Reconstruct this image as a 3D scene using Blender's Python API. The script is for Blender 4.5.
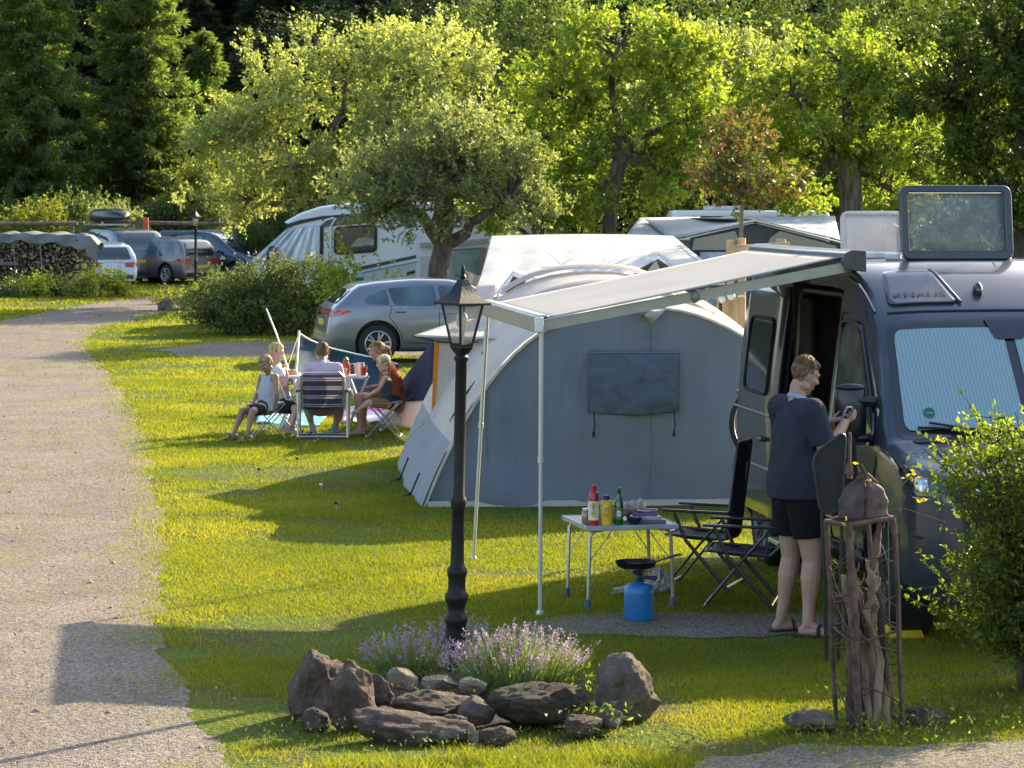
import bpy, bmesh, math, random
import numpy as np
from mathutils import Matrix, Vector, noise as mnoise
R = math.radians
random.seed(7); rng = np.random.default_rng(7)
S = bpy.context.scene; COL = S.collection
for o in list(bpy.data.objects): bpy.data.objects.remove(o)

# ---------------------------------------------------------------- camera, sky, sun, exposure
CAMH = 2.8; F = 2900.0
cam = bpy.data.cameras.new('camera'); cam.sensor_width = 36; cam.lens = 36*F/1024
cam.shift_y = -184/1024; cam.clip_end = 2000; cam.clip_start = .5
camo = bpy.data.objects.new('camera', cam); COL.objects.link(camo)
camo.location = (0, 0, CAMH); camo.rotation_euler = (R(90), 0, 0); S.camera = camo
cam.dof.use_dof = True; cam.dof.focus_distance = 20.5; cam.dof.aperture_fstop = 14
SUN_AZ, SUN_EL = R(39), R(25)          # azimuth from +Y towards +X
W = bpy.data.worlds.new('World'); S.world = W; W.use_nodes = True
nt = W.node_tree; bg = nt.nodes['Background']; sky = nt.nodes.new('ShaderNodeTexSky')
sky.sky_type = 'NISHITA'; sky.sun_disc = False; sky.sun_elevation = SUN_EL; sky.sun_rotation = SUN_AZ
sky.air_density = 1.0; sky.dust_density = 2.2
nt.links.new(sky.outputs[0], bg.inputs[0]); bg.inputs[1].default_value = 0.15
sl = bpy.data.lights.new('sun', 'SUN'); sl.energy = 4.9; sl.angle = R(.5); sl.color = (1, .83, .58)
so = bpy.data.objects.new('sun', sl); COL.objects.link(so)
sd = Vector((math.sin(SUN_AZ)*math.cos(SUN_EL), math.cos(SUN_AZ)*math.cos(SUN_EL), math.sin(SUN_EL)))
so.rotation_euler = sd.to_track_quat('Z', 'Y').to_euler(); so.location = (30, 30, 30)
S.view_settings.view_transform = 'Standard'; S.view_settings.look = 'None'
S.view_settings.gamma = 1; S.view_settings.use_curve_mapping = False
S.view_settings.exposure = 1.5
S.render.engine = 'CYCLES'
S.cycles.max_bounces = 6; S.cycles.transparent_max_bounces = 12; S.cycles.use_denoising = True
S.cycles.sample_clamp_indirect = 6

# ---------------------------------------------------------------- materials
MATS = {}
def new_mat(name):
    m = bpy.data.materials.new(name); m.use_nodes = True; MATS[name] = m
    return m, m.node_tree, m.node_tree.nodes['Principled BSDF']
def N(t, k, **kw):
    n = t.nodes.new(k)
    for a, b in kw.items(): setattr(n, a, b)
    return n
def mat(name, col, rough=.6, metal=0., vary=.12, scale=8., bump=0., bscale=None, coat=0., spec=.5, trans=0., detail=4, col2=None, dirt=None, sub=0., emis=None, stretch=None):
    if name in MATS: return MATS[name]
    m, t, b = new_mat(name); L = t.links.new
    tc = N(t, 'ShaderNodeTexCoord'); src = tc.outputs['Object']
    if stretch:
        mp = N(t, 'ShaderNodeMapping'); mp.inputs['Scale'].default_value = stretch; L(src, mp.inputs[0]); src = mp.outputs[0]
    nz = N(t, 'ShaderNodeTexNoise'); nz.inputs['Scale'].default_value = scale; nz.inputs['Detail'].default_value = detail
    L(src, nz.inputs['Vector'])
    cr = N(t, 'ShaderNodeValToRGB'); e = cr.color_ramp.elements
    c = np.array(col)
    a = np.array(col2) if col2 is not None else c*(1-vary*1.6)
    bb = c if col2 is not None else np.minimum(c*(1+vary), 1)
    e[0].position = .32; e[0].color = (*a, 1); e[1].position = .68; e[1].color = (*bb, 1)
    L(nz.outputs[0], cr.inputs[0]); out = cr.outputs[0]
    if dirt is not None:
        n2 = N(t, 'ShaderNodeTexNoise'); n2.inputs['Scale'].default_value = dirt[1]; n2.inputs['Detail'].default_value = 6
        L(tc.outputs['Object'], n2.inputs['Vector'])
        r2 = N(t, 'ShaderNodeValToRGB'); r2.color_ramp.elements[0].position = dirt[2]; r2.color_ramp.elements[1].position = dirt[2]+.18
        L(n2.outputs[0], r2.inputs[0])
        mx = N(t, 'ShaderNodeMixRGB'); mx.inputs[2].default_value = (*dirt[0], 1)
        L(r2.outputs[0], mx.inputs[0]); L(out, mx.inputs[1]); out = mx.outputs[0]
    L(out, b.inputs['Base Color'])
    b.inputs['Roughness'].default_value = rough; b.inputs['Metallic'].default_value = metal
    b.inputs['Specular IOR Level'].default_value = spec; b.inputs['Coat Weight'].default_value = coat
    b.inputs['Coat Roughness'].default_value = .06
    b.inputs['Transmission Weight'].default_value = trans
    if sub: b.inputs['Subsurface Weight'].default_value = sub; b.inputs['Subsurface Radius'].default_value = (.02, .008, .004); b.inputs['Subsurface Scale'].default_value = .5
    if emis: b.inputs['Emission Color'].default_value = (*emis[0], 1); b.inputs['Emission Strength'].default_value = emis[1]
    if bump:
        n3 = N(t, 'ShaderNodeTexNoise'); n3.inputs['Scale'].default_value = bscale or scale*3; n3.inputs['Detail'].default_value = 6
        L(src, n3.inputs['Vector'])
        bp = N(t, 'ShaderNodeBump'); bp.inputs['Strength'].default_value = 1; bp.inputs['Distance'].default_value = bump
        L(n3.outputs[0], bp.inputs['Height']); L(bp.outputs[0], b.inputs['Normal'])
    return m
def fabric(name, col, trans=.35, rough=.85, vary=.06, wrinkle=.012, wscale=2.5, stretch=None, tcol=None):
    """cloth that lets some light through"""
    if name in MATS: return MATS[name]
    m = mat(name, col, rough, vary=vary, scale=1.7, bump=wrinkle, bscale=wscale, spec=.2, stretch=stretch, detail=5)
    t = m.node_tree; b = t.nodes['Principled BSDF']; o = t.nodes['Material Output']
    tr = N(t, 'ShaderNodeBsdfTranslucent'); tr.inputs[0].default_value = (*(tcol or col), 1)
    mx = N(t, 'ShaderNodeMixShader'); mx.inputs[0].default_value = trans
    t.links.new(b.outputs[0], mx.inputs[1]); t.links.new(tr.outputs[0], mx.inputs[2]); t.links.new(mx.outputs[0], o.inputs[0])
    return m
def leafmat(name, c1, c2, tcol, trans=.5, rough=.5, hue=None, pscale=.6):
    """leaf: diffuse + translucent, varied per leaf and in patches"""
    if name in MATS: return MATS[name]
    m, t, b = new_mat(name); L = t.links.new
    g = N(t, 'ShaderNodeNewGeometry'); tc = N(t, 'ShaderNodeTexCoord')
    nz = N(t, 'ShaderNodeTexNoise'); nz.inputs['Scale'].default_value = pscale; nz.inputs['Detail'].default_value = 3
    L(tc.outputs['Object'], nz.inputs['Vector'])
    ma = N(t, 'ShaderNodeMath', operation='MULTIPLY_ADD'); ma.inputs[1].default_value = .55; L(g.outputs['Random Per Island'], ma.inputs[0])
    m2 = N(t, 'ShaderNodeMath', operation='MULTIPLY_ADD'); m2.inputs[1].default_value = 1.6; m2.inputs[2].default_value = -.55
    L(nz.outputs[0], m2.inputs[0]); L(m2.outputs[0], ma.inputs[2])
    cr = N(t, 'ShaderNodeValToRGB'); e = cr.color_ramp.elements
    e[0].color = (*c1, 1); e[1].color = (*c2, 1); e[0].position = .15; e[1].position = .95
    if hue:
        x = cr.color_ramp.elements.new(.97); x.color = (*hue, 1); e[1].position = .9
    L(ma.outputs[0], cr.inputs[0]); L(cr.outputs[0], b.inputs['Base Color'])
    b.inputs['Roughness'].default_value = rough; b.inputs['Specular IOR Level'].default_value = .35
    tr = N(t, 'ShaderNodeBsdfTranslucent')
    mm = N(t, 'ShaderNodeMixRGB', blend_type='MULTIPLY'); mm.inputs[0].default_value = 1; mm.inputs[2].default_value = (*tcol, 1)
    L(cr.outputs[0], mm.inputs[1]); L(mm.outputs[0], tr.inputs[0])
    mx = N(t, 'ShaderNodeMixShader'); mx.inputs[0].default_value = trans
    L(b.outputs[0], mx.inputs[1]); L(tr.outputs[0], mx.inputs[2]); L(mx.outputs[0], t.nodes['Material Output'].inputs[0])
    return m
def clearmat(name, tint, mixv, rough=.08):
    """thin clear sheet: partly see-through"""
    if name in MATS: return MATS[name]
    m, t, b = new_mat(name); L = t.links.new
    b.inputs['Base Color'].default_value = (*tint, 1); b.inputs['Roughness'].default_value = rough
    tr = N(t, 'ShaderNodeBsdfTransparent'); tr.inputs[0].default_value = (*[min(1, .6+x*.4) for x in tint], 1)
    tc = N(t, 'ShaderNodeTexCoord'); nz = N(t, 'ShaderNodeTexNoise'); nz.inputs['Scale'].default_value = 9
    L(tc.outputs['Object'], nz.inputs['Vector'])
    ma = N(t, 'ShaderNodeMath', operation='MULTIPLY_ADD'); ma.inputs[1].default_value = .25; ma.inputs[2].default_value = mixv-.12
    L(nz.outputs[0], ma.inputs[0])
    mx = N(t, 'ShaderNodeMixShader'); L(ma.outputs[0], mx.inputs[0])
    L(tr.outputs[0], mx.inputs[1]); L(b.outputs[0], mx.inputs[2]); L(mx.outputs[0], t.nodes['Material Output'].inputs[0])
    return m

# ---------------------------------------------------------------- mesh helpers
def P(px, py, Y): return Vector(((px-512)*Y/F, Y, CAMH-(py-200)*Y/F))
def G(px, py):
    Y = F*CAMH/(py-200); return Vector(((px-512)*Y/F, Y, 0))
def tag(o, label=None, cat=None, group=None, kind=None):
    if label: o['label'] = label
    if cat: o['category'] = cat
    if group: o['group'] = group
    if kind: o['kind'] = kind
    return o
def thing(name, label, cat, loc=(0, 0, 0), rz=0., group=None):
    o = bpy.data.objects.new(name, None); COL.objects.link(o); o.empty_display_size = .1
    o.location = loc; o.rotation_euler = (0, 0, rz)
    return tag(o, label, cat, group)
def rootmat(o):
    while o.parent: o = o.parent
    return Matrix.Translation(o.location) @ o.rotation_euler.to_matrix().to_4x4() @ Matrix.Diagonal((*o.scale, 1))
def link(name, me, parent=None):
    o = bpy.data.objects.new(name, me); COL.objects.link(o)
    if parent is not None: o.parent = parent
    return o
def dup(root, loc=None, rz=None, label=None, group=None, scale=None):
    r = root.copy(); COL.objects.link(r)
    if loc is not None: r.location = loc
    if rz is not None: r.rotation_euler = (0, 0, rz)
    if scale: r.scale = (scale,)*3 if not hasattr(scale, '__len__') else scale
    if label: r['label'] = label
    if group: r['group'] = group
    for ch in list(root.children):
        c = ch.copy(); COL.objects.link(c); c.parent = r
        for g in list(ch.children):
            d = g.copy(); COL.objects.link(d); d.parent = c
    return r
class MB:
    def __init__(s, M=None): s.v = []; s.f = []; s.mi = []; s.M = M or Matrix.Identity(4); s.m = 0
    def add(s, vs, fs):
        b = len(s.v); M = s.M
        s.v += [M @ Vector(p) for p in vs]; s.f += [tuple(b+i for i in f) for f in fs]; s.mi += [s.m]*len(fs)
        return s
    def box(s, c, d, rot=None):
        x, y, z = [q/2 for q in d]
        vs = [Vector(p) for p in ((-x,-y,-z),(x,-y,-z),(x,y,-z),(-x,y,-z),(-x,-y,z),(x,-y,z),(x,y,z),(-x,y,z))]
        if rot is not None:
            from mathutils import Euler
            rm = rot if isinstance(rot, Matrix) else Euler(rot).to_matrix(); vs = [rm @ p for p in vs]
        c = Vector(c); return s.add([p+c for p in vs], [(0,3,2,1),(4,5,6,7),(0,1,5,4),(1,2,6,5),(2,3,7,6),(3,0,4,7)])
    def tube(s, pts, r, seg=8, cap=True, flat=1.):
        pts = [Vector(p) for p in pts]; n = len(pts)
        rr = r if hasattr(r, '__len__') else [r]*n
        vs = []; up = None
        for i, p in enumerate(pts):
            d = (pts[min(i+1, n-1)]-pts[max(i-1, 0)])
            if d.length < 1e-9: d = Vector((0, 0, 1))
            d.normalize()
            if up is None: up = Vector((0, 0, 1)) if abs(d.z) < .9 else Vector((0, 1, 0))
            a = d.cross(up)
            if a.length < 1e-6: a = d.orthogonal()
            a.normalize(); b = a.cross(d).normalized(); up = b
            for k in range(seg):
                t = 2*math.pi*k/seg; vs.append(p+(a*math.cos(t)+b*math.sin(t)*flat)*rr[i])
        fs = [(i*seg+k, i*seg+(k+1) % seg, (i+1)*seg+(k+1) % seg, (i+1)*seg+k) for i in range(n-1) for k in range(seg)]
        if cap: fs += [tuple(range(seg))[::-1], tuple((n-1)*seg+k for k in range(seg))]
        return s.add(vs, fs)
    def lathe(s, prof, c=(0, 0, 0), seg=16, sq=None, cap=True):
        c = Vector(c); vs = []; n = len(prof)
        for r, z in prof:
            for k in range(seg):
                t = 2*math.pi*(k+.5)/seg; vs.append(c+Vector((r*math.cos(t), r*math.sin(t), z)))
        fs = [(i*seg+k, i*seg+(k+1) % seg, (i+1)*seg+(k+1) % seg, (i+1)*seg+k) for i in range(n-1) for k in range(seg)]
        if cap: fs += [tuple(range(seg))[::-1], tuple((n-1)*seg+k for k in range(seg))]
        return s.add(vs, fs)
    def ell(s, c, r, seg=12, rings=8, rot=None):
        c = Vector(c); vs = []
        r = r if hasattr(r, '__len__') else (r, r, r)
        for i in range(rings+1):
            ph = math.pi*i/rings
            for k in range(seg):
                t = 2*math.pi*k/seg
                p = Vector((r[0]*math.sin(ph)*math.cos(t), r[1]*math.sin(ph)*math.sin(t), -r[2]*math.cos(ph)))
                if rot is not None: p = rot @ p
                vs.append(c+p)
        fs = []
        for i in range(rings):
            for k in range(seg):
                q = (i*seg+k, i*seg+(k+1) % seg, (i+1)*seg+(k+1) % seg, (i+1)*seg+k)
                if i == 0: q = (q[0], q[2], q[3])
                elif i == rings-1: q = (q[0], q[1], q[2])
                fs.append(q)
        return s.add(vs, fs)
    def cap2(s, a, b, ra, rb, seg=12):            # closed tapered capsule
        a = Vector(a); b = Vector(b); s.tube([a, b], [ra, rb], seg); s.ell(a, ra, seg, 8); s.ell(b, rb, seg, 8); return s
    def grid(s, fn, nu, nv, closeu=False):
        vs = [fn(i/nu, j/nv) for j in range(nv+1) for i in range(nu+1)]
        fs = [(j*(nu+1)+i, j*(nu+1)+i+1, (j+1)*(nu+1)+i+1, (j+1)*(nu+1)+i) for j in range(nv) for i in range(nu)]
        return s.add(vs, fs)
    def prism(s, poly, off):                       # polygon (3d points) extruded by off
        n = len(poly); off = Vector(off); a = [Vector(p) for p in poly]
        return s.add(a+[p+off for p in a], [tuple(range(n))[::-1], tuple(range(n, 2*n))]+[(i, (i+1) % n, n+(i+1) % n, n+i) for i in range(n)])
    def build(s, name, m, parent=None, world=False, smooth=True, bevel=0., solid=0., sub=0, ang=40, keep=None):
        vs = s.v
        if parent is not None and world:
            inv = rootmat(parent).inverted(); vs = [inv @ p for p in vs]
        loc = None
        if parent is None:
            a = np.array(vs); loc = Vector(((a[:, 0].min()+a[:, 0].max())/2, (a[:, 1].min()+a[:, 1].max())/2, a[:, 2].min()))
            vs = [p-loc for p in vs]
        me = bpy.data.meshes.new(name); me.from_pydata(vs, [], s.f)
        for x in (m if isinstance(m, (list, tuple)) else [m]): me.materials.append(x)
        if isinstance(m, (list, tuple)): me.polygons.foreach_set('material_index', s.mi)
        bm = bmesh.new(); bm.from_mesh(me); bmesh.ops.remove_doubles(bm, verts=bm.verts, dist=1e-5)
        bmesh.ops.recalc_face_normals(bm, faces=bm.faces); bm.to_mesh(me); bm.free()
        if smooth:
            me.polygons.foreach_set('use_smooth', [True]*len(me.polygons)); me.set_sharp_from_angle(angle=R(ang))
        o = link(name, me, parent)
        if loc is not None: o.location = loc
        if solid: md = o.modifiers.new('solid', 'SOLIDIFY'); md.thickness = solid; md.offset = 0
        if sub: md = o.modifiers.new('sub', 'SUBSURF'); md.levels = sub; md.render_levels = sub
        if bevel:
            md = o.modifiers.new('bev', 'BEVEL'); md.width = bevel; md.segments = 2; md.limit_method = 'ANGLE'; md.angle_limit = R(35)
        return o
def np_mesh(name, verts, faces_n, m, parent=None, loc=None, mi=None, smooth=False):
    """verts (n,3) numpy; faces (k,nv) index array"""
    me = bpy.data.meshes.new(name); nf, k = faces_n.shape
    me.vertices.add(len(verts)); me.vertices.foreach_set('co', np.ascontiguousarray(verts, dtype=np.float32).ravel())
    me.loops.add(nf*k); me.loops.foreach_set('vertex_index', faces_n.astype(np.int32).ravel())
    me.polygons.add(nf); me.polygons.foreach_set('loop_start', np.arange(0, nf*k, k, dtype=np.int32)); me.polygons.foreach_set('loop_total', np.full(nf, k, dtype=np.int32))
    for x in (m if isinstance(m, (list, tuple)) else [m]): me.materials.append(x)
    if mi is not None: me.polygons.foreach_set('material_index', mi.astype(np.int32))
    me.update(calc_edges=True)
    o = link(name, me, parent)
    if loc is not None: o.location = loc
    return o
def nz3(p, sc=1., oct=3): return mnoise.fractal(Vector(p)*sc, 1., 2., oct)
def unit(a): return a/np.maximum(np.linalg.norm(a, axis=-1, keepdims=True), 1e-9)
def leaves(centers, dirs, size, width=.5, cup=0., r=rng):
    """diamond leaves: centers (n,3), dirs (n,3) leaf axis, size (n,)"""
    n = len(centers); d = unit(dirs); rd = unit(r.normal(size=(n, 3)))
    side = unit(np.cross(d, rd)); nor = np.cross(side, d)
    L = size[:, None]; Wd = L*width*.5
    a = centers; b = centers+d*L*.45+side*Wd-nor*L*cup; c = centers+d*L; e = centers+d*L*.45-side*Wd-nor*L*cup
    v = np.stack([a, b, c, e], 1).reshape(-1, 3); f = np.arange(4*n).reshape(n, 4)
    return v, f
# ---------------------------------------------------------------- ground, road, grass
def inpoly(x, y, poly):
    x = np.asarray(x, float); y = np.asarray(y, float); ins = np.zeros(x.shape, bool); n = len(poly)
    for i in range(n):
        x1, y1 = poly[i]; x2, y2 = poly[(i+1) % n]
        if y1 == y2: continue
        c = ((y1 > y) != (y2 > y)) & (x < (x2-x1)*(y-y1)/(y2-y1)+x1); ins ^= c
    return ins
def vnoise(x, y, sc, seed=0):
    """smooth value noise, numpy"""
    x = np.asarray(x)*sc; y = np.asarray(y)*sc; xi = np.floor(x).astype(int); yi = np.floor(y).astype(int)
    fx = x-xi; fy = y-yi; fx = fx*fx*(3-2*fx); fy = fy*fy*(3-2*fy)
    def h(a, b):
        q = (a*374761393+b*668265263+seed*982451653) & 0x7fffffff; q = ((q ^ (q >> 13))*1274126177) & 0x7fffffff
        return (q & 0xffff)/65535.
    return (h(xi, yi)*(1-fx)+h(xi+1, yi)*fx)*(1-fy)+(h(xi, yi+1)*(1-fx)+h(xi+1, yi+1)*fx)*fy
def g2(px, py): v = G(px, py); return (v.x, v.y)
right_edge = [(-1.0, 11.5), g2(222, 768), g2(190, 700), g2(166, 640), g2(158, 560), g2(160, 500), g2(146, 440), g2(128, 400), g2(108, 375), g2(88, 350), g2(86, 338), g2(102, 327), g2(135, 319), g2(165, 313), g2(215, 306), (-3, 82)]
left_edge = [(-3, 92), g2(190, 291), g2(130, 299), g2(60, 308), g2(0, 323), (-13.5, 60), (-12, 40), (-10, 25), (-9, 11.5)]
def chaikin(L, n=3):
    for _ in range(n):
        o = [L[0]]
        for a, b in zip(L[:-1], L[1:]): o += [(a[0]*.75+b[0]*.25, a[1]*.75+b[1]*.25), (a[0]*.25+b[0]*.75, a[1]*.25+b[1]*.75)]
        L = o+[L[-1]]
    return L
right_edge = chaikin(right_edge); left_edge = chaikin(left_edge)
ROAD = right_edge+left_edge
PATH = [g2(150, 350), g2(215, 342), g2(400, 340), (3, 58), (3, 52.5), g2(400, 356), g2(250, 359), g2(180, 358)]
PATCH = [g2(505, 631), g2(560, 617), g2(640, 612), g2(760, 614), g2(880, 612), g2(905, 622), g2(840, 632), g2(700, 638), g2(600, 636), g2(540, 640)]
CORNER = [g2(660, 790), g2(700, 757), g2(800, 748), g2(900, 745), g2(1060, 735), (4, 12), (.5, 12)]
def ragged(poly, step, amp, seed, axis=False):
    out = []; n = len(poly)
    for i in range(n):
        a = np.array(poly[i]); b = np.array(poly[(i+1) % n]); L = np.linalg.norm(b-a); k = max(1, int(L/step))
        for j in range(k):
            p = a+(b-a)*j/k; d = (vnoise(p[0]+7, p[1]+3, 2.1, seed)-.5)*amp*2+(vnoise(p[0], p[1], 7, seed+1)-.5)*amp
            nrm = np.array([-(b-a)[1], (b-a)[0]])/max(L, 1e-6)
            if axis: nrm = np.array([1., 0.]) if abs((b-a)[1]) > .35*abs((b-a)[0]) else np.array([0., 1.])
            q = p+nrm*d; out.append((q[0], q[1]))
    return out
ROADR = ragged(ROAD, .1, .085, 1, True); PATHR = ragged(PATH, .25, .3, 3); PATCHR = ragged(PATCH, .06, .09, 5); CORNERR = ragged(CORNER, .06, .1, 8)
def sheet(name, poly, z, m):
    bm = bmesh.new(); vs = [bm.verts.new((x, y, z)) for x, y in poly]; bm.faces.new(vs)
    bmesh.ops.triangulate(bm, faces=bm.faces); bmesh.ops.recalc_face_normals(bm, faces=bm.faces)
    me = bpy.data.meshes.new(name); bm.to_mesh(me); bm.free(); me.materials.append(m)
    return tag(link(name, me), kind='structure')
# ground material
m, t, b = new_mat('ground'); L = t.links.new
tc = N(t, 'ShaderNodeTexCoord')
n1 = N(t, 'ShaderNodeTexNoise'); n1.inputs['Scale'].default_value = 1.1; n1.inputs['Detail'].default_value = 8; n1.inputs['Roughness'].default_value = .65
n2 = N(t, 'ShaderNodeTexNoise'); n2.inputs['Scale'].default_value = 26; n2.inputs['Detail'].default_value = 6
for q in (n1, n2): L(tc.outputs['Object'], q.inputs['Vector'])
r1 = N(t, 'ShaderNodeValToRGB'); e = r1.color_ramp.elements
e[0].position = .34; e[0].color = (.12, .09, .05, 1); e[1].position = .5; e[1].color = (.095, .13, .018, 1)
x = e.new(.7); x.color = (.12, .16, .02, 1)
L(n1.outputs[0], r1.inputs[0])
r2 = N(t, 'ShaderNodeValToRGB'); r2.color_ramp.elements[0].color = (.55, .55, .55, 1); r2.color_ramp.elements[1].color = (1.25, 1.25, 1.2, 1)
L(n2.outputs[0], r2.inputs[0])
mx = N(t, 'ShaderNodeMixRGB', blend_type='MULTIPLY'); mx.inputs[0].default_value = 1
L(r1.outputs[0], mx.inputs[1]); L(r2.outputs[0], mx.inputs[2]); L(mx.outputs[0], b.inputs['Base Color'])
b.inputs['Roughness'].default_value = 1; b.inputs['Specular IOR Level'].default_value = .1
bp = N(t, 'ShaderNodeBump'); bp.inputs['Distance'].default_value = .05; L(n2.outputs[0], bp.inputs['Height']); L(bp.outputs[0], b.inputs['Normal'])
def gravel(name, a, c, patch=None):
    m, t, b = new_mat(name); L = t.links.new; tc = N(t, 'ShaderNodeTexCoord')
    vo = N(t, 'ShaderNodeTexVoronoi'); vo.inputs['Scale'].default_value = 85; L(tc.outputs['Object'], vo.inputs['Vector'])
    vb = N(t, 'ShaderNodeTexVoronoi'); vb.inputs['Scale'].default_value = 30; vb.inputs['Randomness'].default_value = 1; L(tc.outputs['Object'], vb.inputs['Vector'])
    nn = N(t, 'ShaderNodeTexNoise'); nn.inputs['Scale'].default_value = .9; nn.inputs['Detail'].default_value = 9; nn.inputs['Roughness'].default_value = .7; L(tc.outputs['Object'], nn.inputs['Vector'])
    bw = N(t, 'ShaderNodeSeparateColor'); L(vo.outputs['Color'], bw.inputs[0])
    cr = N(t, 'ShaderNodeValToRGB'); e = cr.color_ramp.elements
    e[0].color = (*[q*.42 for q in a], 1); e[1].color = (*c, 1); x = e.new(.35); x.color = (*a, 1); L(bw.outputs[0], cr.inputs[0])
    r2 = N(t, 'ShaderNodeValToRGB'); e = r2.color_ramp.elements; e[0].position = .33; e[0].color = (.74, .74, .72, 1); e[1].position = .66; e[1].color = (1.14, 1.12, 1.08, 1)
    L(nn.outputs[0], r2.inputs[0])
    mx = N(t, 'ShaderNodeMixRGB', blend_type='MULTIPLY'); mx.inputs[0].default_value = 1; L(cr.outputs[0], mx.inputs[1]); L(r2.outputs[0], mx.inputs[2])
    # thin moss / fine grass film in patches
    mp = N(t, 'ShaderNodeMapping'); mp.inputs['Scale'].default_value = (1.0, .32, 1); mp.inputs['Location'].default_value = (3.3, 1.2, 0); L(tc.outputs['Object'], mp.inputs[0])
    n4 = N(t, 'ShaderNodeTexNoise'); n4.inputs['Scale'].default_value = .8; n4.inputs['Detail'].default_value = 9; n4.inputs['Roughness'].default_value = .75; L(mp.outputs[0], n4.inputs['Vector'])
    r4 = N(t, 'ShaderNodeValToRGB'); e = r4.color_ramp.elements; e[0].position = .53; e[0].color = (0, 0, 0, 1); e[1].position = .72; e[1].color = (.62, .62, .62, 1)
    L(n4.outputs[0], r4.inputs[0])
    m3 = N(t, 'ShaderNodeMixRGB'); m3.inputs[2].default_value = (.17, .17, .055, 1); L(r4.outputs[0], m3.inputs[0]); L(mx.outputs[0], m3.inputs[1])
    # worn wheel tracks with loose stones between
    L(m3.outputs[0], b.inputs['Base Color']); b.inputs['Roughness'].default_value = .95; b.inputs['Specular IOR Level'].default_value = .15
    ad = N(t, 'ShaderNodeMath', operation='ADD'); L(vo.outputs['Distance'], ad.inputs[0]); L(vb.outputs['Distance'], ad.inputs[1])
    bp = N(t, 'ShaderNodeBump'); bp.inputs['Distance'].default_value = .012; bp.invert = True; L(ad.outputs[0], bp.inputs['Height']); L(bp.outputs[0], b.inputs['Normal'])
    return m
gm = gravel('gravel_mat', (.185, .155, .135), (.36, .315, .275))
gm2 = gravel('gravel_dark', (.17, .15, .12), (.34, .30, .25))
bm = bmesh.new()
vs = [bm.verts.new(p) for p in ((-600, -60, 0), (600, -60, 0), (600, 1200, 0), (-600, 1200, 0))]; bm.faces.new(vs)
me = bpy.data.meshes.new('ground'); bm.to_mesh(me); bm.free(); me.materials.append(MATS['ground']); tag(link('ground', me), kind='structure')
sheet('gravel_road', ROADR, .004, gm); sheet('side_path', PATHR, .0045, gm2)
sheet('bare_gravel_patch', PATCHR, .005, gm2); sheet('gravel_verge', CORNERR, .0048, gm2)

gmat = leafmat('grass_blade', (.085, .128, .010), (.225, .245, .022), (1.75, 1.6, .5), trans=.55, rough=.6, pscale=.5, hue=(.28, .26, .08))
def grass_field():
    V = []; Fc = []; base = 0
    bands = [(12.2, 18, 7500, .038, .0028), (18, 24, 5200, .038, .0034), (24, 33, 3200, .042, .0048), (33, 46, 1600, .05, .007), (46, 66, 520, .055, .012), (66, 100, 90, .08, .03)]
    for y0, y1, dens, h, w in bands:
        xm = .1766*y1+2.2; area = (y1-y0)*2*xm; n = int(area*dens)
        x = rng.uniform(-xm, xm, n); y = rng.uniform(y0, y1, n)
        keep = np.abs(x) < .1766*y+2.2
        e1 = (rng.random(n)-.5)*.5
        ind = np.zeros(n, bool)
        for pl, am in ((ROAD, .95), (PATH, .9), (PATCH, .85), (CORNER, .6)):
            jx = x+rng.normal(size=n)*am*.22; jy = y+rng.normal(size=n)*am*.3
            ind |= inpoly(jx, jy, pl)
        # thin, worn places
        wear = vnoise(x, y, .7, 11)*.6+vnoise(x, y, 2.3, 12)*.4
        thin = np.clip((wear-.33)*5.5, .10, 1)
        keep &= (~ind | (rng.random(n) < .03+.25*np.clip(vnoise(x, y, .35, 77)-.62, 0, 1))) & (rng.random(n) < thin)
        x = x[keep]; y = y[keep]; n = len(x)
        tuft = .45+1.1*vnoise(x, y, 3.1, 21)*vnoise(x, y, .9, 22)*1.6
        hh = h*(.5+rng.random(n)*.6)*(.5+.5*tuft); 
        # longer unmown grass at the front verge and around the stones
        rag = np.clip((14.9-y+.5*vnoise(x, y, 1.5, 31))*1.2, 0, 1)
        hh *= .8+rag*1.1*(vnoise(x, y, 4, 5) > .45)
        az = rng.uniform(0, 2*np.pi, n); ln = hh*(.3+rng.random(n)*.9)
        dx = np.cos(az)*ln; dy = np.sin(az)*ln
        pa = rng.uniform(0, np.pi, n); wx = np.cos(pa)*w; wy = np.sin(pa)*w
        a = np.stack([x-wx, y-wy, np.zeros(n)], 1); b_ = np.stack([x+wx, y+wy, np.zeros(n)], 1); c = np.stack([x+dx, y+dy, hh], 1)
        V.append(np.stack([a, b_, c], 1).reshape(-1, 3)); Fc.append(np.arange(3*n).reshape(n, 3)+base); base += 3*n
    o = np_mesh('lawn_grass', np.concatenate(V), np.concatenate(Fc), gmat)
    tag(o, 'sunlit short green lawn grass covering the pitches', 'grass', kind='stuff'); print('blades', base//3)
grass_field()
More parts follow.
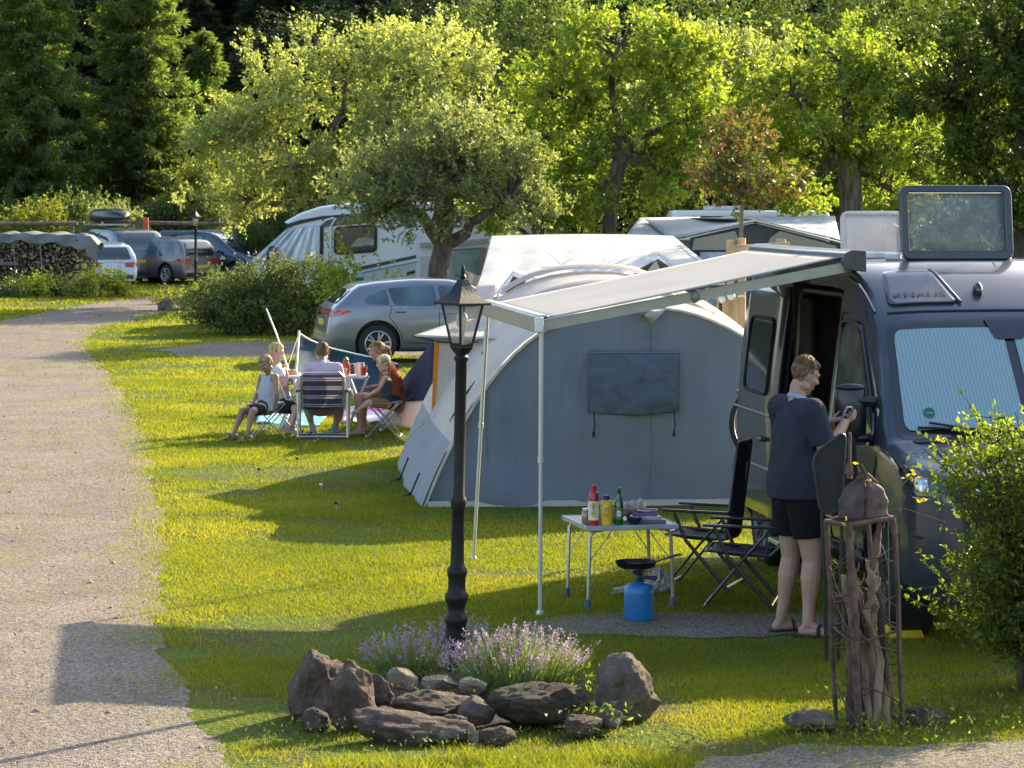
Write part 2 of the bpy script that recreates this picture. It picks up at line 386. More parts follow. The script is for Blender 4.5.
# loose stones on the road
def stones():
    n = 5200; y = rng.uniform(12.5, 40, n)**1.0; x = rng.uniform(-7.5, -1, n); k = inpoly(x, y, ROAD); x = x[k]; y = y[k]; n = len(x)
    s = rng.uniform(.004, .012, n)*(1+(rng.random(n) < .06)*1.3)
    base = np.array([(1, 0, 0), (0, 1, 0), (-1, 0, 0), (0, -1, 0), (0, 0, .8), (0, 0, -.4)], float)
    fc = np.array([(0, 1, 4), (1, 2, 4), (2, 3, 4), (3, 0, 4), (1, 0, 5), (2, 1, 5), (3, 2, 5), (0, 3, 5)])
    v = base[None]*s[:, None, None]*rng.uniform(.6, 1.3, (n, 6, 1)); a = rng.uniform(0, 6.28, n)
    vx = v[..., 0]*np.cos(a)[:, None]-v[..., 1]*np.sin(a)[:, None]; vy = v[..., 0]*np.sin(a)[:, None]+v[..., 1]*np.cos(a)[:, None]
    v = np.stack([vx+x[:, None], vy+y[:, None], v[..., 2]+.006], -1).reshape(-1, 3)
    f = (fc[None]+np.arange(n)[:, None, None]*6).reshape(-1, 3)
    o = np_mesh('gravel', v, f, mat('pebble', (.36, .31, .26), .9, vary=.4, scale=30)); tag(o, 'small loose pebbles strewn on the gravel road', 'gravel', kind='stuff')
stones()
# ---------------------------------------------------------------- hillside and trees
bm = bmesh.new(); nx, ny = 50, 24; vv = []
for j in range(ny+1):
    for i in range(nx+1):
        x = -70+110*i/nx; y = 118+62*j/ny
        z = -.3+max(0, (y-121))*.52*(.85+.3*vnoise(x, y, .05, 3))
        vv.append(bm.verts.new((x, y, float(z)+.4*float(vnoise(x, y, .3, 4)))))
for j in range(ny):
    for i in range(nx):
        a = j*(nx+1)+i; bm.faces.new((vv[a], vv[a+1], vv[a+nx+2], vv[a+nx+1]))
me = bpy.data.meshes.new('hillside'); bm.to_mesh(me); bm.free(); me.materials.append(mat('forest_floor', (.035, .04, .015), 1, vary=.4, scale=1.5)); tag(link('hillside', me), kind='structure')

bark = mat('bark', (.12, .095, .07), .95, vary=.4, scale=9, bump=.03, bscale=22, stretch=(1, 1, .25))
bark_d = mat('bark_dark', (.06, .048, .036), .95, vary=.4, scale=9, bump=.03, bscale=18, stretch=(1, 1, .25))
LM = {
 'apple': leafmat('leaf_apple', (.18, .22, .085), (.42, .46, .20), (1.5, 1.5, .55), .52, pscale=.35),
 'apple2': leafmat('leaf_apple_pale', (.14, .175, .07), (.34, .38, .18), (1.4, 1.4, .6), .5, pscale=.4),
 'lime': leafmat('leaf_lime', (.13, .19, .03), (.33, .40, .07), (1.45, 1.45, .5), .56, pscale=.4, hue=(.38, .34, .04)),
 'gold': leafmat('leaf_gold', (.17, .20, .03), (.30, .32, .06), (1.3, 1.25, .45), .5, pscale=.4),
 'mid': leafmat('leaf_mid', (.06, .10, .03), (.15, .21, .06), (1.5, 1.5, .6), .5, pscale=.25),
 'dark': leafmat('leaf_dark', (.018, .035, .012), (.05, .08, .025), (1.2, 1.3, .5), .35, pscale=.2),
 'deep': leafmat('leaf_deep', (.03, .06, .01), (.10, .15, .02), (1.6, 1.5, .4), .45, pscale=.5),
 'spruce': leafmat('needles', (.065, .11, .035), (.22, .30, .085), (1.5, 1.5, .5), .5, pscale=.35),
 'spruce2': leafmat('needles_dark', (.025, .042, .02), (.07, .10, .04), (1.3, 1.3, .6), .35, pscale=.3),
 'red': leafmat('leaf_reddish', (.14, .065, .04), (.17, .27, .05), (1.4, 1.1, .5), .45, pscale=2.5),
 'hedge': leafmat('leaf_hedge', (.06, .10, .028), (.19, .24, .07), (1.3, 1.3, .5), .4, pscale=1.2),
 'bush': leafmat('leaf_bush', (.06, .10, .016), (.20, .27, .04), (1.6, 1.55, .4), .58, pscale=2.2, hue=(.28, .28, .05)),
}
def foliage_pts(blobs, ncl, shoots, per, slen, r, shell=.55, up=.5, flat=0.):
    """clump centres inside the blobs, then shoots with leaves"""
    vol = np.array([b[3]*b[4]*b[5] for b in blobs])**.75; pr = vol/vol.sum(); idx = r.choice(len(blobs), ncl, p=pr)
    B = np.array(blobs)[idx]; d = unit(r.normal(size=(ncl, 3))); rad = (shell+(1-shell)*r.random(ncl))**1.
    rad *= .75+.5*r.random(ncl)**.5*.55
    C = B[:, :3]+d*B[:, 3:6]*rad[:, None]; out = unit(d*B[:, 3:6])
    k = ncl*shoots; O = np.repeat(C, shoots, 0)+r.normal(size=(k, 3))*slen*.35; od = np.repeat(out, shoots, 0)
    sdv = unit(od*.6+np.array([0, 0, up])+r.normal(size=(k, 3))*.55); ln = slen*(.4+r.random(k)*.9)
    n = k*per; tt = r.random(n); pos = np.repeat(O, per, 0)+np.repeat(sdv*ln[:, None], per, 0)*tt[:, None]
    pos += r.normal(size=(n, 3))*.02
    ld = unit(np.repeat(sdv, per, 0)*.35+r.normal(size=(n, 3))*.75+np.array([0, 0, -.15]))
    return C, pos, ld
def tree(name, label, base, fork, blobs, ncl, shoots, per, lsize, lm, trunk_r=.2, slen=.5, seed=1, cat='tree', group=None, lean=(0, 0), limbs=None, width=.55, bk=None, shell=.5, up=.5, twigs=True, bendz=.25):
    """base (x,y); fork: point where limbs split (relative); blobs relative to base"""
    r = np.random.default_rng(seed); root = thing(name, label, cat, (base[0], base[1], 0), 0, group)
    if twigs:
        b0 = list(blobs)
        for b in b0:
            for _ in range(4):
                d = unit(r.normal(size=3)); d[2] = d[2]*.8-.12; q_ = .34+.28*r.random()
                blobs = blobs+[(b[0]+d[0]*b[3]*1.0, b[1]+d[1]*b[4]*.8, b[2]+d[2]*b[5]*1.05, b[3]*q_, b[4]*q_, b[5]*q_)]
        limbs = limbs or [(b[0], b[1], b[2]) for b in b0]; lsize *= 1.2; ncl = int(ncl*.62); slen *= .82; per = int(per*1.35)
    mb = MB(); fk = Vector(fork)
    mid = Vector((fk.x*.35+lean[0], fk.y*.4, fk.z*.5))
    tp = [Vector((0, 0, -.1)), Vector((0, 0, .12)), mid*.5+Vector((r.normal()*.03, 0, 0)), mid, (mid+fk)/2+Vector((r.normal()*.05, r.normal()*.05, 0)), fk]
    mb.tube(tp, [trunk_r*1.35, trunk_r*1.08, trunk_r, trunk_r*.92, trunk_r*.86, trunk_r*.8], 10)
    skel = [fk]
    lim = limbs or [(b[0], b[1], b[2]) for b in blobs]
    for q in lim:
        e = Vector(q); c1 = fk+(e-fk)*.35+Vector((r.normal()*.12, r.normal()*.12, -bendz*.3+r.normal()*.08)); c2 = fk+(e-fk)*.7+Vector((r.normal()*.18, r.normal()*.18, bendz+r.normal()*.12))
        pts = []
        for i in range(8):
            s = i/7; p = fk*(1-s)**3+c1*3*s*(1-s)**2+c2*3*s*s*(1-s)+e*s**3
            if 0 < i < 7: p += Vector((r.normal(), r.normal(), r.normal()))*.05
            pts.append(p)
        mb.tube(pts, [trunk_r*(.62-.42*i/7) for i in range(8)], 8); skel += pts[2:]
    C, pos, ld = foliage_pts(blobs, ncl, shoots, per, slen, r, shell, up)
    if twigs:
        SK = np.array([tuple(q) for q in skel])
        for c in C[::max(1, ncl//140)]:
            j = np.argmin(((SK-c)**2).sum(1)+.4*np.maximum(0, SK[:, 2]-c[2])**2); a = Vector(SK[j]); cc = Vector(c); m_ = (a+cc)/2+Vector((r.normal(), r.normal(), r.normal()))*.08*(cc-a).length
            w = min(.035, trunk_r*.14); mb.tube([a, m_, cc], [w, w*.6, w*.25], 5, cap=False)
    mb.build('trunk', bk or bark, root)
    v, f = leaves(pos, ld, lsize*(.6+.7*r.random(len(pos))), width, .12, r)
    np_mesh('crown', v, f, LM[lm] if isinstance(lm, str) else lm, root)
    return root
def spruce(name, label, base, H, Rb, lm, seed=1, z0=.6, group=None, tw=.30):
    r = np.random.default_rng(seed); root = thing(name, label, 'spruce', (base[0], base[1], 0), 0, group)
    mb = MB(); mb.tube([(0, 0, -.2), (0, 0, H*.5), (0, 0, H)], [H*.016, H*.011, .01], 8)
    pos = []; dr = []; sz = []
    z = z0
    while z < H-.2:
        L0 = Rb*(1-(z-z0)/(H-z0))**.8+.15; nb = 9
        for k in range(nb):
            a = r.uniform(0, 6.283); L_ = L0*(.7+.45*r.random()); zz = z+r.normal()*.12; d = np.array([math.cos(a), math.sin(a), 0])
            droop = .18+.12*r.random(); ns = int(6+L_*9)
            s = np.linspace(.12, 1, ns)[:, None]
            bp_ = np.array([0, 0, zz])+d*L_*s+np.array([0, 0, 1])*(-droop*L_*s+.16*L_*s**3)
            if k % 3 == 0: mb.tube([tuple(q) for q in bp_[::max(1, ns//3)]], .02, 4, cap=False)
            for side in (-1, 1):
                sv = np.cross(d, [0, 0, 1])*side; w = (1-.75*s[:, 0])*.42*min(1, L_/1.6)+.1
                for q in range(2):
                    f_ = (r.random(ns)*.9+.1)[:, None]
                    pp = bp_+sv*w[:, None]*f_*.8+r.normal(size=(ns, 3))*.04+np.array([0, 0, -.12])*f_
                    pos.append(pp); dr.append(unit(sv*.6+d*.75+np.array([0, 0, -.45])+r.normal(size=(ns, 3))*.3)); sz.append(tw*(.6+.6*r.random(ns)))
            pos.append(bp_[-2:]); dr.append(np.repeat(d[None]+[[0, 0, .15]], 2, 0)); sz.append(np.full(2, tw*1.1))
        z += .30+.012*z
    mb.build('trunk', bark_d, root)
    pos = np.concatenate(pos); dr = np.concatenate(dr); sz = np.concatenate(sz)
    # split every twig into three narrow fingers
    P3 = np.repeat(pos, 3, 0)+r.normal(size=(len(pos)*3, 3))*.03; D3 = unit(np.repeat(unit(dr), 3, 0)+r.normal(size=(len(pos)*3, 3))*.38)
    v, f = leaves(P3, D3, np.repeat(sz, 3), .2, .1, r)
    np_mesh('crown', v, f, LM[lm], root); return root
def at(px, Y): return ((px-512)*Y/F, Y)
def zz(py, Y): return CAMH-(py-200)*Y/F

# far forest on the slope
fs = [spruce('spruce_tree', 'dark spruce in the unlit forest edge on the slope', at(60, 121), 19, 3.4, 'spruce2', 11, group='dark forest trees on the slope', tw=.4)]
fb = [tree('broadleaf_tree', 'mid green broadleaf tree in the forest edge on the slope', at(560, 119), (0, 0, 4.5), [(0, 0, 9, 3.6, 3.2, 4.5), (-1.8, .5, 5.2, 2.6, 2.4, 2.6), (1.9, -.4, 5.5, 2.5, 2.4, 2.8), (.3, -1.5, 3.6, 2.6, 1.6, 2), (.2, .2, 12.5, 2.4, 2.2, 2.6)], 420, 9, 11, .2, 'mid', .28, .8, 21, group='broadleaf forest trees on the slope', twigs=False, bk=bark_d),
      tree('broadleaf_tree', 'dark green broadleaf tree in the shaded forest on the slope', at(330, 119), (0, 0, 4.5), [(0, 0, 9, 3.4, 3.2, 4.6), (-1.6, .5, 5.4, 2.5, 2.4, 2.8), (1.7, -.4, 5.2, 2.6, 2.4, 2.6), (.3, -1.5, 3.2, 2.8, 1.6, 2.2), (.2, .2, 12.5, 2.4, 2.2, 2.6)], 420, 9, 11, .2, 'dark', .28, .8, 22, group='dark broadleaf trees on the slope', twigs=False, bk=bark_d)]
rr = random.Random(5); first = {0: True, 1: True, 2: True}
for row, Y in enumerate((123, 131, 138, 145)):
    x = -.1766*Y-5
    while x < .1766*Y+5:
        px = 512+x*F/Y; yy = Y+rr.uniform(-2, 2)
        if px < 480: k = rr.choice((0, 0, 2)) if row else rr.choice((0, 2, 2))
        else: k = rr.choice((1, 1, 1, 2))
        src = fs[0] if k == 0 else fb[k-1]
        z = max(0, (yy-121))*.5
        loc = (x+rr.uniform(-.8, .8), yy, z-.3); s_ = rr.uniform(.8, 1.1); hs = s_*rr.uniform(.42, .55)*(1.15 if k else 1)
        if first[k]: src.location = loc; src.rotation_euler.z = rr.uniform(0, 6); src.scale = (s_, s_, hs); first[k] = False
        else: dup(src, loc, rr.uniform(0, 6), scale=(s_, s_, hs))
        x += rr.uniform(2.8, 4.2)
# spruces at the left
spruce('spruce_tree', 'tall bright-tipped spruce at the left edge above the wood stack', at(30, 108), 15, 3.6, 'spruce', 31)
spruce('spruce_tree', 'tall grey-green spruce behind the roof box car', at(140, 110), 15, 3.1, 'spruce', 32)
spruce('spruce_tree', 'small drooping spruce between the tall spruces and the big apple tree', at(205, 113), 9.5, 2.5, 'spruce', 33)
# shrubs under the forest edge
def shrub(name, label, px, Y, w, h, lm, n, seed, ls=.11, group=None, cat='shrub'):
    x, y = at(px, Y); r = random.Random(seed)
    bl = [(r.uniform(-.55, .55)*w/2, r.uniform(-.3, .3)*w/3, h*r.uniform(.35, .6), w*.26, w*.2, h*.4) for _ in range(6)]
    return tree(name, label, (x, y), (0, 0, h*.15), bl, n, 6, 10, ls, lm, .035, .35, seed, cat, group, shell=.4, up=.5, twigs=False)
shrub('leafy_shrub', 'yellow-green shrub behind the tarp end of the wood stack', 25, 101, 3.6, 2.9, 'gold', 240, 41)
shrub('leafy_shrub', 'dense dark green shrub behind the black roof box', 90, 103, 4.5, 3.4, 'mid', 260, 42)
shrub('leafy_shrub', 'pale feathery shrub behind the grey minivan roof', 120, 101, 3.4, 2.8, 'apple2', 240, 43)
shrub('leafy_shrub', 'tall yellow shrub glowing behind the distant lamp post', 205, 107, 3.8, 4.6, 'gold', 480, 44)
shrub('leafy_shrub', 'dark green shrub right of the tall yellow shrub', 272, 100, 3.0, 3.2, 'mid', 300, 45)
for k, (px, Y) in enumerate(((-20, 104), (60, 106), (170, 106), (310, 98), (370, 99))):
    shrub('leafy_shrub', ['dark shrub at the left frame edge under the spruces', 'dark shrub between the two tall spruces', 'dark shrub under the small drooping spruce', 'dark shrub left of the motorhome nose', 'dark shrub above the motorhome cab roof'][k], px, Y, 5, 3.6, ['mid', 'mid', 'hedge', 'mid', 'mid'][k], 300, 50+k)
# big apple tree behind the motorhome
Y = 78; x0, _ = at(330, Y)
def rb(px, py, rx, ry, rz, dy=0, Y=78, x0=None): return ((px-512)*Y/F-x0, dy, zz(py, Y), rx, ry, rz)
q = lambda *a, **k: rb(*a, **k, x0=x0)
tree('apple_tree', 'large grey-green apple tree with upright shoots behind the motorhome', (x0, Y), (-.3, 0, 2.7),
     [q(350, 75, 2.1, 1.8, 1.3), q(265, 110, 1.5, 1.6, 1.1), q(435, 60, 1.5, 1.6, 1.1), q(300, 165, 1.7, 1.6, .9, -.8), q(225, 140, 1.1, 1.2, .9), q(390, 130, 1.6, 1.6, 1, -.6), q(460, 110, 1.2, 1.3, 1.1), q(250, 200, 1.2, 1.2, .8), q(340, 200, 1.1, 1., .6, -1)],
     560, 8, 13, .10, 'apple', .24, .6, 61, shell=.35, up=.75)
# long upright shoots on it
# front fruit tree by the silver car
Y = 58.5; x0, _ = at(434, Y)
q = lambda px, py, rx, ry, rz, dy=0: rb(px, py, rx, ry, rz, dy, Y=58.5, x0=x0)
tree('apple_tree', 'small forked apple tree beside the silver car', (x0, Y), (.2, 0, zz(245, Y)),
     [q(400, 175, 1.0, 1, .75), q(455, 140, 1.1, 1, .85), q(500, 175, .9, .9, .65), q(375, 208, .65, .7, .4), q(430, 205, .8, .8, .5, -.5), q(525, 195, .65, .7, .45)],
     330, 8, 12, .075, 'apple2', .24, .42, 62, limbs=[((402-434)*Y/F, 0, zz(200, Y)), ((455-434)*Y/F, 0, zz(165, Y)), ((510-434)*Y/F, 0, zz(198, Y)), ((430-434)*Y/F, -.6, zz(190, Y))], shell=.4, up=.55)
tree('apple_tree', 'low yellow-leaved apple tree right of the forked apple tree', at(530, 63), (.1, 0, 1.9),
     [(-.9, 0, zz(215, 63), .7, .6, .35), (-.1, 0, zz(195, 63), .7, .7, .45), (.6, 0, zz(212, 63), .6, .6, .4)], 110, 7, 11, .085, 'lime', .1, .35, 63, shell=.4)
# bright tree in the middle
Y = 64; x0, _ = at(600, Y)
q = lambda px, py, rx, ry, rz, dy=0: rb(px, py, rx, ry, rz, dy, Y=64, x0=x0)
tree('fruit_tree', 'tall bright yellow-green fruit tree with a leaning trunk behind the white awnings', (x0, Y), ((622-600)*Y/F, 0, zz(150, Y)),
     [q(620, 45, 1.5, 1.4, .8), q(560, 95, 1.1, 1.2, .8), q(675, 60, 1.0, 1.2, .7), q(645, 110, .9, 1, .6, -.5), q(530, 140, .7, .8, .5), q(590, 165, .7, .8, .5, -.5), q(670, 150, .9, .9, .55, .3), q(600, 205, .6, .7, .4, -.6), q(675, 190, .7, .6, .35), q(700, 115, .8, .9, .7)],
     400, 8, 12, .10, 'lime', .19, .45, 64, shell=.45, up=.4)
tree('fruit_tree', 'pale green rounded fruit tree between the leaning tree and the thick trunk', at(735, 76), (.1, 0, 2.9),
     [(-1.1, 0, 5.0, 1.3, 1.3, 1.2), (.6, 0, 5.6, 1.5, 1.3, 1.3), (-.3, -.3, 6.6, 1.3, 1.2, .9), (1.5, 0, 4.3, 1.2, 1.1, 1.)], 330, 8, 12, .105, 'apple', .16, .5, 65, shell=.4)
Y = 68; x0, _ = at(853, Y)
q = lambda px, py, rx, ry, rz, dy=0: rb(px, py, rx, ry, rz, dy, Y=68, x0=x0)
tree('fruit_tree', 'yellow-green fruit tree with a thick dark trunk behind the raised roof lights', (x0, Y), (-.1, 0, zz(155, Y)),
     [q(840, 60, 1.5, 1.4, .9), q(780, 95, 1.1, 1.2, .85), q(900, 80, 1.2, 1.2, .9), q(815, 140, 1.0, 1.1, .6, -.6), q(905, 150, .9, 1, .8), q(760, 150, .8, .9, .6), q(800, 195, .9, .8, .4, .8), q(900, 200, .9, .8, .4, .5)],
     420, 8, 12, .10, 'lime', .32, .48, 66, shell=.45, up=.45)
Y = 47; x0, _ = at(1010, Y)
q = lambda px, py, rx, ry, rz, dy=0: rb(px, py, rx, ry, rz, dy, Y=47, x0=x0)
tree('maple_tree', 'dense dark green tree rising behind the campervan at the right edge', (x0, Y), (.2, 0, 2.2),
     [q(1000, 40, 1.1, 1.3, 1.0), q(955, 90, .75, .9, .6), q(1030, 100, 1.1, 1.2, .9), q(970, 160, .7, .8, .5), q(1020, 190, 1., .8, .5), q(960, 225, .5, .6, .3, .5), q(1050, 20, 1.1, 1.2, 1.)],
     380, 8, 12, .09, 'deep', .2, .42, 67, shell=.4, up=.2, bk=bark_d)
Y = 41; x0, _ = at(742, Y)
q = lambda px, py, rx, ry, rz, dy=0: rb(px, py, rx, ry, rz, dy, Y=41, x0=x0)
tree('young_maple', 'young slender maple with reddish brown leaves by the log frame', (x0, Y), (0, 0, zz(195, Y)),
     [q(740, 128, .25, .3, .22), q(722, 150, .28, .3, .2), q(762, 148, .3, .3, .22), q(712, 178, .25, .3, .2), q(742, 172, .3, .3, .2), q(772, 178, .28, .3, .2), q(745, 195, .3, .35, .14)], 90, 5, 6, .085, 'red', .035, .30, 68, shell=.4, up=.1, bk=mat('young_bark', (.25, .20, .12), .9))
# taller trees closing the view behind the orchard
k = 0
for px, Y_, H, lm in ((520, 98, 12, 'mid'), (610, 101, 13, 'mid'), (720, 99, 12, 'mid'), (810, 97, 12.5, 'mid'), (900, 98, 12, 'mid'), (980, 92, 12, 'deep'), (1040, 85, 11, 'deep'), (440, 104, 12, 'dark')):
    lab = ['tall green tree behind the small forked apple tree', 'tall green tree closing the view behind the leaning fruit tree', 'tall green tree behind the reddish young maple', 'tall green tree left of the thick dark trunk', 'tall green tree right of the thick dark trunk', 'deep green tree behind the big raised roof light', 'deep green tree at the right frame edge', 'dark tall tree behind the big apple tree'][k]
    tree('broadleaf_tree', lab, at(px, Y_), (0, 0, 3.5), [(0, 0, H*.62, 3, 2.6, H*.3), (-1.5, .2, H*.36, 2.2, 2, H*.2), (1.6, -.3, H*.38, 2.1, 2, H*.2), (0, -1, H*.2, 2.4, 1.5, H*.13)], 330, 8, 10, .15, lm, .22, .7, 80+k, twigs=False, bk=bark_d); k += 1
# hedge
def hedge():
    Y = 60.5; x0, _ = at(268, Y); r = np.random.default_rng(5)
    root = thing('hedge', 'rounded flowering hedge bush in front of the motorhome nose', 'hedge', (x0, Y, 0))
    q = lambda px, py, rx, ry, rz, dy=0: rb(px, py, rx, ry, rz, dy, Y=Y, x0=x0)
    bl = [q(225, 300, .75, .7, .5), q(262, 292, .9, .8, .6), (0, .3, .5, 1.2, .8, .55), q(305, 290, .75, .8, .6), q(330, 300, .45, .6, .45), q(205, 312, .5, .5, .35), q(250, 318, 1.2, .6, .35, -.5), q(310, 320, .9, .6, .3, -.4)]
    C, pos, ld = foliage_pts(bl, 620, 6, 12, .28, r, .55, .45)
    k = pos[:, 2] > .02; v, f = leaves(pos[k], ld[k], .06*(.6+.7*r.random(k.sum())), .6, .1, r); np_mesh('foliage', v, f, LM['hedge'], root)
    mb = MB()
    for i in range(14): mb.tube([(r.uniform(-1, 1), r.uniform(-.4, .4), 0), (r.uniform(-1.1, 1.1), r.uniform(-.4, .4), .9)], [.02, .008], 5)
    mb.build('stems', bark_d, root)
    # few pale blossoms
    kk = np.argsort(-pos[:, 2]+r.random(len(pos))*.9)[:90]; v, f = leaves(pos[kk]+[0, -.05, .05], r.normal(size=(90, 3)), np.full(90, .06), .9, .1, r); np_mesh('blossoms', v, f, mat('blossom', (.65, .38, .42), .7), root)
hedge()
shrub('sapling', 'yellow-green sapling standing between the hedge and the silver car', 342, 57, .75, 2.15, 'lime', 26, 91, .10, cat='sapling')
shrub('low_shrub', 'small leafy shrub behind the silver car roof', 385, 57, 1.0, 1.45, 'lime', 24, 92, .08)
# weeds at the wood stack
for k, (px, Y_, w, h) in enumerate(((20, 84, 1.5, .7), (38, 83.5, 1.0, .95), (62, 84, 1.2, .7), (82, 83, 1.1, .8), (100, 83.5, 1.3, 1.15), (116, 84, .9, .8), (5, 83, 1.2, .5), (180, 78, 1.3, .45))):
    shrub('weed_clump', ['pale weed clump at the left end of the wood stack', 'tall nettle-like weed clump before the stacked logs', 'low weed clump before the middle of the stack', 'low weed clump before the split log ends', 'tallest yellow weed clump before the white car', 'low weed clump before the white car bumper', 'low weeds at the left frame edge', 'low weeds around the boulder by the track'][k], px, Y_, w, h*(.62 if k != 4 else .8), 'lime' if k in (1, 4) else 'gold' if k % 2 else 'hedge', 26, 95+k, .08, cat='weeds')
# front right bush
def front_bush():
    r = np.random.default_rng(77); Y = 16.6; x0, _ = at(1046, Y)
    root = thing('garden_bush', 'sunlit leafy bush in front of the campervan bumper', 'bush', (x0, Y, 0))
    mb = MB(); pos = []; ld = []; sz = []
    def zb(py): return zz(py, Y)
    for i in range(280):
        # arching stems from the base
        a = r.uniform(0, 6.283); sp = r.random()**.6
        tx = math.cos(a)*sp*.72; ty = math.sin(a)*sp*.5; tz = r.uniform(.35, 1.78)*(1-.18*sp)
        if tx < -.2: tz = min(tz, 1.62+.15*r.random()) 
        p0 = np.array([r.normal()*.06, r.normal()*.06, 0]); p1 = np.array([tx*.35, ty*.35, tz*.75]); p2 = np.array([tx, ty, tz])
        s = np.linspace(0, 1, 9)[:, None]; c = p0*(1-s)**2+p1*2*s*(1-s)+p2*s*s
        mb.tube([tuple(q) for q in c], [.008*(1-.7*j/8) for j in range(9)], 4, cap=False)
        for j in range(22):
            t_ = r.uniform(.3, 1)**.8; bp_ = p0*(1-t_)**2+p1*2*t_*(1-t_)+p2*t_*t_
            d = unit(np.array([r.normal(), r.normal(), r.normal()*.45+.2])); L_ = r.uniform(.06, .22)
            if j % 3 == 0: mb.tube([tuple(bp_), tuple(bp_+d*L_)], [.0035, .0015], 3, cap=False)
            n = r.integers(4, 8); tt = r.random(n)
            pos.append(bp_+d*L_*tt[:, None]); ld.append(unit(d*.6+r.normal(size=(n, 3))*.6+[0, 0, .1])); sz.append(.036*(.6+.8*r.random(n)))
    mb.build('stems', mat('twig', (.10, .075, .04), .9), root)
    pos = np.concatenate(pos); ld = np.concatenate(ld); sz = np.concatenate(sz)
    v, f = leaves(pos, ld, sz, .55, .18, r); np_mesh('foliage', v, f, LM['bush'], root)
front_bush()
# ---------------------------------------------------------------- vehicle shells
def smooth_profile(pts, sig=.03, n=400):
    pts = np.array(pts, float); u = np.linspace(pts[0, 0], pts[-1, 0], n); z = np.interp(u, pts[:, 0], pts[:, 1])
    if sig > 0:
        k = max(1, int(sig/((u[-1]-u[0])/n)*3)); w = np.exp(-.5*(np.arange(-k, k+1)/(k/3))**2); w /= w.sum()
        z = np.convolve(np.pad(z, k, 'edge'), w, 'valid')
    return lambda q: float(np.interp(q, u, z))
class Shell:
    """u runs from the front (0) to the rear (L); local x = -u, y across, z up"""
    def __init__(s, L, top, wid, belt, low=.22, roofw=.78, tumble=.10, sig=.03, boxy=False, umax=None):
        s.L = L; s.top = smooth_profile(top, sig); s.wid = smooth_profile(wid, .03); s.belt = smooth_profile(belt, .05); s.low = low; s.roofw = roofw; s.boxy = boxy; s.tumble = tumble
    def contour(s, u):
        T = s.top(u); w = s.wid(u); B = min(s.belt(u), T-.05); lo = min(s.low, B-.1)
        gh = max(0, T-B-.05)
        c = [(w*.90, lo), (w*.97, lo+.08), (w*.995, lo+(B-lo)*.35), (w, lo+(B-lo)*.6), (w*.99, B-.06), (w*.965, B)]
        if s.boxy: c[4] = (w*.998, B-.06); c[5] = (w*.995, B)
        # greenhouse side
        tw = c[5][0]
        rw = tw-s.tumble*gh*(2.2 if not s.boxy else 1.)-.02
        for k in (.25, .5, .75, .9):
            c.append((tw+(rw-tw)*(k**1.25), B+gh*k*.97))
        rad = min(.09, .04+gh*.12)
        c += [(rw-rad*.35, B+gh*.98+.018), (rw-rad, T-.018), (rw*.6, T-.005), (rw*.3, T-.001), (0, T)]
        c = np.array(c); 
        for i in range(1, len(c)): c[i, 1] = max(c[i, 1], c[i-1, 1]+1e-4)
        return c
    def side_v(s, u, z): c = s.contour(u); return float(np.interp(z, c[:, 1], c[:, 0]))
    def top_z(s, u, v): c = s.contour(u)[::-1]; return float(np.interp(abs(v), c[:, 0], c[:, 1]))
    def rear_u(s, z, v, front=False):
        us = np.linspace(s.L, s.L-1.6, 160) if not front else np.linspace(0, 2.2, 200)
        for a in us:
            if s.wid(a) >= abs(v) and s.top_z(a, v) >= z: return a
        return us[-1]
    def body(s, st, skip=None):
        """closed mesh; skip(u0,u1,zmid,side)->True leaves a hole"""
        rows = [s.contour(u) for u in st]; n = len(rows[0]); mb = MB(); vs = []
        for u, c in zip(st, rows):
            full = [(v, z) for v, z in c]+[(-v, z) for v, z in c[::-1][1:]]
            vs += [(-u, v, z) for v, z in full]
        m_ = 2*n-1; fs = []
        for i in range(len(st)-1):
            for k in range(m_-1):
                zc = (rows[i][min(k, m_-1-k)][1]+rows[i][min(k+1, m_-2-k) if k+1 < n else m_-2-k][1])/2
                if skip and skip(st[i], st[i+1], zc, 1 if k < n-1 else -1): continue
                fs.append((i*m_+k, (i+1)*m_+k, (i+1)*m_+k+1, i*m_+k+1))
            fs.append((i*m_+m_-1, (i+1)*m_+m_-1, (i+1)*m_, i*m_))
        fs += [tuple(range(m_)), tuple((len(st)-1)*m_+k for k in range(m_))[::-1]]
        mb.add(vs, fs); return mb
def roundpoly(pts, r=.05, n=4):
    out = []; m_ = len(pts)
    for i in range(m_):
        p = np.array(pts[i], float); a = np.array(pts[i-1], float); b = np.array(pts[(i+1) % m_], float)
        la = np.linalg.norm(a-p); lb = np.linalg.norm(b-p); ra = min(r, la*.45); rb_ = min(r, lb*.45)
        A = p+(a-p)/la*ra; B = p+(b-p)/lb*rb_
        for k in range(n+1): t = k/n; out.append(tuple(A*(1-t)**2+p*2*t*(1-t)+B*t*t))
    return out
def scan(poly, nu=14, nv=8):
    """columns (u, [v..]) over a polygon convex in u"""
    P_ = np.array(poly); a, b = P_[:, 0].min(), P_[:, 0].max(); cols = []
    for i in range(nu+1):
        t = (1-math.cos(math.pi*i/nu))/2; u = a+(b-a)*min(max(t, .002), .998); zs = []
        for j in range(len(P_)):
            p, q = P_[j], P_[(j+1) % len(P_)]
            if (p[0]-u)*(q[0]-u) < 0: zs.append(p[1]+(q[1]-p[1])*(u-p[0])/(q[0]-p[0]))
        if len(zs) < 2: zs = [P_[:, 1].mean()]*2
        cols.append((u, np.linspace(min(zs), max(zs), nv+1)))
    return cols
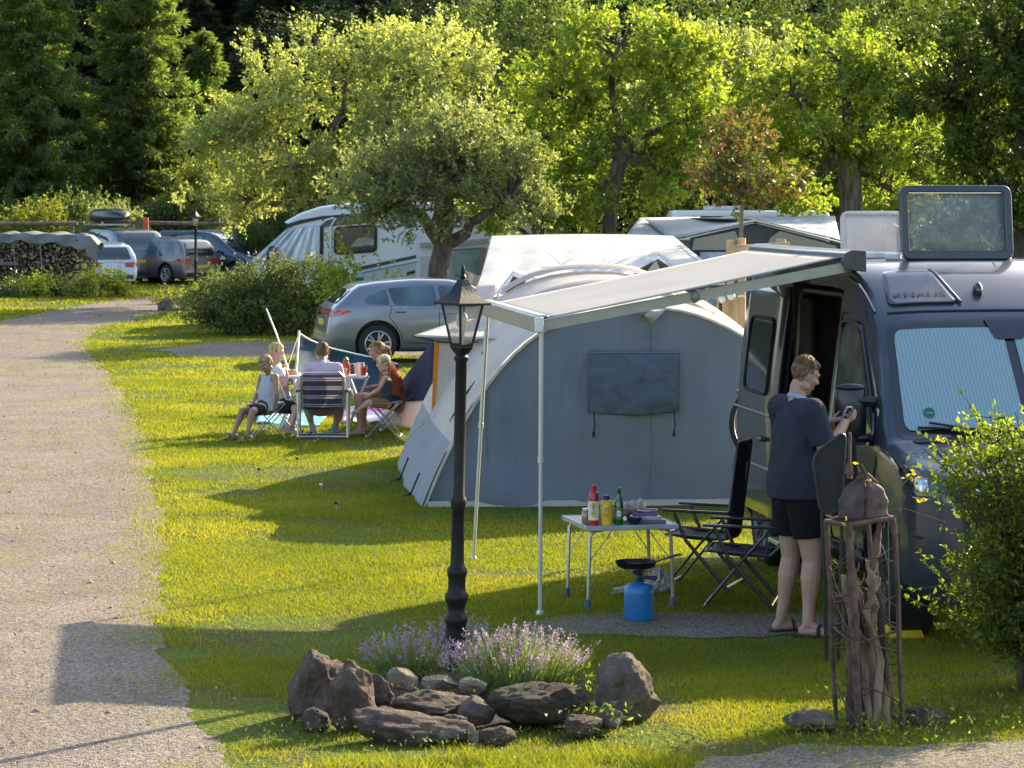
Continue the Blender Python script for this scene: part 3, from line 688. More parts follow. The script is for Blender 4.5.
def patch(mb, poly, fn, r=.05, nu=14, nv=8):
    cols = scan(roundpoly(poly, r) if r else poly, nu, nv); vs = [fn(u, z) for u, zs in cols for z in zs]
    fs = [(i*(nv+1)+j, (i+1)*(nv+1)+j, (i+1)*(nv+1)+j+1, i*(nv+1)+j+1) for i in range(nu) for j in range(nv)]
    return mb.add(vs, fs)
def wheel(parent, x, y, r, w=.2, spokes=5, side=1, rimc=(.55, .56, .58), M=None):
    """side=+1: outer face towards +y"""
    T = Matrix.Translation((x, y, r)) @ Matrix.Rotation(R(-90*side), 4, 'X')
    a = MB(T); a.lathe([(r*.62, -w/2), (r*.9, -w/2), (r*.98, -w*.38), (r, -w*.2), (r, w*.2), (r*.98, w*.38), (r*.9, w/2), (r*.68, w/2), (r*.62, w*.4)], seg=32, cap=False)
    tire = a.build('wheel', mat('tyre', (.022, .022, .022), .85, vary=.2), parent)
    b = MB(T); b.lathe([(r*.69, w*.5), (r*.66, w*.52), (r*.60, w*.40), (r*.60, -w*.3)], seg=32, cap=False)
    b.lathe([(0, w*.36), (r*.13, w*.36), (r*.15, w*.30), (r*.15, w*.1)], seg=16)
    for k in range(spokes):
        t = 2*math.pi*k/spokes
        for d in (-.12, .12):
            c, s_ = math.cos(t), math.sin(t); c2, s2 = math.cos(t+d*1.6), math.sin(t+d*1.6)
            b.tube([(c*r*.1, s_*r*.1, w*.33), (c2*r*.62, s2*r*.62, w*.43)], [r*.05, r*.06], 6, flat=.6)
    b.build('rim', mat('alloy%d' % int(rimc[0]*100), rimc, .3, metal=.8, vary=.05), tire)
    c = MB(T); c.lathe([(r*.61, w*.1), (.01, w*.1)], seg=24, cap=False); c.build('brake_disc', mat('dark_metal', (.03, .03, .03), .6), tire)
    return tire
glass_d = mat('tinted_glass', (.012, .018, .02), .04, vary=.0, spec=.9, coat=1)
glass_b = mat('car_glass_blue', (.05, .10, .12), .05, vary=.5, scale=1.6, spec=.8, coat=1)
black_p = mat('black_plastic', (.018, .018, .02), .45, vary=.15)
rubber = mat('rubber', (.015, .015, .015), .8)
chrome = mat('chrome', (.6, .6, .62), .15, metal=1, vary=.02)
alum = mat('aluminium', (.55, .55, .54), .35, metal=.85, vary=.06)
whitep = mat('white_paint', (.72, .73, .73), .35, vary=.03, coat=.4)
redl = mat('red_lens', (.5, .008, .012), .15, vary=.25, scale=20, coat=1)
ylw = mat('yellow_plate', (.75, .5, .04), .4, vary=.05)
blackm = mat('black_cloth', (.012, .012, .014), .9, vary=.2, bump=.003)
def paint(name, c, met=.45, rough=.32): return mat(name, c, rough, metal=met, vary=.03, scale=2, coat=1, dirt=([q*.7 for q in c], 1.3, .62))
def car(name, label, cat, loc, rz, L, Wd, top, belt, pm, windows, rearwin, wr=.32, axles=(.85, 3.5), lights=None, low=.2, roof_rails=False, boxy=False, tumble=.13, wid=None, sidelines=True, rear_extra=True, front=None, doors=(), rimc=(.55, .56, .58), spokes=5, handle_u=()):
    root = thing(name, label, cat, loc, rz)
    hw = Wd/2
    wid = wid or [(0, hw*.62), (.06, hw*.78), (.2, hw*.90), (.5, hw*.97), (1, hw), (L-.8, hw), (L-.3, hw*.965), (L-.12, hw*.93), (L-.04, hw*.87), (L, hw*.78)]
    sh = Shell(L, top, wid, belt, low, tumble=tumble, boxy=boxy)
    st = sorted(set([0, .03, .07, .12, .2]+list(np.linspace(.3, L-.35, 34))+[L-.28, L-.2, L-.13, L-.08, L-.04, L-.015, L]))
    o = sh.body(st).build('body', [pm, black_p], root, ang=38)
    cut = MB(); 
    for a in axles:
        cut.M = Matrix.Translation((-a, 0, wr+.02)) @ Matrix.Rotation(R(90), 4, 'X'); cut.lathe([(wr+.06, -hw-.2), (wr+.06, -hw+.24)], seg=40); cut.lathe([(wr+.06, hw-.24), (wr+.06, hw+.2)], seg=40)
    co = cut.build('arch_cutter', black_p, root, smooth=False)
    md = o.modifiers.new('arch', 'BOOLEAN'); md.operation = 'DIFFERENCE'; md.object = co; md.solver = 'EXACT'; md.material_mode = 'TRANSFER'
    bpy.context.view_layer.update(); dg = bpy.context.evaluated_depsgraph_get(); me = bpy.data.meshes.new_from_object(o.evaluated_get(dg)); o.modifiers.clear(); o.data = me
    me.polygons.foreach_set('use_smooth', [True]*len(me.polygons)); me.set_sharp_from_angle(angle=R(38))
    bpy.data.objects.remove(co)
    for a in axles:
        for sd_ in (-1, 1): wheel(root, -a, sd_*(hw-.11), wr, .2, spokes, sd_, rimc)
    for sgn in (-1, 1):
        fn = lambda u, z: (-u, sgn*(sh.side_v(u, z)+.006), z)
        for k, w in enumerate(windows):
            mb = MB(); patch(mb, w, fn, .05); mb.build('window', glass_b, root)
        if windows:
            mb = MB(); allp = np.array([p for w in windows for p in w]); z0 = allp[:, 1].min()
            mb.tube([(-u, sgn*(sh.side_v(u, z0-.015)+.006), z0-.015) for u in np.linspace(allp[:, 0].min(), allp[:, 0].max(), 20)], .008, 5)
            mb.build('window_trim', chrome, root)
        for poly in doors:      # door gaps
            mb = MB(); pts = [(-u, sgn*(sh.side_v(u, z)+.002), z) for u, z in poly]
            dense = []
            for a, b in zip(pts[:-1], pts[1:]):
                for k in range(6):
                    t = k/6; u = -(a[0]*(1-t)+b[0]*t); z = a[2]*(1-t)+b[2]*t; dense.append((-u, sgn*(sh.side_v(u, z)+.001), z))
            mb.tube(dense, .006, 4); mb.build('door_gap', rubber, root)
        for hu, hz in handle_u:
            mb = MB(); mb.tube([(-hu+.09, sgn*(sh.side_v(hu, hz)+.012), hz), (-hu+.05, sgn*(sh.side_v(hu, hz)+.035), hz), (-hu-.05, sgn*(sh.side_v(hu, hz)+.035), hz), (-hu-.09, sgn*(sh.side_v(hu, hz)+.012), hz)], .014, 6); mb.build('door_handle', pm, root)
        # sill
        mb = MB(); mb.tube([(-u, sgn*(sh.side_v(u, low+.05)+.004), low+.04) for u in np.linspace(axles[0]+wr+.08, axles[1]-wr-.08, 8)], .035, 6); mb.build('sill', black_p, root)
        if roof_rails:
            mb = MB(); us = np.linspace(*roof_rails, 12); mb.tube([(-u, sgn*(sh.wid(u)*.68), sh.top_z(u, sh.wid(u)*.68)+.04) for u in us], .016, 6)
            for u in (us[0], us[-1], us[6]): mb.tube([(-u, sgn*sh.wid(u)*.68, sh.top_z(u, sh.wid(u)*.68)-.02), (-u, sgn*sh.wid(u)*.68, sh.top_z(u, sh.wid(u)*.68)+.04)], .014, 5)
            mb.build('roof_rail', alum, root)
        if lights:
            z0, z1, uin, vin = lights
            mb = MB(); patch(mb, [(L-uin, (z0+z1)/2+.03), (L-.05, z0), (L-.05, z1), (L-uin*.7, z1)], lambda u, z: (-u, sgn*(sh.side_v(u, z)+.008), z), .02, 8, 5)
            patch(mb, [(vin, z0+.02), (hw*.90, z0), (hw*.90, z1), (vin, z1-.02)], lambda v, z: (-(sh.rear_u(z, v)+.026), sgn*v, z), .02, 8, 5)
            mb.build('tail_light', redl, root)
    if rearwin:
        mb = MB(); patch(mb, rearwin, lambda v, z: (-(sh.rear_u(z, v)+.028), v, z), .05, 16, 8); mb.build('rear_window', glass_d, root)
    if rear_extra:
        zc = lights[0]-.1 if lights else .75
        u = sh.rear_u(zc, .2)
        mb = MB(); mb.box((-u-.012, 0, zc), (.012, .50, .11)); mb.build('number_plate', ylw, root)
        mb = MB(); mb.box((-L+.0, 0, .33), (.05, Wd*.74, .14)); mb.build('bumper_insert', black_p, root, bevel=.01)
    if front:     # windscreen polygon in (v,z)
        mb = MB(); patch(mb, front, lambda v, z: (-(sh.rear_u(z, v, True)-.010), v, z), .05, 16, 8); mb.build('windscreen', glass_b, root)
    # mirrors
    mu = belt[0][0]
    for sgn in (-1, 1):
        u = windows[0][0][0]+.12 if windows else 1.4; z = sh.belt(u)+.08
        mb = MB(); mb.ell((-u, sgn*(hw+.10), z), (.06, .11, .075), 12, 8); mb.box((-u, sgn*(hw+.0), z-.04), (.04, .1, .03)); mb.build('mirror', pm, root)
    return root, sh

# silver hatchback, side on
L = 4.36
silver = paint('silver_paint', (.20, .22, .25), .5, .28)
top = [(0, .62), (.05, .74), (.3, .84), (1.05, .98), (1.12, 1.0), (1.85, 1.37), (2.2, 1.44), (2.8, 1.45), (3.5, 1.40), (3.82, 1.34), (4.18, 1.02), (4.26, .95), (4.33, .8), (4.36, .5)]
belt = [(0, .72), (1, .92), (3.2, .97), (4.0, 1.0), (4.36, .98)]
wins = [[(1.55, .97), (2.40, .985), (2.42, 1.33), (2.0, 1.31)], [(2.46, .985), (3.22, 1.0), (3.30, 1.29), (2.48, 1.335)], [(3.29, 1.0), (3.72, 1.03), (3.70, 1.14), (3.34, 1.28)]]
sc_loc = G(335, 360); 
# rear end left in the picture, nose to the right
yaw = R(13)
cpos = Vector((P(320, 360, 50.2).x, 50.2, 0)) + Vector((math.cos(yaw)*L, math.sin(yaw)*L, 0))
c1, sh1 = car('parked_car', 'silver hatchback parked side-on behind the blue windbreak', 'car', tuple(cpos), yaw, L, 1.79, top, belt, silver, wins,
    [(-.55, 1.04), (.55, 1.04), (.48, 1.27), (-.48, 1.27)], .335, (.86, 3.50), (.80, .93, .42, .45), rear_extra=True, tumble=.20,
    doors=([(2.43, .96), (2.44, .35)], [(3.26, .99), (3.30, .80), (3.10, .52), (3.06, .36), (2.44, .33), (1.36, .33)]), handle_u=((2.28, .86), (3.10, .89)))
# distant cars
def parked(px, Yr, rz): return (P(px, 0, Yr).x, Yr, 0)
wp = paint('white_car_paint', (.62, .66, .72), .1, .3)
tmpv = lambda H, L: [(0, .65), (.05, .80), (.35, .92), (.95, 1.05), (1.75, H-.16), (2.1, H-.04), (2.7, H), (L-.9, H-.03), (L-.4, H-.1), (L-.14, H-.38), (L-.05, H-.65), (L, .5)]
def mpv(name, label, cat, rearpos, rz, L, Wd, H, pm, plate=True, **k):
    """rearpos: world position of the middle of the rear bumper; rz: heading of the nose"""
    loc = Vector((rearpos[0], rearpos[1], 0))+Vector((math.cos(rz), math.sin(rz), 0))*L
    b = .56*H+.02; h = H-.12
    wins = [[(1.35, b+.02), (2.15, b+.03), (2.17, h), (1.85, h-.02)], [(2.22, b+.03), (3.05, b+.04), (3.07, h-.01), (2.24, h)], [(3.15, b+.05), (L-.42, b+.08), (L-.55, h-.04), (3.17, h-.02)]]
    top = tmpv(H, L)
    return car(name, label, cat, tuple(loc), rz, L, Wd, top, [(0, b-.1), (1, b-.02), (L, b+.04)], pm, wins, [(-Wd*.34, b+.06), (Wd*.34, b+.06), (Wd*.30, H-.17), (-Wd*.30, H-.17)], .33, (.9, L-.82), (b-.20, b-.02, .3, Wd*.22), tumble=.13, front=[(-Wd*.40, b-.02), (Wd*.40, b-.02), (Wd*.33, H-.14), (-Wd*.33, H-.14)], **k)
hd = R(128)     # nose points up-left away from the camera
mpv('parked_car', 'small white hatchback parked beside the wood stack', 'car', at(114, 93), R(112), 4.1, 1.72, 1.45, wp)
gpv = paint('grey_minivan_paint', (.10, .115, .13), .5, .35)
v2, s2 = mpv('parked_minivan', 'tall dark grey minivan carrying the black roof box', 'minivan', at(143, 96.5), R(122), 4.75, 1.86, 1.86, gpv, boxy=True)
bpv = paint('bronze_paint', (.19, .175, .155), .55, .33)
mpv('parked_car', 'brown-grey estate car behind the distant lamp post', 'car', at(202, 96), R(137), 4.34, 1.8, 1.57, bpv, roof_rails=(1.9, 3.6))
npv = paint('navy_paint', (.045, .075, .12), .45, .3)
root, _ = mpv('parked_minivan', 'dark blue minivan facing the hedge behind the brown-grey estate', 'minivan', at(150, 100.5), R(-24), 4.8, 1.9, 1.75, npv, roof_rails=(2, 4))
# roof box on the grey minivan
def roofbox():
    root = thing('roof_box', 'black roof box strapped on the tall grey minivan', 'roof box')
    x, y = at(136, 96.5); hx = math.cos(R(122)); hy = math.sin(R(122)); root.location = (x+hx*2.15, y+hy*2.15, 1.95); root.rotation_euler.z = R(122)
    mb = MB()
    def fn(i, j):
        a = i; u = -1.0+2.0*j; e = (1-abs(u)**3.5)**.5; t = 2*math.pi*a
        return (u*1.2, .45*max(e, .05)*np.sign(math.cos(t))*abs(math.cos(t))**.6, .26+.30*max(e, .05)*np.sign(math.sin(t))*abs(math.sin(t))**.75*(1 if math.sin(t) > 0 else .5))
    mb.grid(fn, 24, 20); mb.build('shell', mat('box_black', (.015, .016, .018), .3, coat=.5), root)
    mb = MB()
    for u in (-.55, .55): mb.box((u, 0, .02), (.06, 1.3, .05)); mb.box((u, .5, .07), (.05, .05, .1)); mb.box((u, -.5, .07), (.05, .05, .1))
    mb.build('crossbars', alum, root)
roofbox()
# ---------------------------------------------------------------- campervan
PSI = 7.5
back = Vector((-math.sin(R(PSI)), math.cos(R(PSI)), 0)); leftv = Vector((-math.cos(R(PSI)), -math.sin(R(PSI)), 0))
VO = Vector((3.488, 17.89, 0))
def VW(u, v, z): return VO+back*u+leftv*v+Vector((0, 0, z))     # v towards picture left
van = thing('campervan', 'dark grey campervan with open side door and extended awning', 'campervan', tuple(VO), R(-90+PSI))
# local frame: x = -u, y = -v  (v towards picture left)
vp = mat('van_paint', (.042, .056, .074), .33, metal=.3, vary=.05, scale=1.5, coat=.7, dirt=((.065, .072, .078), 3, .6))
VL = 5.45
vtop = [(0, .50), (.01, .74), (.04, .98), (.10, 1.10), (.35, 1.16), (.80, 1.255), (.86, 1.27), (.90, 1.30), (1.50, 1.98), (1.56, 2.03), (1.66, 2.10), (2.0, 2.29), (2.25, 2.365), (2.6, 2.38), (5.2, 2.38), (5.37, 2.34), (5.42, 2.2), (5.45, 1.2)]
vwid = [(0, .66), (.04, .76), (.10, .84), (.25, .93), (.5, .985), (.9, 1.0), (1.4, 1.0), (2.2, 1.02), (5.25, 1.02), (5.38, 1.0), (5.45, .93)]
VS = Shell(VL, vtop, vwid, [(0, .95), (.5, 1.1), (.9, 1.22), (5.45, 1.25)], low=.30, tumble=.105, sig=.012, boxy=True)
# z levels of the tall part come out constant once the roof is level, so the door hole is clean
st = sorted(set([0, .012, .03, .06, .1, .15, .22, .3, .4, .55, .7, .8, .85, .9, 1.0, 1.1, 1.2, 1.3, 1.4, 1.5, 1.57, 1.66, 1.8, 1.95, 2.1, 2.3, 2.45]+list(np.linspace(2.62, 3.62, 5))+list(np.linspace(3.7, 5.2, 8))+[5.3, 5.37, 5.41, 5.44, 5.45]))
DO0, DO1 = 2.3, 3.62
# move the contour knots so that one level lies at the door head
def skip(u0, u1, zc, side): return side == -1 and u0 >= DO0-1e-6 and u1 <= DO1+1e-6 and .45 < zc < 2.2
mbv = VS.body(st, skip)
vb = mbv.build('body', [vp, black_p], van, ang=32, world=False)
cut = MB()
for a in (1.0, 4.55):
    cut.M = Matrix.Translation((-a, 0, .40)) @ Matrix.Rotation(R(90), 4, 'X'); cut.lathe([(.41, -1.3), (.41, -.74)], seg=48); cut.lathe([(.41, .74), (.41, 1.3)], seg=48)
cc = cut.build('cutter', black_p, van, smooth=False)
md = vb.modifiers.new('arch', 'BOOLEAN'); md.operation = 'DIFFERENCE'; md.object = cc; md.solver = 'FLOAT' if 'FLOAT' in [i.identifier for i in md.bl_rna.properties['solver'].enum_items] else 'FAST'
bpy.context.view_layer.update(); me = bpy.data.meshes.new_from_object(vb.evaluated_get(bpy.context.evaluated_depsgraph_get())); vb.modifiers.clear(); vb.data = me; bpy.data.objects.remove(cc)
me.polygons.foreach_set('use_smooth', [True]*len(me.polygons)); me.set_sharp_from_angle(angle=R(32))
# inner wheel housings
for a in (1.0, 4.55):
    for sg in (-1, 1):
        mb = MB(); mb.M = Matrix.Translation((-a, 0, .40)) @ Matrix.Rotation(R(90), 4, 'X')
        z0, z1 = (.72, .98) if sg > 0 else (-.72, -.98); mb.lathe([(.001, z0), (.42, z0), (.42, z1)], seg=40, cap=False); mb.build('wheel_housing', rubber, van)
def vs_(u, z, off=.006, sg=-1): return (-u, sg*(VS.side_v(u, z)+off), z)
def vt(v, z, off=.008): u = VS.rear_u(z, v, True); return (-(u-off), -v, z)
def vtu(u, v, off=.008):     # on the top skin; v picture-left positive
    return (-u+off*.7, -v, VS.top_z(u, v)+off*.7)
for a in (1.0, 4.55):
    for sg in (-1, 1): wheel(van, -a, sg*.88, .35, .22, 8, sg, (.10, .10, .11))
# windscreen with the thermal mat behind the glass
wsp = [(.865, .91), (.865, -.91), (1.53, -.81), (1.53, .81)]
mb = MB(); patch(mb, wsp, lambda u, v: vtu(u, v, .005), .08, 20, 20); mb.build('windscreen_surround', mat('black_frit', (.012, .013, .015), .12, coat=1), van)
def reflmat():
    m, t, b = new_mat('thermal_mat'); Lk = t.links.new; tc = N(t, 'ShaderNodeTexCoord')
    wv = N(t, 'ShaderNodeTexWave'); wv.bands_direction = 'Y'; wv.inputs['Scale'].default_value = 13; wv.inputs['Distortion'].default_value = 1.2; Lk(tc.outputs['Object'], wv.inputs['Vector'])
    cr = N(t, 'ShaderNodeValToRGB'); e = cr.color_ramp.elements; e[0].color = (.17, .27, .29, 1); e[1].color = (.25, .38, .40, 1); Lk(wv.outputs[0], cr.inputs[0]); Lk(cr.outputs[0], b.inputs['Base Color'])
    b.inputs['Roughness'].default_value = .4; b.inputs['Metallic'].default_value = .25; b.inputs['Coat Weight'].default_value = 1; b.inputs['Coat Roughness'].default_value = .02
    return m
rm = reflmat()
def wspatch(vl, vr, name='windscreen'):
    p = [(.915, vl*(.97 if abs(vl) > .5 else 1)), (.915, vr*(.97 if abs(vr) > .5 else 1)), (1.47, vr*(.89 if abs(vr) > .5 else 1)), (1.47, vl*(.89 if abs(vl) > .5 else 1))]
    mb = MB(); patch(mb, p, lambda u, v: vtu(u, v, .012), .06, 20, 14); return mb.build(name, rm, van)
g1 = wspatch(.87, .035, 'windscreen'); wspatch(-.035, -.87, 'windscreen')
# mirror foot / sensor, top centre
mb = MB(); patch(mb, [(1.40, .10), (1.40, -.10), (1.53, -.15), (1.53, .15)], lambda u, v: vtu(u, v, .018), .02, 6, 6); mb.build('sensor_housing', mat('black_frit', (0, 0, 0)), van)
# green sticker
mb = MB(); cu, cv = 1.005, .66
mb.add([vtu(cu, cv, .017)]+[vtu(cu+.028*math.sin(t), cv+.038*math.cos(t), .017) for t in np.linspace(0, 6.283, 20)[:-1]], [(0, i+1, (i+1) % 19+1) for i in range(19)]); mb.build('sticker', mat('sticker_green', (.01, .12, .08), .4), van)
mb = MB(); mb.tube([vtu(cu-.004+.003*math.sin(k*2), cv+.024-.006*k, .020) for k in range(9)], .0025, 4); mb.build('sticker_print', mat('sticker_print_m', (.4, .55, .45), .5), van)
# wipers
for v0, v1 in ((.62, -.05), (-.1, -.72)):
    mb = MB(); mb.tube([vtu(.875, v0-.55, .03), vtu(.90, v0-.2, .035), vtu(.945, v0+.06, .03)], [.014, .011, .008], 6)
    mb.tube([vtu(.925, v0+.14, .025), vtu(.895, v0-.35, .025)], .009, 6); mb.build('wiper', black_p, van)
mb = MB(); patch(mb, [(.79, .80), (.79, -.80), (.862, -.82), (.862, .82)], lambda u, v: vtu(u, v, .01), .02, 6, 20); mb.build('scuttle', black_p, van)
# bonnet seam, headlights, grille, bumper
mb = MB(); mb.tube([vtu(u, .70+.02*math.sin(u*4), .002) for u in np.linspace(.12, .78, 14)], .006, 4); mb.tube([vtu(u, -.70, .002) for u in np.linspace(.12, .78, 14)], .006, 4)
mb.tube([vt(v, .985, .001) for v in np.linspace(.62, -.62, 20)], .006, 4); mb.build('bonnet_seam', rubber, van)
def frontfn(off):
    """wraps from the nose round to the side; s = along, z"""
    def f(s, z):
        # s: 0 at v=.3 on the nose, increasing outwards and back along the side
        v = .30+s
        if v <= .70: u = VS.rear_u(z, v, True); return (-(u-off), -v, z)
        u0 = VS.rear_u(z, .70, True); k = min((v-.70)/.12, 1); uu = u0+(v-.70)*1.25
        return (-(uu-off*(1-k*.7)), -(max(.70, VS.side_v(uu, z)*k+.70*(1-k))+off), z)
    return f
hl = [(.36, .93), (.62, .955), (.86, 1.19), (.74, 1.20), (.40, 1.06), (.10, 1.03), (.08, .985)]
def mirrored(fn): return lambda s, z: (lambda p: (p[0], -p[1], p[2]))(fn(s, z))
for sg in (1, -1):
    f1 = frontfn(.010); f2 = frontfn(.018)
    g = f1 if sg > 0 else mirrored(f1); h = f2 if sg > 0 else mirrored(f2)
    mb = MB(); patch(mb, [(.05, .96), (.60, .925), (.80, 1.17), (.72, 1.185), (.38, 1.085), (.06, 1.04)], g, .02, 22, 8); hlm = mb.build('headlight', mat('lens_dark', (.045, .05, .055), .05, vary=.8, scale=26, coat=1, spec=1), van)
    mb = MB(); patch(mb, [(.12, .985), (.34, .96), (.36, 1.055), (.12, 1.02)], h, .03, 8, 5); mb.build('reflector', mat('headlamp_reflector', (.55, .55, .56), .12, metal=.9, vary=.55, scale=35), hlm); mb = MB(); patch(mb, [(.44, .965), (.58, .965), (.64, 1.06), (.50, 1.08)], h, .03, 8, 5)
    mb.build('reflector', mat('headlamp_reflector', (.55, .55, .56), .12, metal=.9, vary=.55, scale=35), hlm)
    mb = MB(); a = h; mb.tube([a(s, .942+.012*s+ .20*max(0, s-.6)) for s in np.linspace(.06, .62, 12)], .006, 5); mb.build('light_strip', chrome, hlm)
mb = MB(); mb.grid(lambda i, j: vt(.56-1.12*i, .80+.13*j, .012), 20, 3); mb.build('grille', black_p, van)
mb = MB()
for z in (.82, .86, .90): mb.tube([vt(v, z, .02) for v in np.linspace(.55, -.55, 16)], .006, 4)
mb.build('grille_bars', chrome, van)
mb = MB(); mb.grid(lambda i, j: vt(.62-1.24*i, .36+.16*j, .012), 20, 3); mb.build('lower_intake', black_p, van)
mb = MB(); mb.tube([frontfn(.004)(s, .70-.0*s) for s in np.linspace(-.28, .62, 24)], .008, 5); mb.build('bumper_crease', rubber, van)
for sg in (1, -1):
    p = vt(.66, .50, .0); mb = MB(Matrix.Translation((p[0]+.012, p[1]*sg, p[2])) @ Matrix.Rotation(R(-20*sg), 4, 'Z') @ Matrix.Rotation(R(90), 4, 'Y'))
    mb.lathe([(.065, -.03), (.066, .012), (.055, .018), (.05, .0)], seg=24, cap=False); bz = mb.build('fog_light', black_p, van)
    mb = MB(Matrix.Translation((p[0]+.012, p[1]*sg, p[2])) @ Matrix.Rotation(R(-20*sg), 4, 'Z') @ Matrix.Rotation(R(90), 4, 'Y')); mb.ell((0, 0, 0), (.05, .05, .016), 20, 8); mb.build('lens', mat('fog_lens', (.42, .42, .38), .1, vary=.5, scale=60, coat=1), bz)
# forehead panel emboss, lettering, antenna knob
mb = MB(); patch(mb, [(1.67, .76), (1.67, .27), (2.06, .36), (2.06, .70)], lambda u, v: vtu(u, v, .012), .05, 12, 12); mb.build('roof_recess', vp, van, solid=.016)
for (a, b) in (((1.67, .26), (2.08, .36)),):
    mb = MB(); mb.tube([vtu(a[0]+(b[0]-a[0])*t, a[1]+(b[1]-a[1])*t, .012) for t in np.linspace(0, 1, 8)], .014, 8); mb.build('roof_rib', vp, van)
def text_on(word, u0, v0, h, w, name, m_, off=.029):
    cu_ = bpy.data.curves.new('txt', 'FONT'); cu_.body = word; cu_.size = 1; cu_.offset = .022; cu_.resolution_u = 3
    to = bpy.data.objects.new('txt', cu_); COL.objects.link(to); bpy.context.view_layer.update()
    me = bpy.data.meshes.new_from_object(to.evaluated_get(bpy.context.evaluated_depsgraph_get())); bpy.data.objects.remove(to)
    bm = bmesh.new(); bm.from_mesh(me); bmesh.ops.triangulate(bm, faces=bm.faces); bmesh.ops.subdivide_edges(bm, edges=[e for e in bm.edges if e.calc_length() > .3], cuts=2)
    co = np.array([v.co[:] for v in bm.verts]); mn = co.min(0); mxx = co.max(0)
    for v in bm.verts:
        s = (v.co.x-mn[0])/(mxx[0]-mn[0]); t = (v.co.y-mn[1])/(mxx[1]-mn[1])
        v.co = vtu(u0+h*t, v0-w*s, off)
    bm.to_mesh(me); bm.free(); me.materials.append(m_); me.name = name; return link(name, me, van)
text_on('KNAUS', 1.735, .70, .046, .36, 'lettering', mat('lettering_dark', (.02, .03, .04), .4))
mb = MB(); p = vtu(1.78, .10, .0); mb.ell((p[0]-.01, p[1], p[2]+.02), (.06, .032, .06), 16, 10); mb.build('antenna_base', mat('gloss_black', (.01, .01, .012), .15, coat=1), van)
mb = MB(); mb.tube([vtu(u, .86*VS.wid(u)-.01, .004) for u in np.linspace(1.64, 2.3, 10)], .012, 6); mb.build('roof_gutter', vp, van)
mb = MB(); mb.tube([vtu(1.60, v, .003) for v in np.linspace(.78, -.78, 24)], .008, 5); mb.build('roof_seam', rubber, van)
# cab door: window, seams, handle, mirror
mb = MB(); patch(mb, [(1.17, 1.24), (2.16, 1.24), (2.16, 1.93), (1.78, 1.93), (1.22, 1.34)], lambda u, z: vs_(u, z, .008), .06, 20, 10); mb.build('door_window', mat('cab_glass', (.03, .05, .045), .03, vary=.9, scale=6, coat=1, spec=1), van)
mb = MB(); w_ = roundpoly([(1.13, 1.20), (2.20, 1.20), (2.20, 1.97), (1.76, 1.97), (1.16, 1.36)], .07); mb.tube([vs_(u, z, .008) for u, z in w_+w_[:1]], .014, 6); mb.build('window_frame', mat('black_frit', (0, 0, 0)), van)
mb = MB(); mb.tube([vs_(u, z, .001) for u, z in [(1.38, .62), (1.42, .42), (2.15, .38), (2.235, .5), (2.245, 1.3), (2.245, 2.02), (1.75, 2.05), (1.08, 1.42), (1.05, 1.1), (1.2, .86)]], .008, 5); mb.build('door_seam', rubber, van)
mb = MB(); mb.tube([vs_(2.0, 1.08, .02), vs_(2.03, 1.08, .045), vs_(2.15, 1.08, .045), vs_(2.18, 1.08, .02)], .016, 6); mb.build('door_handle', black_p, van)
mb = MB(); a = VS.side_v(1.2, 1.2)-.11
mb.grid(lambda i, j: (lambda t, z: (-1.20-.03+.05*math.sin(t)*(1-.4*abs(2*z-1)**3), -(a+.24+.11*math.cos(t)*(1-.10*abs(2*z-1)**4)), 1.21+.37*z))(2*math.pi*i, j), 20, 10)
mb.box((-1.22, -(a+.24), 1.21), (.08, .19, .02)); mb.ell((-1.23, -(a+.24), 1.575), (.05, .105, .03), 16, 8)
mb.tube([(-1.22, -(a-.02), 1.47), (-1.22, -(a+.20), 1.49)], .035, 8); mb.tube([(-1.22, -(a-.02), 1.25), (-1.22, -(a+.20), 1.24)], .03, 8)
mb.build('side_mirror', mat('mirror_black', (.014, .015, .018), .35, coat=.3), van)
mb = MB(); mb.ell((-1.22, -(a+.36), 1.33), (.012, .02, .04), 10, 6); mb.build('indicator_lens', mat('amber', (.5, .2, .02), .2), van)
# door opening: frame, dark interior
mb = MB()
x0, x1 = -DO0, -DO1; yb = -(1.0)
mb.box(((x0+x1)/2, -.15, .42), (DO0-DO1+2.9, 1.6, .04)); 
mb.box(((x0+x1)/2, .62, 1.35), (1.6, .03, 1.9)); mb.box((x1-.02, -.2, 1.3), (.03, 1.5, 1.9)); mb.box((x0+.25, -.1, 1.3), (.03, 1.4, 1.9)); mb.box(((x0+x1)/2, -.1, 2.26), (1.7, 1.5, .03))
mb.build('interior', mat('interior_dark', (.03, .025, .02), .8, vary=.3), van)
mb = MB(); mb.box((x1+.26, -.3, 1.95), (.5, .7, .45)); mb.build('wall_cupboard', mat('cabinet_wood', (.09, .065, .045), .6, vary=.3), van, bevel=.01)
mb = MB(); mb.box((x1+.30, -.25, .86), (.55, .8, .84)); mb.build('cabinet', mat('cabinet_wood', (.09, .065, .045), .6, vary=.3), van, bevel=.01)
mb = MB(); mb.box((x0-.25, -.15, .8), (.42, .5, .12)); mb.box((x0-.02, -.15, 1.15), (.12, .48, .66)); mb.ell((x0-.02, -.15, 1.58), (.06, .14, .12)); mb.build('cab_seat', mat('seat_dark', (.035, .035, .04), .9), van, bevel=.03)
fr = [(DO0, .44), (DO1, .44), (DO1, 2.12), (DO0, 2.12)]
mb = MB(); rp = roundpoly([(DO0+.01, .47), (DO1-.01, .47), (DO1-.01, 2.14), (DO0+.01, 2.14)], .08); mb.tube([vs_(u, z, -.02) for u, z in rp+rp[:1]], .022, 6); mb.build('door_frame', mat('door_frame_m', (.05, .055, .05), .3, coat=.5), van)
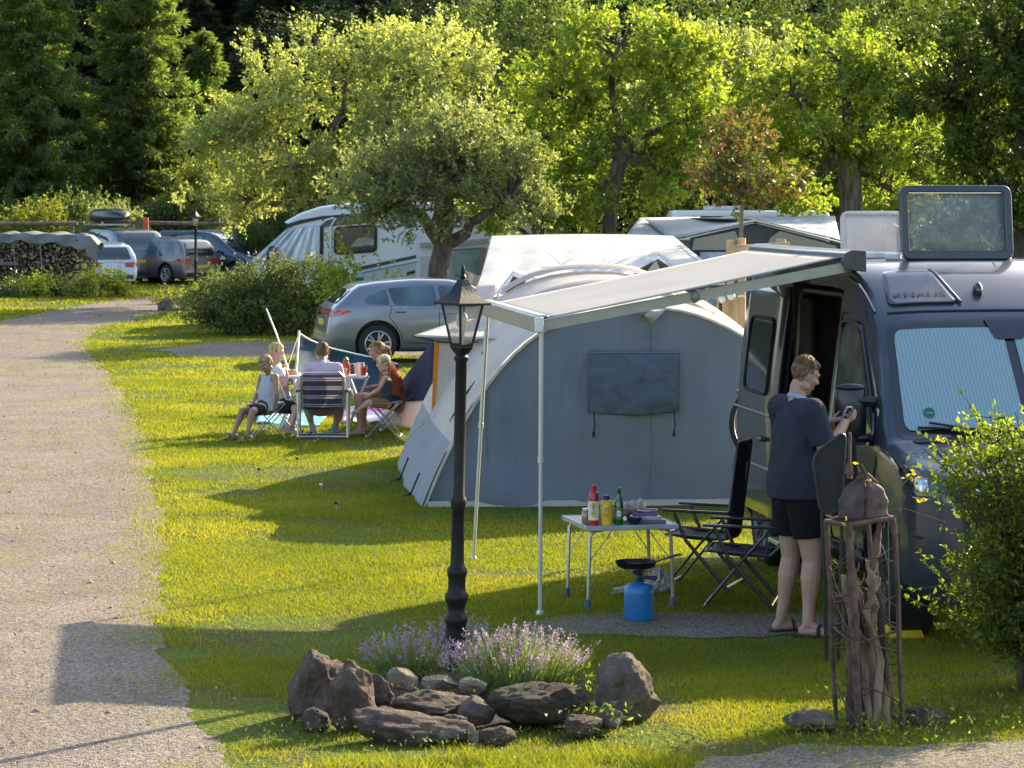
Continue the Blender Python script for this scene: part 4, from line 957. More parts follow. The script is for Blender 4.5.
mb = MB(); mb.tube([vs_(u, 1.28+.0*u, .008) for u in np.linspace(DO1, 5.35, 8)], .018, 6); mb.build('door_rail', black_p, van)
# hanging fly screen / curtain at rear of the opening
mb = MB(); mb.grid(lambda i, j: (x1+.05+.30*i, -.90+.03*math.sin(i*22), .50+1.58*j), 30, 2); mb.build('curtain', mat('curtain_m', (.035, .032, .03), .9), van)
# step
mb = MB(); mb.box(((x0+x1)/2, -1.06, .33), (.9, .26, .035)); mb.build('entry_step', alum, van, bevel=.008)
# sliding door pushed back
OFFD = .075
mb = MB(); D0, D1 = 3.68, 5.00
mb.grid(lambda i, j: vs_(D0+(D1-D0)*i, .44+1.72*j, OFFD-.03*(abs(2*i-1)**8)), 14, 18); sdn = mb.build('sliding_door', vp, van, solid=.03)
mb = MB(); patch(mb, [(3.90, 1.38), (4.62, 1.38), (4.62, 1.88), (3.90, 1.88)], lambda u, z: vs_(u, z, OFFD+.022), .07); mb.build('window', glass_d, sdn)
mb = MB(); w_ = roundpoly([(3.87, 1.35), (4.65, 1.35), (4.65, 1.91), (3.87, 1.91)], .08); mb.tube([vs_(u, z, OFFD+.022) for u, z in w_+w_[:1]], .014, 6); mb.build('window_frame', rubber, sdn)
mb = MB()
for z in (1.20, .80): mb.tube([vs_(u, z, OFFD+.016) for u in np.linspace(D0+.03, D1-.03, 8)], .010, 6)
mb.build('door_crease', vp, sdn)
mb = MB(); mb.tube([vs_(3.80, 1.02, OFFD+.02), vs_(3.82, 1.02, OFFD+.05), vs_(3.95, 1.02, OFFD+.05), vs_(3.98, 1.02, OFFD+.02)], .016, 6); mb.build('door_handle', black_p, sdn)
mb = MB(); patch(mb, [(5.05, 1.5), (5.3, 1.5), (5.3, 1.95), (5.05, 1.95)], lambda u, z: vs_(u, z, .012), .05); mb.build('rear_quarter_window', glass_d, van)
# lower cladding and mud flap
for sg in (-1, 1):
    for a, b in ((1.44, 2.28), (3.64, 4.10), (4.98, 5.40)): mb = MB(); mb.grid(lambda i, j: vs_(a+(b-a)*i, .32+.16*j, .014, sg), 6, 2); mb.build('side_cladding', black_p, van, solid=.01)
# open roof lights
def rooflight(u, v, w, h, tilt, z, name, frame_m, pane_m, fr_, th):
    """lid standing up; its plane leans by tilt from vertical"""
    M_ = Matrix.Translation((-u, -v, z)) @ Matrix.Rotation(R(90), 4, 'Z') @ Matrix.Rotation(R(tilt), 4, 'X')
    fo = MB(M_); ro = roundpoly([(-w/2, 0), (w/2, 0), (w/2, h), (-w/2, h)], .07, 5); ri = roundpoly([(-w/2+fr_, fr_*1.15), (w/2-fr_, fr_*1.15), (w/2-fr_, h-fr_*.9), (-w/2+fr_, h-fr_*.9)], .02, 5)
    n = len(ro); vs = []
    for y in (-th/2, th/2): vs += [(x, y, zz_) for x, zz_ in ro]+[(x, y*1.05, zz_) for x, zz_ in ri]
    fs = []
    for k in range(n):
        a, b = k, (k+1) % n
        fs += [(a, b, n+b, n+a), (2*n+a, 3*n+a, 3*n+b, 2*n+b), (a, 2*n+a, 2*n+b, b), (n+a, n+b, 3*n+b, 3*n+a)]
    fo.add(vs, fs); f = fo.build(name, frame_m, van, ang=30, bevel=.008)
    pm_ = MB(M_); pm_.grid(lambda i, j: (-w/2+fr_+(w-2*fr_)*i, -.02*(1-(2*i-1)**4)*(1-(2*j-1)**4), fr_+(h-2*fr_)*j), 10, 8); pm_.build('pane', pane_m, f, solid=.004)
    st_ = MB(M_)
    for sx in (-1, 1): st_.tube([(sx*(w/2-.08), .03, h*.5), (sx*(w/2-.1), .35, -.02)], .008, 5)
    st_.build('stay', black_p, f)
    return f
pane_l = clearmat('acrylic_tinted', (.42, .45, .46), .26, .12); pane_w = clearmat('acrylic_milky', (.68, .66, .66), .55, .3)
rooflight(2.62, .0, .81, .53, -8, 2.375, 'roof_light', mat('lid_frame', (.018, .026, .04), .35, coat=.4), pane_l, .055, .07)
rooflight(3.45, .40, .47, .36, -4, 2.36, 'roof_light', mat('lid_frame_milky', (.62, .60, .60), .45), pane_w, .03, .03)
mb = MB(); mb.box((-2.85, 0, 2.385), (.45, .80, .03)); mb.box((-3.65, -.42, 2.39), (.45, .5, .05)); mb.box((-2.66, -.46, 2.40), (.08, .1, .05)); mb.build('roof_light_base', mat('off_white_plastic', (.62, .62, .60), .5), van, bevel=.015)
mb = MB()
for k in range(5): mb.tube([(-3.1-.05*k, -.86, 2.37), (-3.1-.05*k, .8, 2.37)], .01, 4)
mb.build('roof_ribs', vp, van)
# awning: part of the van
case_m = mat('awning_case', (.055, .055, .06), .4, coat=.3)
mb = MB(); A0, A1 = 1.95, 5.0
def csec(u): return [(-u, -.83, 2.31), (-u, -.97, 2.325), (-u, -1.0, 2.38), (-u, -.985, 2.435), (-u, -.93, 2.46), (-u, -.83, 2.455)]
c0, c1_ = csec(A0), csec(A1); mb.add(c0+c1_, [tuple(range(6)), tuple(range(11, 5, -1))]+[(i, (i+1) % 6, 6+(i+1) % 6, 6+i) for i in range(6)])
aw = mb.build('awning', case_m, van, ang=30, bevel=.006)
aws = fabric('awning_cloth', (.46, .46, .44), .35, .7, wrinkle=.006, wscale=1.2)
RV = 3.06; RZ = 1.965        # lead rail lateral offset and height
mb = MB(); mb.grid(lambda i, j: (-(A0+.06+(A1-A0-.12)*i), -(.97+(RV-.97)*j), 2.415+(RZ+.03-2.415)*j-.008*math.sin(math.pi*j)*(1-.3*abs(2*i-1))), 16, 16); mb.build('fabric', aws, aw, solid=.003)
rail_m = mat('rail_beige', (.36, .34, .28), .4, metal=.3, vary=.05)
mb = MB(); mb.box((-(A0+A1)/2, -RV-.02, RZ), (A1-A0, .055, .11)); mb.box((-(A0+A1)/2, -RV+.01, RZ+.055), (A1-A0, .075, .018)); mb.build('lead_rail', rail_m, aw, bevel=.01)
mb = MB(); mb.box((-A0+.012, -RV-.02, RZ), (.024, .06, .105)); mb.build('rail_cap', whitep, aw, bevel=.01)
# folding arms: from the case ends to the rail
for e, u_, sgn in ((0, A0+.07, 1), (1, A1-.1, -1)):
    p0 = Vector((-u_, -.95, 2.345)); p2 = Vector((-(u_+sgn*.02), -RV+.02, RZ-.01)); p1 = (p0+p2)/2+Vector((-sgn*.05, 0, -.005))
    mb = MB(); 
    for a, b in ((p0, p1), (p1, p2)):
        d = (b-a).normalized(); sd_ = d.cross(Vector((0, 0, 1))).normalized(); mb.prism([a-sd_*.018-Vector((0, 0, .035)), a+sd_*.018-Vector((0, 0, .035)), a+sd_*.018+Vector((0, 0, .035)), a-sd_*.018+Vector((0, 0, .035))], b-a)
    mb.build('arm', rail_m, aw); mb = MB(); mb.ell(p1, (.04, .04, .045)); mb.build('arm_joint', mat('joint_grey', (.25, .24, .21), .4), aw); mb = MB(); mb.ell(p0, (.05, .04, .045)); mb.build('arm_joint', mat('joint_grey', (.25, .24, .21), .4), aw)
# poles (to their feet)
for (tx, bx) in ((VW(A0+.02, RV, RZ-.05), Vector((.189, 19.57, 0))), (VW(A1-.06, RV, RZ-.05), Vector((-.300, 22.56, 0)))):
    mb = MB(); mb.tube([tx, tx*.55+bx*.45], [.0165, .0165], 8); mb.tube([tx*.55+bx*.45, bx], [.0135, .0135], 8); mb.tube([bx, bx+Vector((0, 0, .03))], [.03, .02], 8)
    mb.tube([tx*.56+bx*.44, tx*.54+bx*.46], .021, 8); mb.build('pole', mat('pole_metal', (.62, .62, .58), .35, metal=.4, vary=.04), aw, world=True)
# levelling ramps under the front wheels are their own things
def ramp(u, v, lab):
    mb = MB(); pts = [(-.28, 0), (.28, 0), (.28, .012), (.16, .10), (.0, .105), (-.16, .055), (-.28, .012)]
    o = thing('levelling_ramp', lab, 'ramp', tuple(VW(u, v, 0)), R(-90+PSI), 'levelling ramps')
    mb.prism([(x, -.11, z) for x, z in pts], (0, .22, 0)); mb.build('wedge', mat('ramp_yellow', (.75, .50, .03), .5, vary=.1), o, bevel=.006)
    mb = MB()
    for k in range(6): mb.box((-.2+.07*k, 0, .03+.012*k), (.012, .2, .05))
    mb.build('treads', mat('ramp_yellow', (0, 0, 0)), o); return o
ramp(1.0, .88, 'yellow levelling wedge under the near front wheel of the campervan')
# bicycle on the rear carrier, one wheel showing
def bike():
    c = VW(VL+.42, .62, .98); b_ = thing('bicycle', 'black bicycle hanging on the rear of the campervan', 'bicycle', tuple(c), R(PSI))
    T = MB()
    for cx in (-.0, -1.05):
        w = MB(Matrix.Translation((-cx*0+(.0 if cx == 0 else 1.05), 0, 0)) @ Matrix.Rotation(R(90), 4, 'X')); w.lathe([(.325, -.02), (.345, 0), (.325, .02), (.31, 0), (.325, -.02)], seg=48, cap=False); wh = w.build('wheel', rubber, b_)
        w = MB(Matrix.Translation(((.0 if cx == 0 else 1.05), 0, 0)) @ Matrix.Rotation(R(90), 4, 'X'))
        w.lathe([(.305, -.01), (.312, 0), (.305, .01), (.30, 0), (.305, -.01)], seg=40, cap=False)
        for k in range(20): t = k*math.pi/10; w.tube([(.03*math.cos(t+.6), .03*math.sin(t+.6), .02*(-1)**k), (.305*math.cos(t), .305*math.sin(t), 0)], .0016, 3, cap=False)
        w.lathe([(.02, -.04), (.02, .04)], seg=10); w.build('spokes', alum, wh)
    T.tube([(0, 0, 0), (.42, 0, -.02)], .012, 6); T.tube([(.42, 0, -.02), (.85, 0, .42)], .018, 8); T.tube([(.42, 0, -.02), (.28, 0, .5)], .016, 8); T.tube([(.30, 0, .42), (.84, 0, .50)], .016, 8); T.tube([(0, 0, 0), (.30, 0, .42)], .009, 6); T.tube([(1.05, 0, 0), (.84, 0, .55)], .014, 8)
    T.build('frame', mat('bike_frame', (.03, .03, .035), .3, coat=1), b_)
    T = MB(); T.ell((.27, 0, .56), (.13, .06, .03)); T.build('saddle', rubber, b_); T = MB(); T.tube([(.82, -.28, .62), (.84, 0, .6), (.82, .28, .62)], .012, 6); T.build('handlebar', black_p, b_)
    mb = MB(); mb.tube([VW(VL+.02, .6, .66), VW(VL+.45, .6, .64)], .015, 6); mb.tube([VW(VL+.02, -.4, .66), VW(VL+.45, -.4, .64)], .015, 6); mb.box(VW(VL+.42, .1, .625), (1.6, .09, .03), (0, 0, R(PSI))); mb.tube([VW(VL+.02, .3, 1.5), VW(VL+.36, .3, 1.25)], .012, 6); mb.build('bike_carrier', alum, van, world=True)
bike()
# ---------------------------------------------------------------- tents
canvas_w = fabric('canvas_white', (.70, .66, .61), .42, .85, wrinkle=.03, wscale=1.6, tcol=(.70, .66, .62))
canvas_pk = fabric('canvas_beige', (.62, .54, .49), .38, .85, wrinkle=.03, wscale=1.5)
tent_blue = fabric('tent_blue_grey', (.17, .195, .23), .22, .85, wrinkle=.09, wscale=2.2, stretch=(1.5, 1, .45), tcol=(.14, .2, .28))
tent_grey = fabric('tent_grey', (.34, .35, .37), .2, .85, wrinkle=.03, wscale=2)
navy = fabric('tent_navy', (.035, .04, .075), .12, .85, wrinkle=.02, wscale=2)
orange = fabric('orange_trim', (.85, .34, .03), .4, .7)
blackw = mat('webbing_black', (.015, .015, .017), .8)
gt = thing('tunnel_tent', 'large blue-grey and white tunnel tent with a closed window flap', 'tent', (1.27, 26.6, 0), R(4.6))
# local frame: x right, y backwards.  arch(d) gives height
HW = 2.215
def arch(x, hw, h, p=0): d = min(abs(x)/hw, 1); return h*(1-(min(abs(x)/(hw*.935), 1)**2.9 if x < 0 else d**2.0))
def archpt(t, hw, h, p=0):     # t -1..1 by eased angle
    s = math.copysign(abs(math.sin(t*math.pi/2))**.9, t); s *= .935 if s < 0 else 1; return (s*hw, max(0, arch(s*hw, hw, h, p)))
secs = [(0., 2.22, 1.80), (.28, 2.25, 1.86), (.9, 2.24, 1.80), (1.7, 2.28, 1.86), (2.0, 2.30, 1.93), (2.9, 2.26, 1.86), (3.9, 2.28, 2.02), (4.2, 2.28, 2.0), (5.0, 2.1, 1.75), (5.7, 1.9, 1.1)]
def sec(y):
    Y_ = [s[0] for s in secs]; return np.interp(y, Y_, [s[1] for s in secs]), np.interp(y, Y_, [s[2] for s in secs])
def shellpt(i, j, off=0., y0=0., y1=5.7):
    y = y0+(y1-y0)*j; hw, h = sec(y); t = 2*i-1; x, z = archpt(t, hw+off, h+off)
    wob = .012*math.sin(x*9+y*5)+.010*math.sin(y*13+z*7)
    return (x+(-.05*0), y+wob, z+.0)
# front end wall
mb = MB()
def endw(i, j):
    x, z = archpt(2*i-1, HW, 1.80); zz_ = z*j; fold = .045*math.sin(x*6+1.2*math.sin(zz_*3))*(1-j)*(.4+.6*abs(math.sin(x*1.9)))+.035*math.sin(zz_*9+x*2.2)*max(0, .5-j)+.03*nz3((x*3, 0, zz_*1.3), 1.6, 3)
    return (x*(1+.0*(1-j)), .02+.05*math.sin(x*1.7)*(1-j)+.012*math.sin(x*11+zz_*2)*(1-j)+.02*math.sin(zz_*5+x)+fold, zz_)
mb.grid(endw, 120, 40); ew = mb.build('end_wall', tent_blue, gt)
mb = MB(); mb.grid(lambda i, j: (-.56+.80*i+.01*math.sin(j*9), -.06+.028*nz3((i*5, j*2.2+i*1.5, 3), 1.3, 5)-.03*math.sin(j*3.1), .86+.53*j-.03*math.sin(i*3.1)*(1-j)), 48, 30); fl = mb.build('window_flap', fabric('tent_flap', (.105, .13, .16), .1, .85, wrinkle=.05, wscale=5), gt, solid=.006)
mb = MB(); mb.tube([(-.58, -.03, .85), (-.58, -.03, 1.42), (.26, -.03, 1.42), (.26, -.03, .84)], .008, 5); mb.tube([(-.58, -.05, 1.40), (.26, -.05, 1.40)], .012, 5); mb.build('flap_seam', tent_blue, gt)
for x in (-.53, .21): mb = MB(); mb.tube([(x, -.05, .86), (x+.01, -.06, .74), (x, -.05, .66)], .006, 4); mb.ell((x, -.06, .66), (.015, .01, .03)); mb.build('toggle', blackw, gt)
mb = MB(); mb.tube([(0, -.005, 1.76), (-.0, -.02, .9), (0, -.0, .02)], .007, 4); mb.tube([archpt(t, HW-.55, 1.55)[0:1]+(-.0,)+archpt(t, HW-.55, 1.55)[1:] for t in np.linspace(-.02, .02, 3)], .003, 3); mb.build('centre_seam', tent_blue, gt)
for t in (-.5, .5): mb = MB(); x, z = archpt(t, HW, 1.76); mb.tube([(x, -.01, z-.02), (x*.98, -.0, .05)], .005, 4); mb.build('seam', tent_blue, gt)
# white vent tab at the apex
mb = MB(); mb.add([(-.16, -.05, 1.80), (.14, -.05, 1.80), (.0, -.06, 1.66), (-.01, -.03, 1.70)], [(0, 1, 2), (0, 2, 3)]); mb.build('vent_tab', canvas_w, gt, solid=.01)
# piping along the front arch
mb = MB(); mb.tube([(archpt(t, 2.22, 1.81)[0], -.02, archpt(t, 2.22, 1.81)[1]) for t in np.linspace(-1, 1, 50)], .014, 6); mb.build('piping', mat('piping_beige', (.5, .46, .40), .8), gt)
# mud flap strip at the foot of the end wall
mb = MB(); mb.grid(lambda i, j: (-2.05+4.2*i, -.02-.06*j+.01*math.sin(i*60), .055-.05*j), 60, 2); mb.build('mud_flap', fabric('mud_flap_m', (.42, .38, .30), .1, .9), gt)
# fly sheet: roof part white, low part grey, split by the arch parameter
def fly(name, t0, t1, m_, y0=-.04, y1=5.7, off=0., n=40):
    mb = MB(); mb.grid(lambda i, j: shellpt((t0+(t1-t0)*i+1)/2, j, off, y0, y1), 28, n); return mb.build(name, m_, gt, ang=60)
roof = fly('fly_sheet', -.66, .80, canvas_w, off=.035)
fly('side_wall', -1.0, -.66, tent_grey, off=.033); fly('side_wall', .80, 1.0, tent_grey, off=.033)
mb = MB(); mb.grid(lambda i, j: (lambda p: (p[0], 5.7, p[1]*j))(archpt(2*i-1, 1.93, 1.13)), 24, 6); mb.build('rear_wall', tent_grey, gt)
# hoops that stand out of the roof
for y, dh in ((1.95, .05), (3.95, .07)):
    hw, h = sec(y); mb = MB()
    mb.grid(lambda i, j: (lambda p: (p[0], y-.16+.32*j, p[1]+(1-abs(2*j-1)**2)*.05))(archpt(-.30+1.1*i, hw+.045, h+.04+dh*.4)), 50, 8); mb.build('hoop_sleeve', canvas_pk, gt)
# straps and guy points on the left flank
for y, a in ((.9, .3), (2.4, .35)):
    mb = MB(); hw, h = sec(y); pts = [(lambda p: (p[0]-.02, y, p[1]))(archpt(-t, hw+.06, h+.06)) for t in np.linspace(.80, .97, 8)]
    pts.append((-hw*.935-.10, y-.03, .02)); mb.tube(pts, .008, 4, flat=.4); mb.build('strap', blackw, gt)
    mb = MB(); mb.tube([(-hw*.935-.06, y, .04), (-hw*.935-.16, y-.03, 0)], .012, 5); mb.build('peg_loop', blackw, gt)
# black ventilation cut on the flank
mb = MB(); mb.tube([(lambda p: (p[0]-.01, .55, p[1]))(archpt(-t, 2.24+.05, 1.83+.04)) for t in np.linspace(.50, .62, 4)], [.01, .03, .03, .01], 5, flat=.4); mb.build('vent', blackw, gt)
# side porch: canopy held out to the left
def Q(px, py, Y): return P(px, py, Y)
mb = MB(); a, b, c, d = Q(413, 336, 29.6), Q(480, 326, 28.2), Q(515, 330, 28.6), Q(498, 312, 30.6)
e = Q(455, 322, 30.6)
def quad(mb, p, q, r_, s_, n=10, sag=.0):
    mb.grid(lambda i, j: p*(1-i)*(1-j)+q*i*(1-j)+r_*i*j+s_*(1-i)*j-Vector((0, 0, sag*math.sin(math.pi*i)*math.sin(math.pi*j))), n, n)
quad(mb, a, Q(502, 339, 28.0), Q(525, 312, 30.4), e, 12, .03); mb.build('porch_canopy', canvas_w, gt, world=True, solid=.012)
mb = MB(); quad(mb, Q(437, 341, 29.3), Q(500, 338, 28.2), Q(458, 438, 28.4), Q(432, 430, 29.5), 12, 0); mb.build('porch_wall', canvas_pk, gt, world=True, solid=.01)
mb = MB(); quad(mb, Q(434.5, 341, 29.25), Q(440, 341, 29.25), Q(437, 425, 29.4), Q(431, 432, 29.45), 10); mb.build('door_trim', orange, gt, world=True, solid=.012)
mb = MB(); mb.tube([Q(413, 336, 29.6), Q(440, 342, 29.2), Q(478, 342, 28.3)], .009, 5); mb.build('canopy_edge', blackw, gt, world=True)
mb = MB(); mb.tube([Q(455, 388, 28.3), Q(478, 370, 28.2), Q(484, 356, 28.1)], .007, 4); mb.ell(Q(484, 356, 28.1), (.03, .03, .05)); mb.build('toggle', blackw, gt, world=True)
mb = MB(); quad(mb, Q(398, 386, 36.2), Q(434, 339, 33.5), Q(434, 402, 33.2), Q(388, 404, 36.2), 10, 0)
mb.build('side_annex', navy, gt, world=True, solid=.01)
mb = MB(); quad(mb, Q(388, 403, 36.2), Q(434, 400, 33.2), Q(428, 430, 33.4), Q(378, 424, 36.2), 10, 0); mb.build('annex_skirt', canvas_pk, gt, world=True, solid=.01)
mb = MB(); quad(mb, Q(434, 339, 30.6), Q(452, 330, 30.9), Q(452, 420, 30.6), Q(433, 420, 30.6), 6); mb.build('inner_wall', navy, gt, world=True)
# guy lines with pegs (each peg is a thing)
gl = mat('guy_line', (.10, .10, .09), .7)
for a, bpx in (((-2.05, .35, .75), (338, 512)), ((-2.1, 1.9, .9), (323, 493)), ((-2.1, 3.6, .9), (261, 477)), ((-2.1, 3.9, .6), (299, 466))):
    g_ = G(*bpx); A = rootmat(gt) @ Vector(a); mb = MB(); mb.tube([A, g_+Vector((0, 0, .05))], .002, 4); mb.build('guy_line', gl, gt, world=True)
    lab = {338: 'tent peg nearest the camera at the end of a guy line', 323: 'white-headed tent peg standing in the tent shadow', 261: 'tent peg farthest left on the sunlit grass', 299: 'small dark tent peg just left of the seated diners shadow'}[bpx[0]]
    t_ = thing('tent_peg', lab, 'tent peg', tuple(g_), 0, 'tent pegs'); mb = MB(); mb.tube([(0, 0, -.05), (-.02, .0, .08)], .006, 5); mb.build('shaft', alum, t_); mb = MB(); mb.ell((-.02, 0, .08), (.018, .018, .014)); mb.build('head', whitep if bpx[0] == 323 else blackw, t_)
# the second pole line of the porch (thin pole in front of the tent is the awning's rear pole)

# ---------------------------------------------------------------- white awning tent behind
def sheetmesh(parent, name, quads, m_, n=12, solid=.012, sag=0., wr=.0):
    mb = MB()
    for p, q, r_, s_ in quads:
        mb.grid(lambda i, j: p*(1-i)*(1-j)+q*i*(1-j)+r_*i*j+s_*(1-i)*j+Vector((0, wr*math.sin(i*23+j*4), -sag*math.sin(math.pi*i)*math.sin(math.pi*j)+wr*math.sin(i*17+j*9))), n, n)
    return mb.build(name, m_, parent, world=True, solid=solid, ang=50)
wt = thing('awning_tent', 'white canvas awning tent with a brown-edged open gable', 'tent', tuple(G(590, 400).xy.to_3d()))
wcan = fabric('canvas_bright', (.74, .74, .73), .38, .85, wrinkle=.04, wscale=1.2, tcol=(.78, .78, .78))
def bez(p, q, c, n): return [p*(1-t)**2+c*2*t*(1-t)+q*t*t for t in np.linspace(0, 1, n)]
Ya, Yb = 44, 39.5
L0 = bez(Q(492, 236, Ya), Q(466, 300, Yb), Q(484, 262, 42), 12)
mb = MB(); top_ = [Q(492+(678-492)*t, 236-2*math.sin(t*3.14), Ya) for t in np.linspace(0, 1, 20)]; bot = [Q(470+(725-470)*t, 300-30*t, Yb) for t in np.linspace(0, 1, 20)]
def roofp(i, j):
    k = i*19; a = top_[min(int(k), 18)].lerp(top_[min(int(k)+1, 19)], k-int(k)); b = bot[min(int(k), 18)].lerp(bot[min(int(k)+1, 19)], k-int(k))
    p = a.lerp(b, j); p.z += .10*math.sin(math.pi*j)*(1-i)*-1.2+.02*math.sin(i*31)*j; return p
mb.grid(roofp, 38, 14); mb.build('main_roof', wcan, wt, world=True, ang=50)
sheetmesh(wt, 'side_wall', [(Q(492, 236, Ya), Q(492, 237, Ya+2.4), Q(474, 340, Ya+2.4), Q(464, 340, Yb))], wcan)
sheetmesh(wt, 'front_roof', [(Q(576, 258, 40.2), Q(655, 252, 40.2), Q(640, 300, 38.2), Q(520, 285, 38.2)), ], wcan, wr=.012)
sheetmesh(wt, 'gable_roof', [(Q(655, 252, 40.2), Q(661, 254, 40.1), Q(712, 288, 38.2), Q(700, 290, 38.2)), (Q(655, 251, 40), Q(660, 253, 40), Q(628, 280, 38.1), Q(612, 276, 38.1))], wcan)
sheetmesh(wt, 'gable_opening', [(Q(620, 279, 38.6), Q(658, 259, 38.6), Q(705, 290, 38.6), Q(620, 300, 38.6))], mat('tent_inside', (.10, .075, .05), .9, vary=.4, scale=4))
mb = MB()
for k in range(6): x = 645+k*6; mb.tube([Q(656, 262, 38.5), Q(x-8, 285, 38.45)], .012, 5)
mb.build('fringe', mat('fringe', (.55, .50, .45), .8), wt, world=True)
sheetmesh(wt, 'side_porch', [(Q(497, 292, 38.3), Q(514, 270, 39), Q(545, 279, 38.5), Q(515, 300, 38.))], wcan)
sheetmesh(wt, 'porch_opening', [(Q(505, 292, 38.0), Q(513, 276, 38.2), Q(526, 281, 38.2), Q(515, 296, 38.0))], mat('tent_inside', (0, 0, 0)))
sheetmesh(wt, 'front_wall', [(Q(466, 300, Yb), Q(725, 270, Yb), Q(725, 410, Yb), Q(464, 410, Yb))], canvas_w)
mb = MB(); mb.tube([Q(548, 253, 42), Q(560, 264, 41)], .004, 3); mb.tube([Q(540, 268, 41), Q(600, 262, 41)], .006, 3); mb.build('seam', mat('seam_grey', (.4, .4, .4), .9), wt, world=True)
# dark blue folded cover left of it
fc_ = thing('folded_canopy', 'navy fabric canopy folded beside the lamp head behind the tent', 'canopy', tuple(Vector((P(490, 0, 36).x, 36, 0))))
sheetmesh(fc_, 'cover', [(Q(478, 286, 37), Q(495, 285, 37), Q(492, 304, 35), Q(466, 307, 35)), (Q(495, 285, 37), Q(498, 292, 37), Q(482, 306, 35), Q(492, 304, 35))], fabric('canopy_slate', (.10, .11, .17), .1, .8))
mb = MB(); mb.tube([(0, 0, 0), (0, 0, 1.5)], .02, 6); mb.tube([P(498, 292, 37)-Vector((P(490, 0, 36).x, 36, 0)), P(498, 400, 37)-Vector((P(490, 0, 36).x, 36, 0))], .015, 6); mb.build('posts', alum, fc_)

# ---------------------------------------------------------------- caravan awning and caravan at the back right
ca = thing('caravan_awning', 'grey-roofed caravan awning with cream side panels behind the log frame', 'caravan awning', tuple(Vector((P(760, 0, 61).x, 61, 0))))
roof_g = fabric('roof_light_grey', (.48, .49, .49), .1, .6, wrinkle=.01)
sheetmesh(ca, 'roof', [(Q(690, 218, 66), Q(835, 216, 66), Q(840, 240, 60), Q(755, 219, 60)), (Q(645, 219, 66), Q(755, 218, 66), Q(755, 219.5, 60), Q(668, 238, 60))], roof_g, sag=.04)
sheetmesh(ca, 'left_roof', [(Q(640, 218, 68), Q(700, 217, 68), Q(685, 238, 60.2), Q(622, 240, 60.2))], roof_g)
mb = MB(); mb.tube([Q(668, 240, 59.9), Q(755, 221, 59.9), Q(842, 243, 59.9)], .07, 6, flat=.4); mb.build('fascia', mat('fascia_grey', (.30, .31, .32), .6), ca, world=True)
cream = fabric('cream_panel', (.42, .37, .28), .2, .8); dg_ = fabric('dark_grey_panel', (.10, .10, .105), .1, .8)
sheetmesh(ca, 'gable_panel', [(Q(690, 238, 60), Q(755, 223, 60), Q(755, 340, 60), Q(690, 340, 60)), (Q(755, 223, 60), Q(838, 244, 60), Q(838, 340, 60), Q(755, 340, 60))], dg_)
def curvy(pts, nm, m_, Y): mb = MB(); mb.prism([Q(a, b, Y) for a, b in pts], (0, -.02, 0)); return mb.build(nm, m_, ca, world=True, smooth=False)
curvy([(694, 239), (735, 231), (739, 240), (738, 250), (692, 250)], 'cream_panel', cream, 59.9)
curvy([(770, 238), (780, 231), (836, 246), (836, 252), (766, 250)], 'cream_panel', cream, 59.9)
mb = MB(); mb.prism([Q(640, 240, 60.5), Q(692, 240, 60.5), Q(692, 330, 60.5), Q(640, 330, 60.5)], (0, .05, 0)); mb.build('side_panel', fabric('side_panel_grey', (.36, .36, .36), .1), ca, world=True)
mb = MB(); mb.prism([Q(700, 252, 59.8), Q(740, 252, 59.8), Q(740, 262, 59.8), Q(700, 262, 59.8)], (0, -.02, 0)); mb.build('window_print', mat('window_print', (.10, .16, .36), .4, vary=.9, scale=4, col2=(.5, .5, .55)), ca, world=True)
cv = thing('caravan', 'white caravan roof showing above the awning tents', 'caravan', tuple(Vector((P(700, 0, 72).x, 72, 0))))
mb = MB(); x0_ = P(672, 0, 72).x; x1_ = P(830, 0, 72).x; xc = P(700, 0, 72).x; zt = zz(210.5, 72)
mb.box(((x0_+x1_)/2-xc, 1.1, (zt+.4)/2), (x1_-x0_, 2.2, zt-.4)); mb.build('body', whitep, cv, bevel=.12)
mb = MB(); mb.box((P(725, 0, 72).x-xc, 1, zt+.05), (.9, .7, .12)); mb.build('roof_hatch', mat('off_white_plastic', (0, 0, 0)), cv, bevel=.03)
mb = MB(); mb.box((P(708, 0, 72).x-xc, -.01, zt-.25), (.8, .02, .22)); mb.build('window', glass_d, cv)
for sx in (-.8, .8): wheel(cv, (x0_+x1_)/2-xc+sx*.45, .2, .32, .2, 5, -1)
mb = MB(); mb.tube([(x0_-xc, 1, .45), (x0_-xc-1.2, 1, .45)], .05, 6); mb.build('drawbar', alum, cv)

# ---------------------------------------------------------------- motorhome
whm = mat('motorhome_white', (.62, .64, .65), .35, vary=.05, scale=1, coat=.5, dirt=((.5, .51, .5), .8, .6))
Y = 64.5; xf = P(248, 0, Y).x
mh = thing('motorhome', 'white motorhome with a silver cover over its windscreen', 'motorhome', (xf, Y, 0), 0)
mL = 7.0; mW = 2.3
def mz(py): return zz(py, Y)
def mx_(px): return P(px, 0, Y).x-xf
prof = [(0, .55), (0, .95), (mx_(258), mz(258)), (mx_(292), mz(228)), (mx_(284), mz(222)), (mx_(300), mz(213)), (mx_(320), mz(206.5)), (mx_(345), mz(203)), (mx_(375), mz(202)), (mL, mz(203)), (mL+.03, mz(215)), (mL, .45), (mx_(262), .45)]
mb = MB(); n = len(prof)
ys = [0, .05, .14, mW-.14, mW-.05, mW]; ins = [.10, .03, 0, 0, .03, .10]; cen = Vector((mL/2, 0, 1.7))
vs = []
for y, q_ in zip(ys, ins):
    for a, z in prof: vs.append((a+(cen.x-a)*q_*.25, y, z+(cen.z-z)*q_*.45))
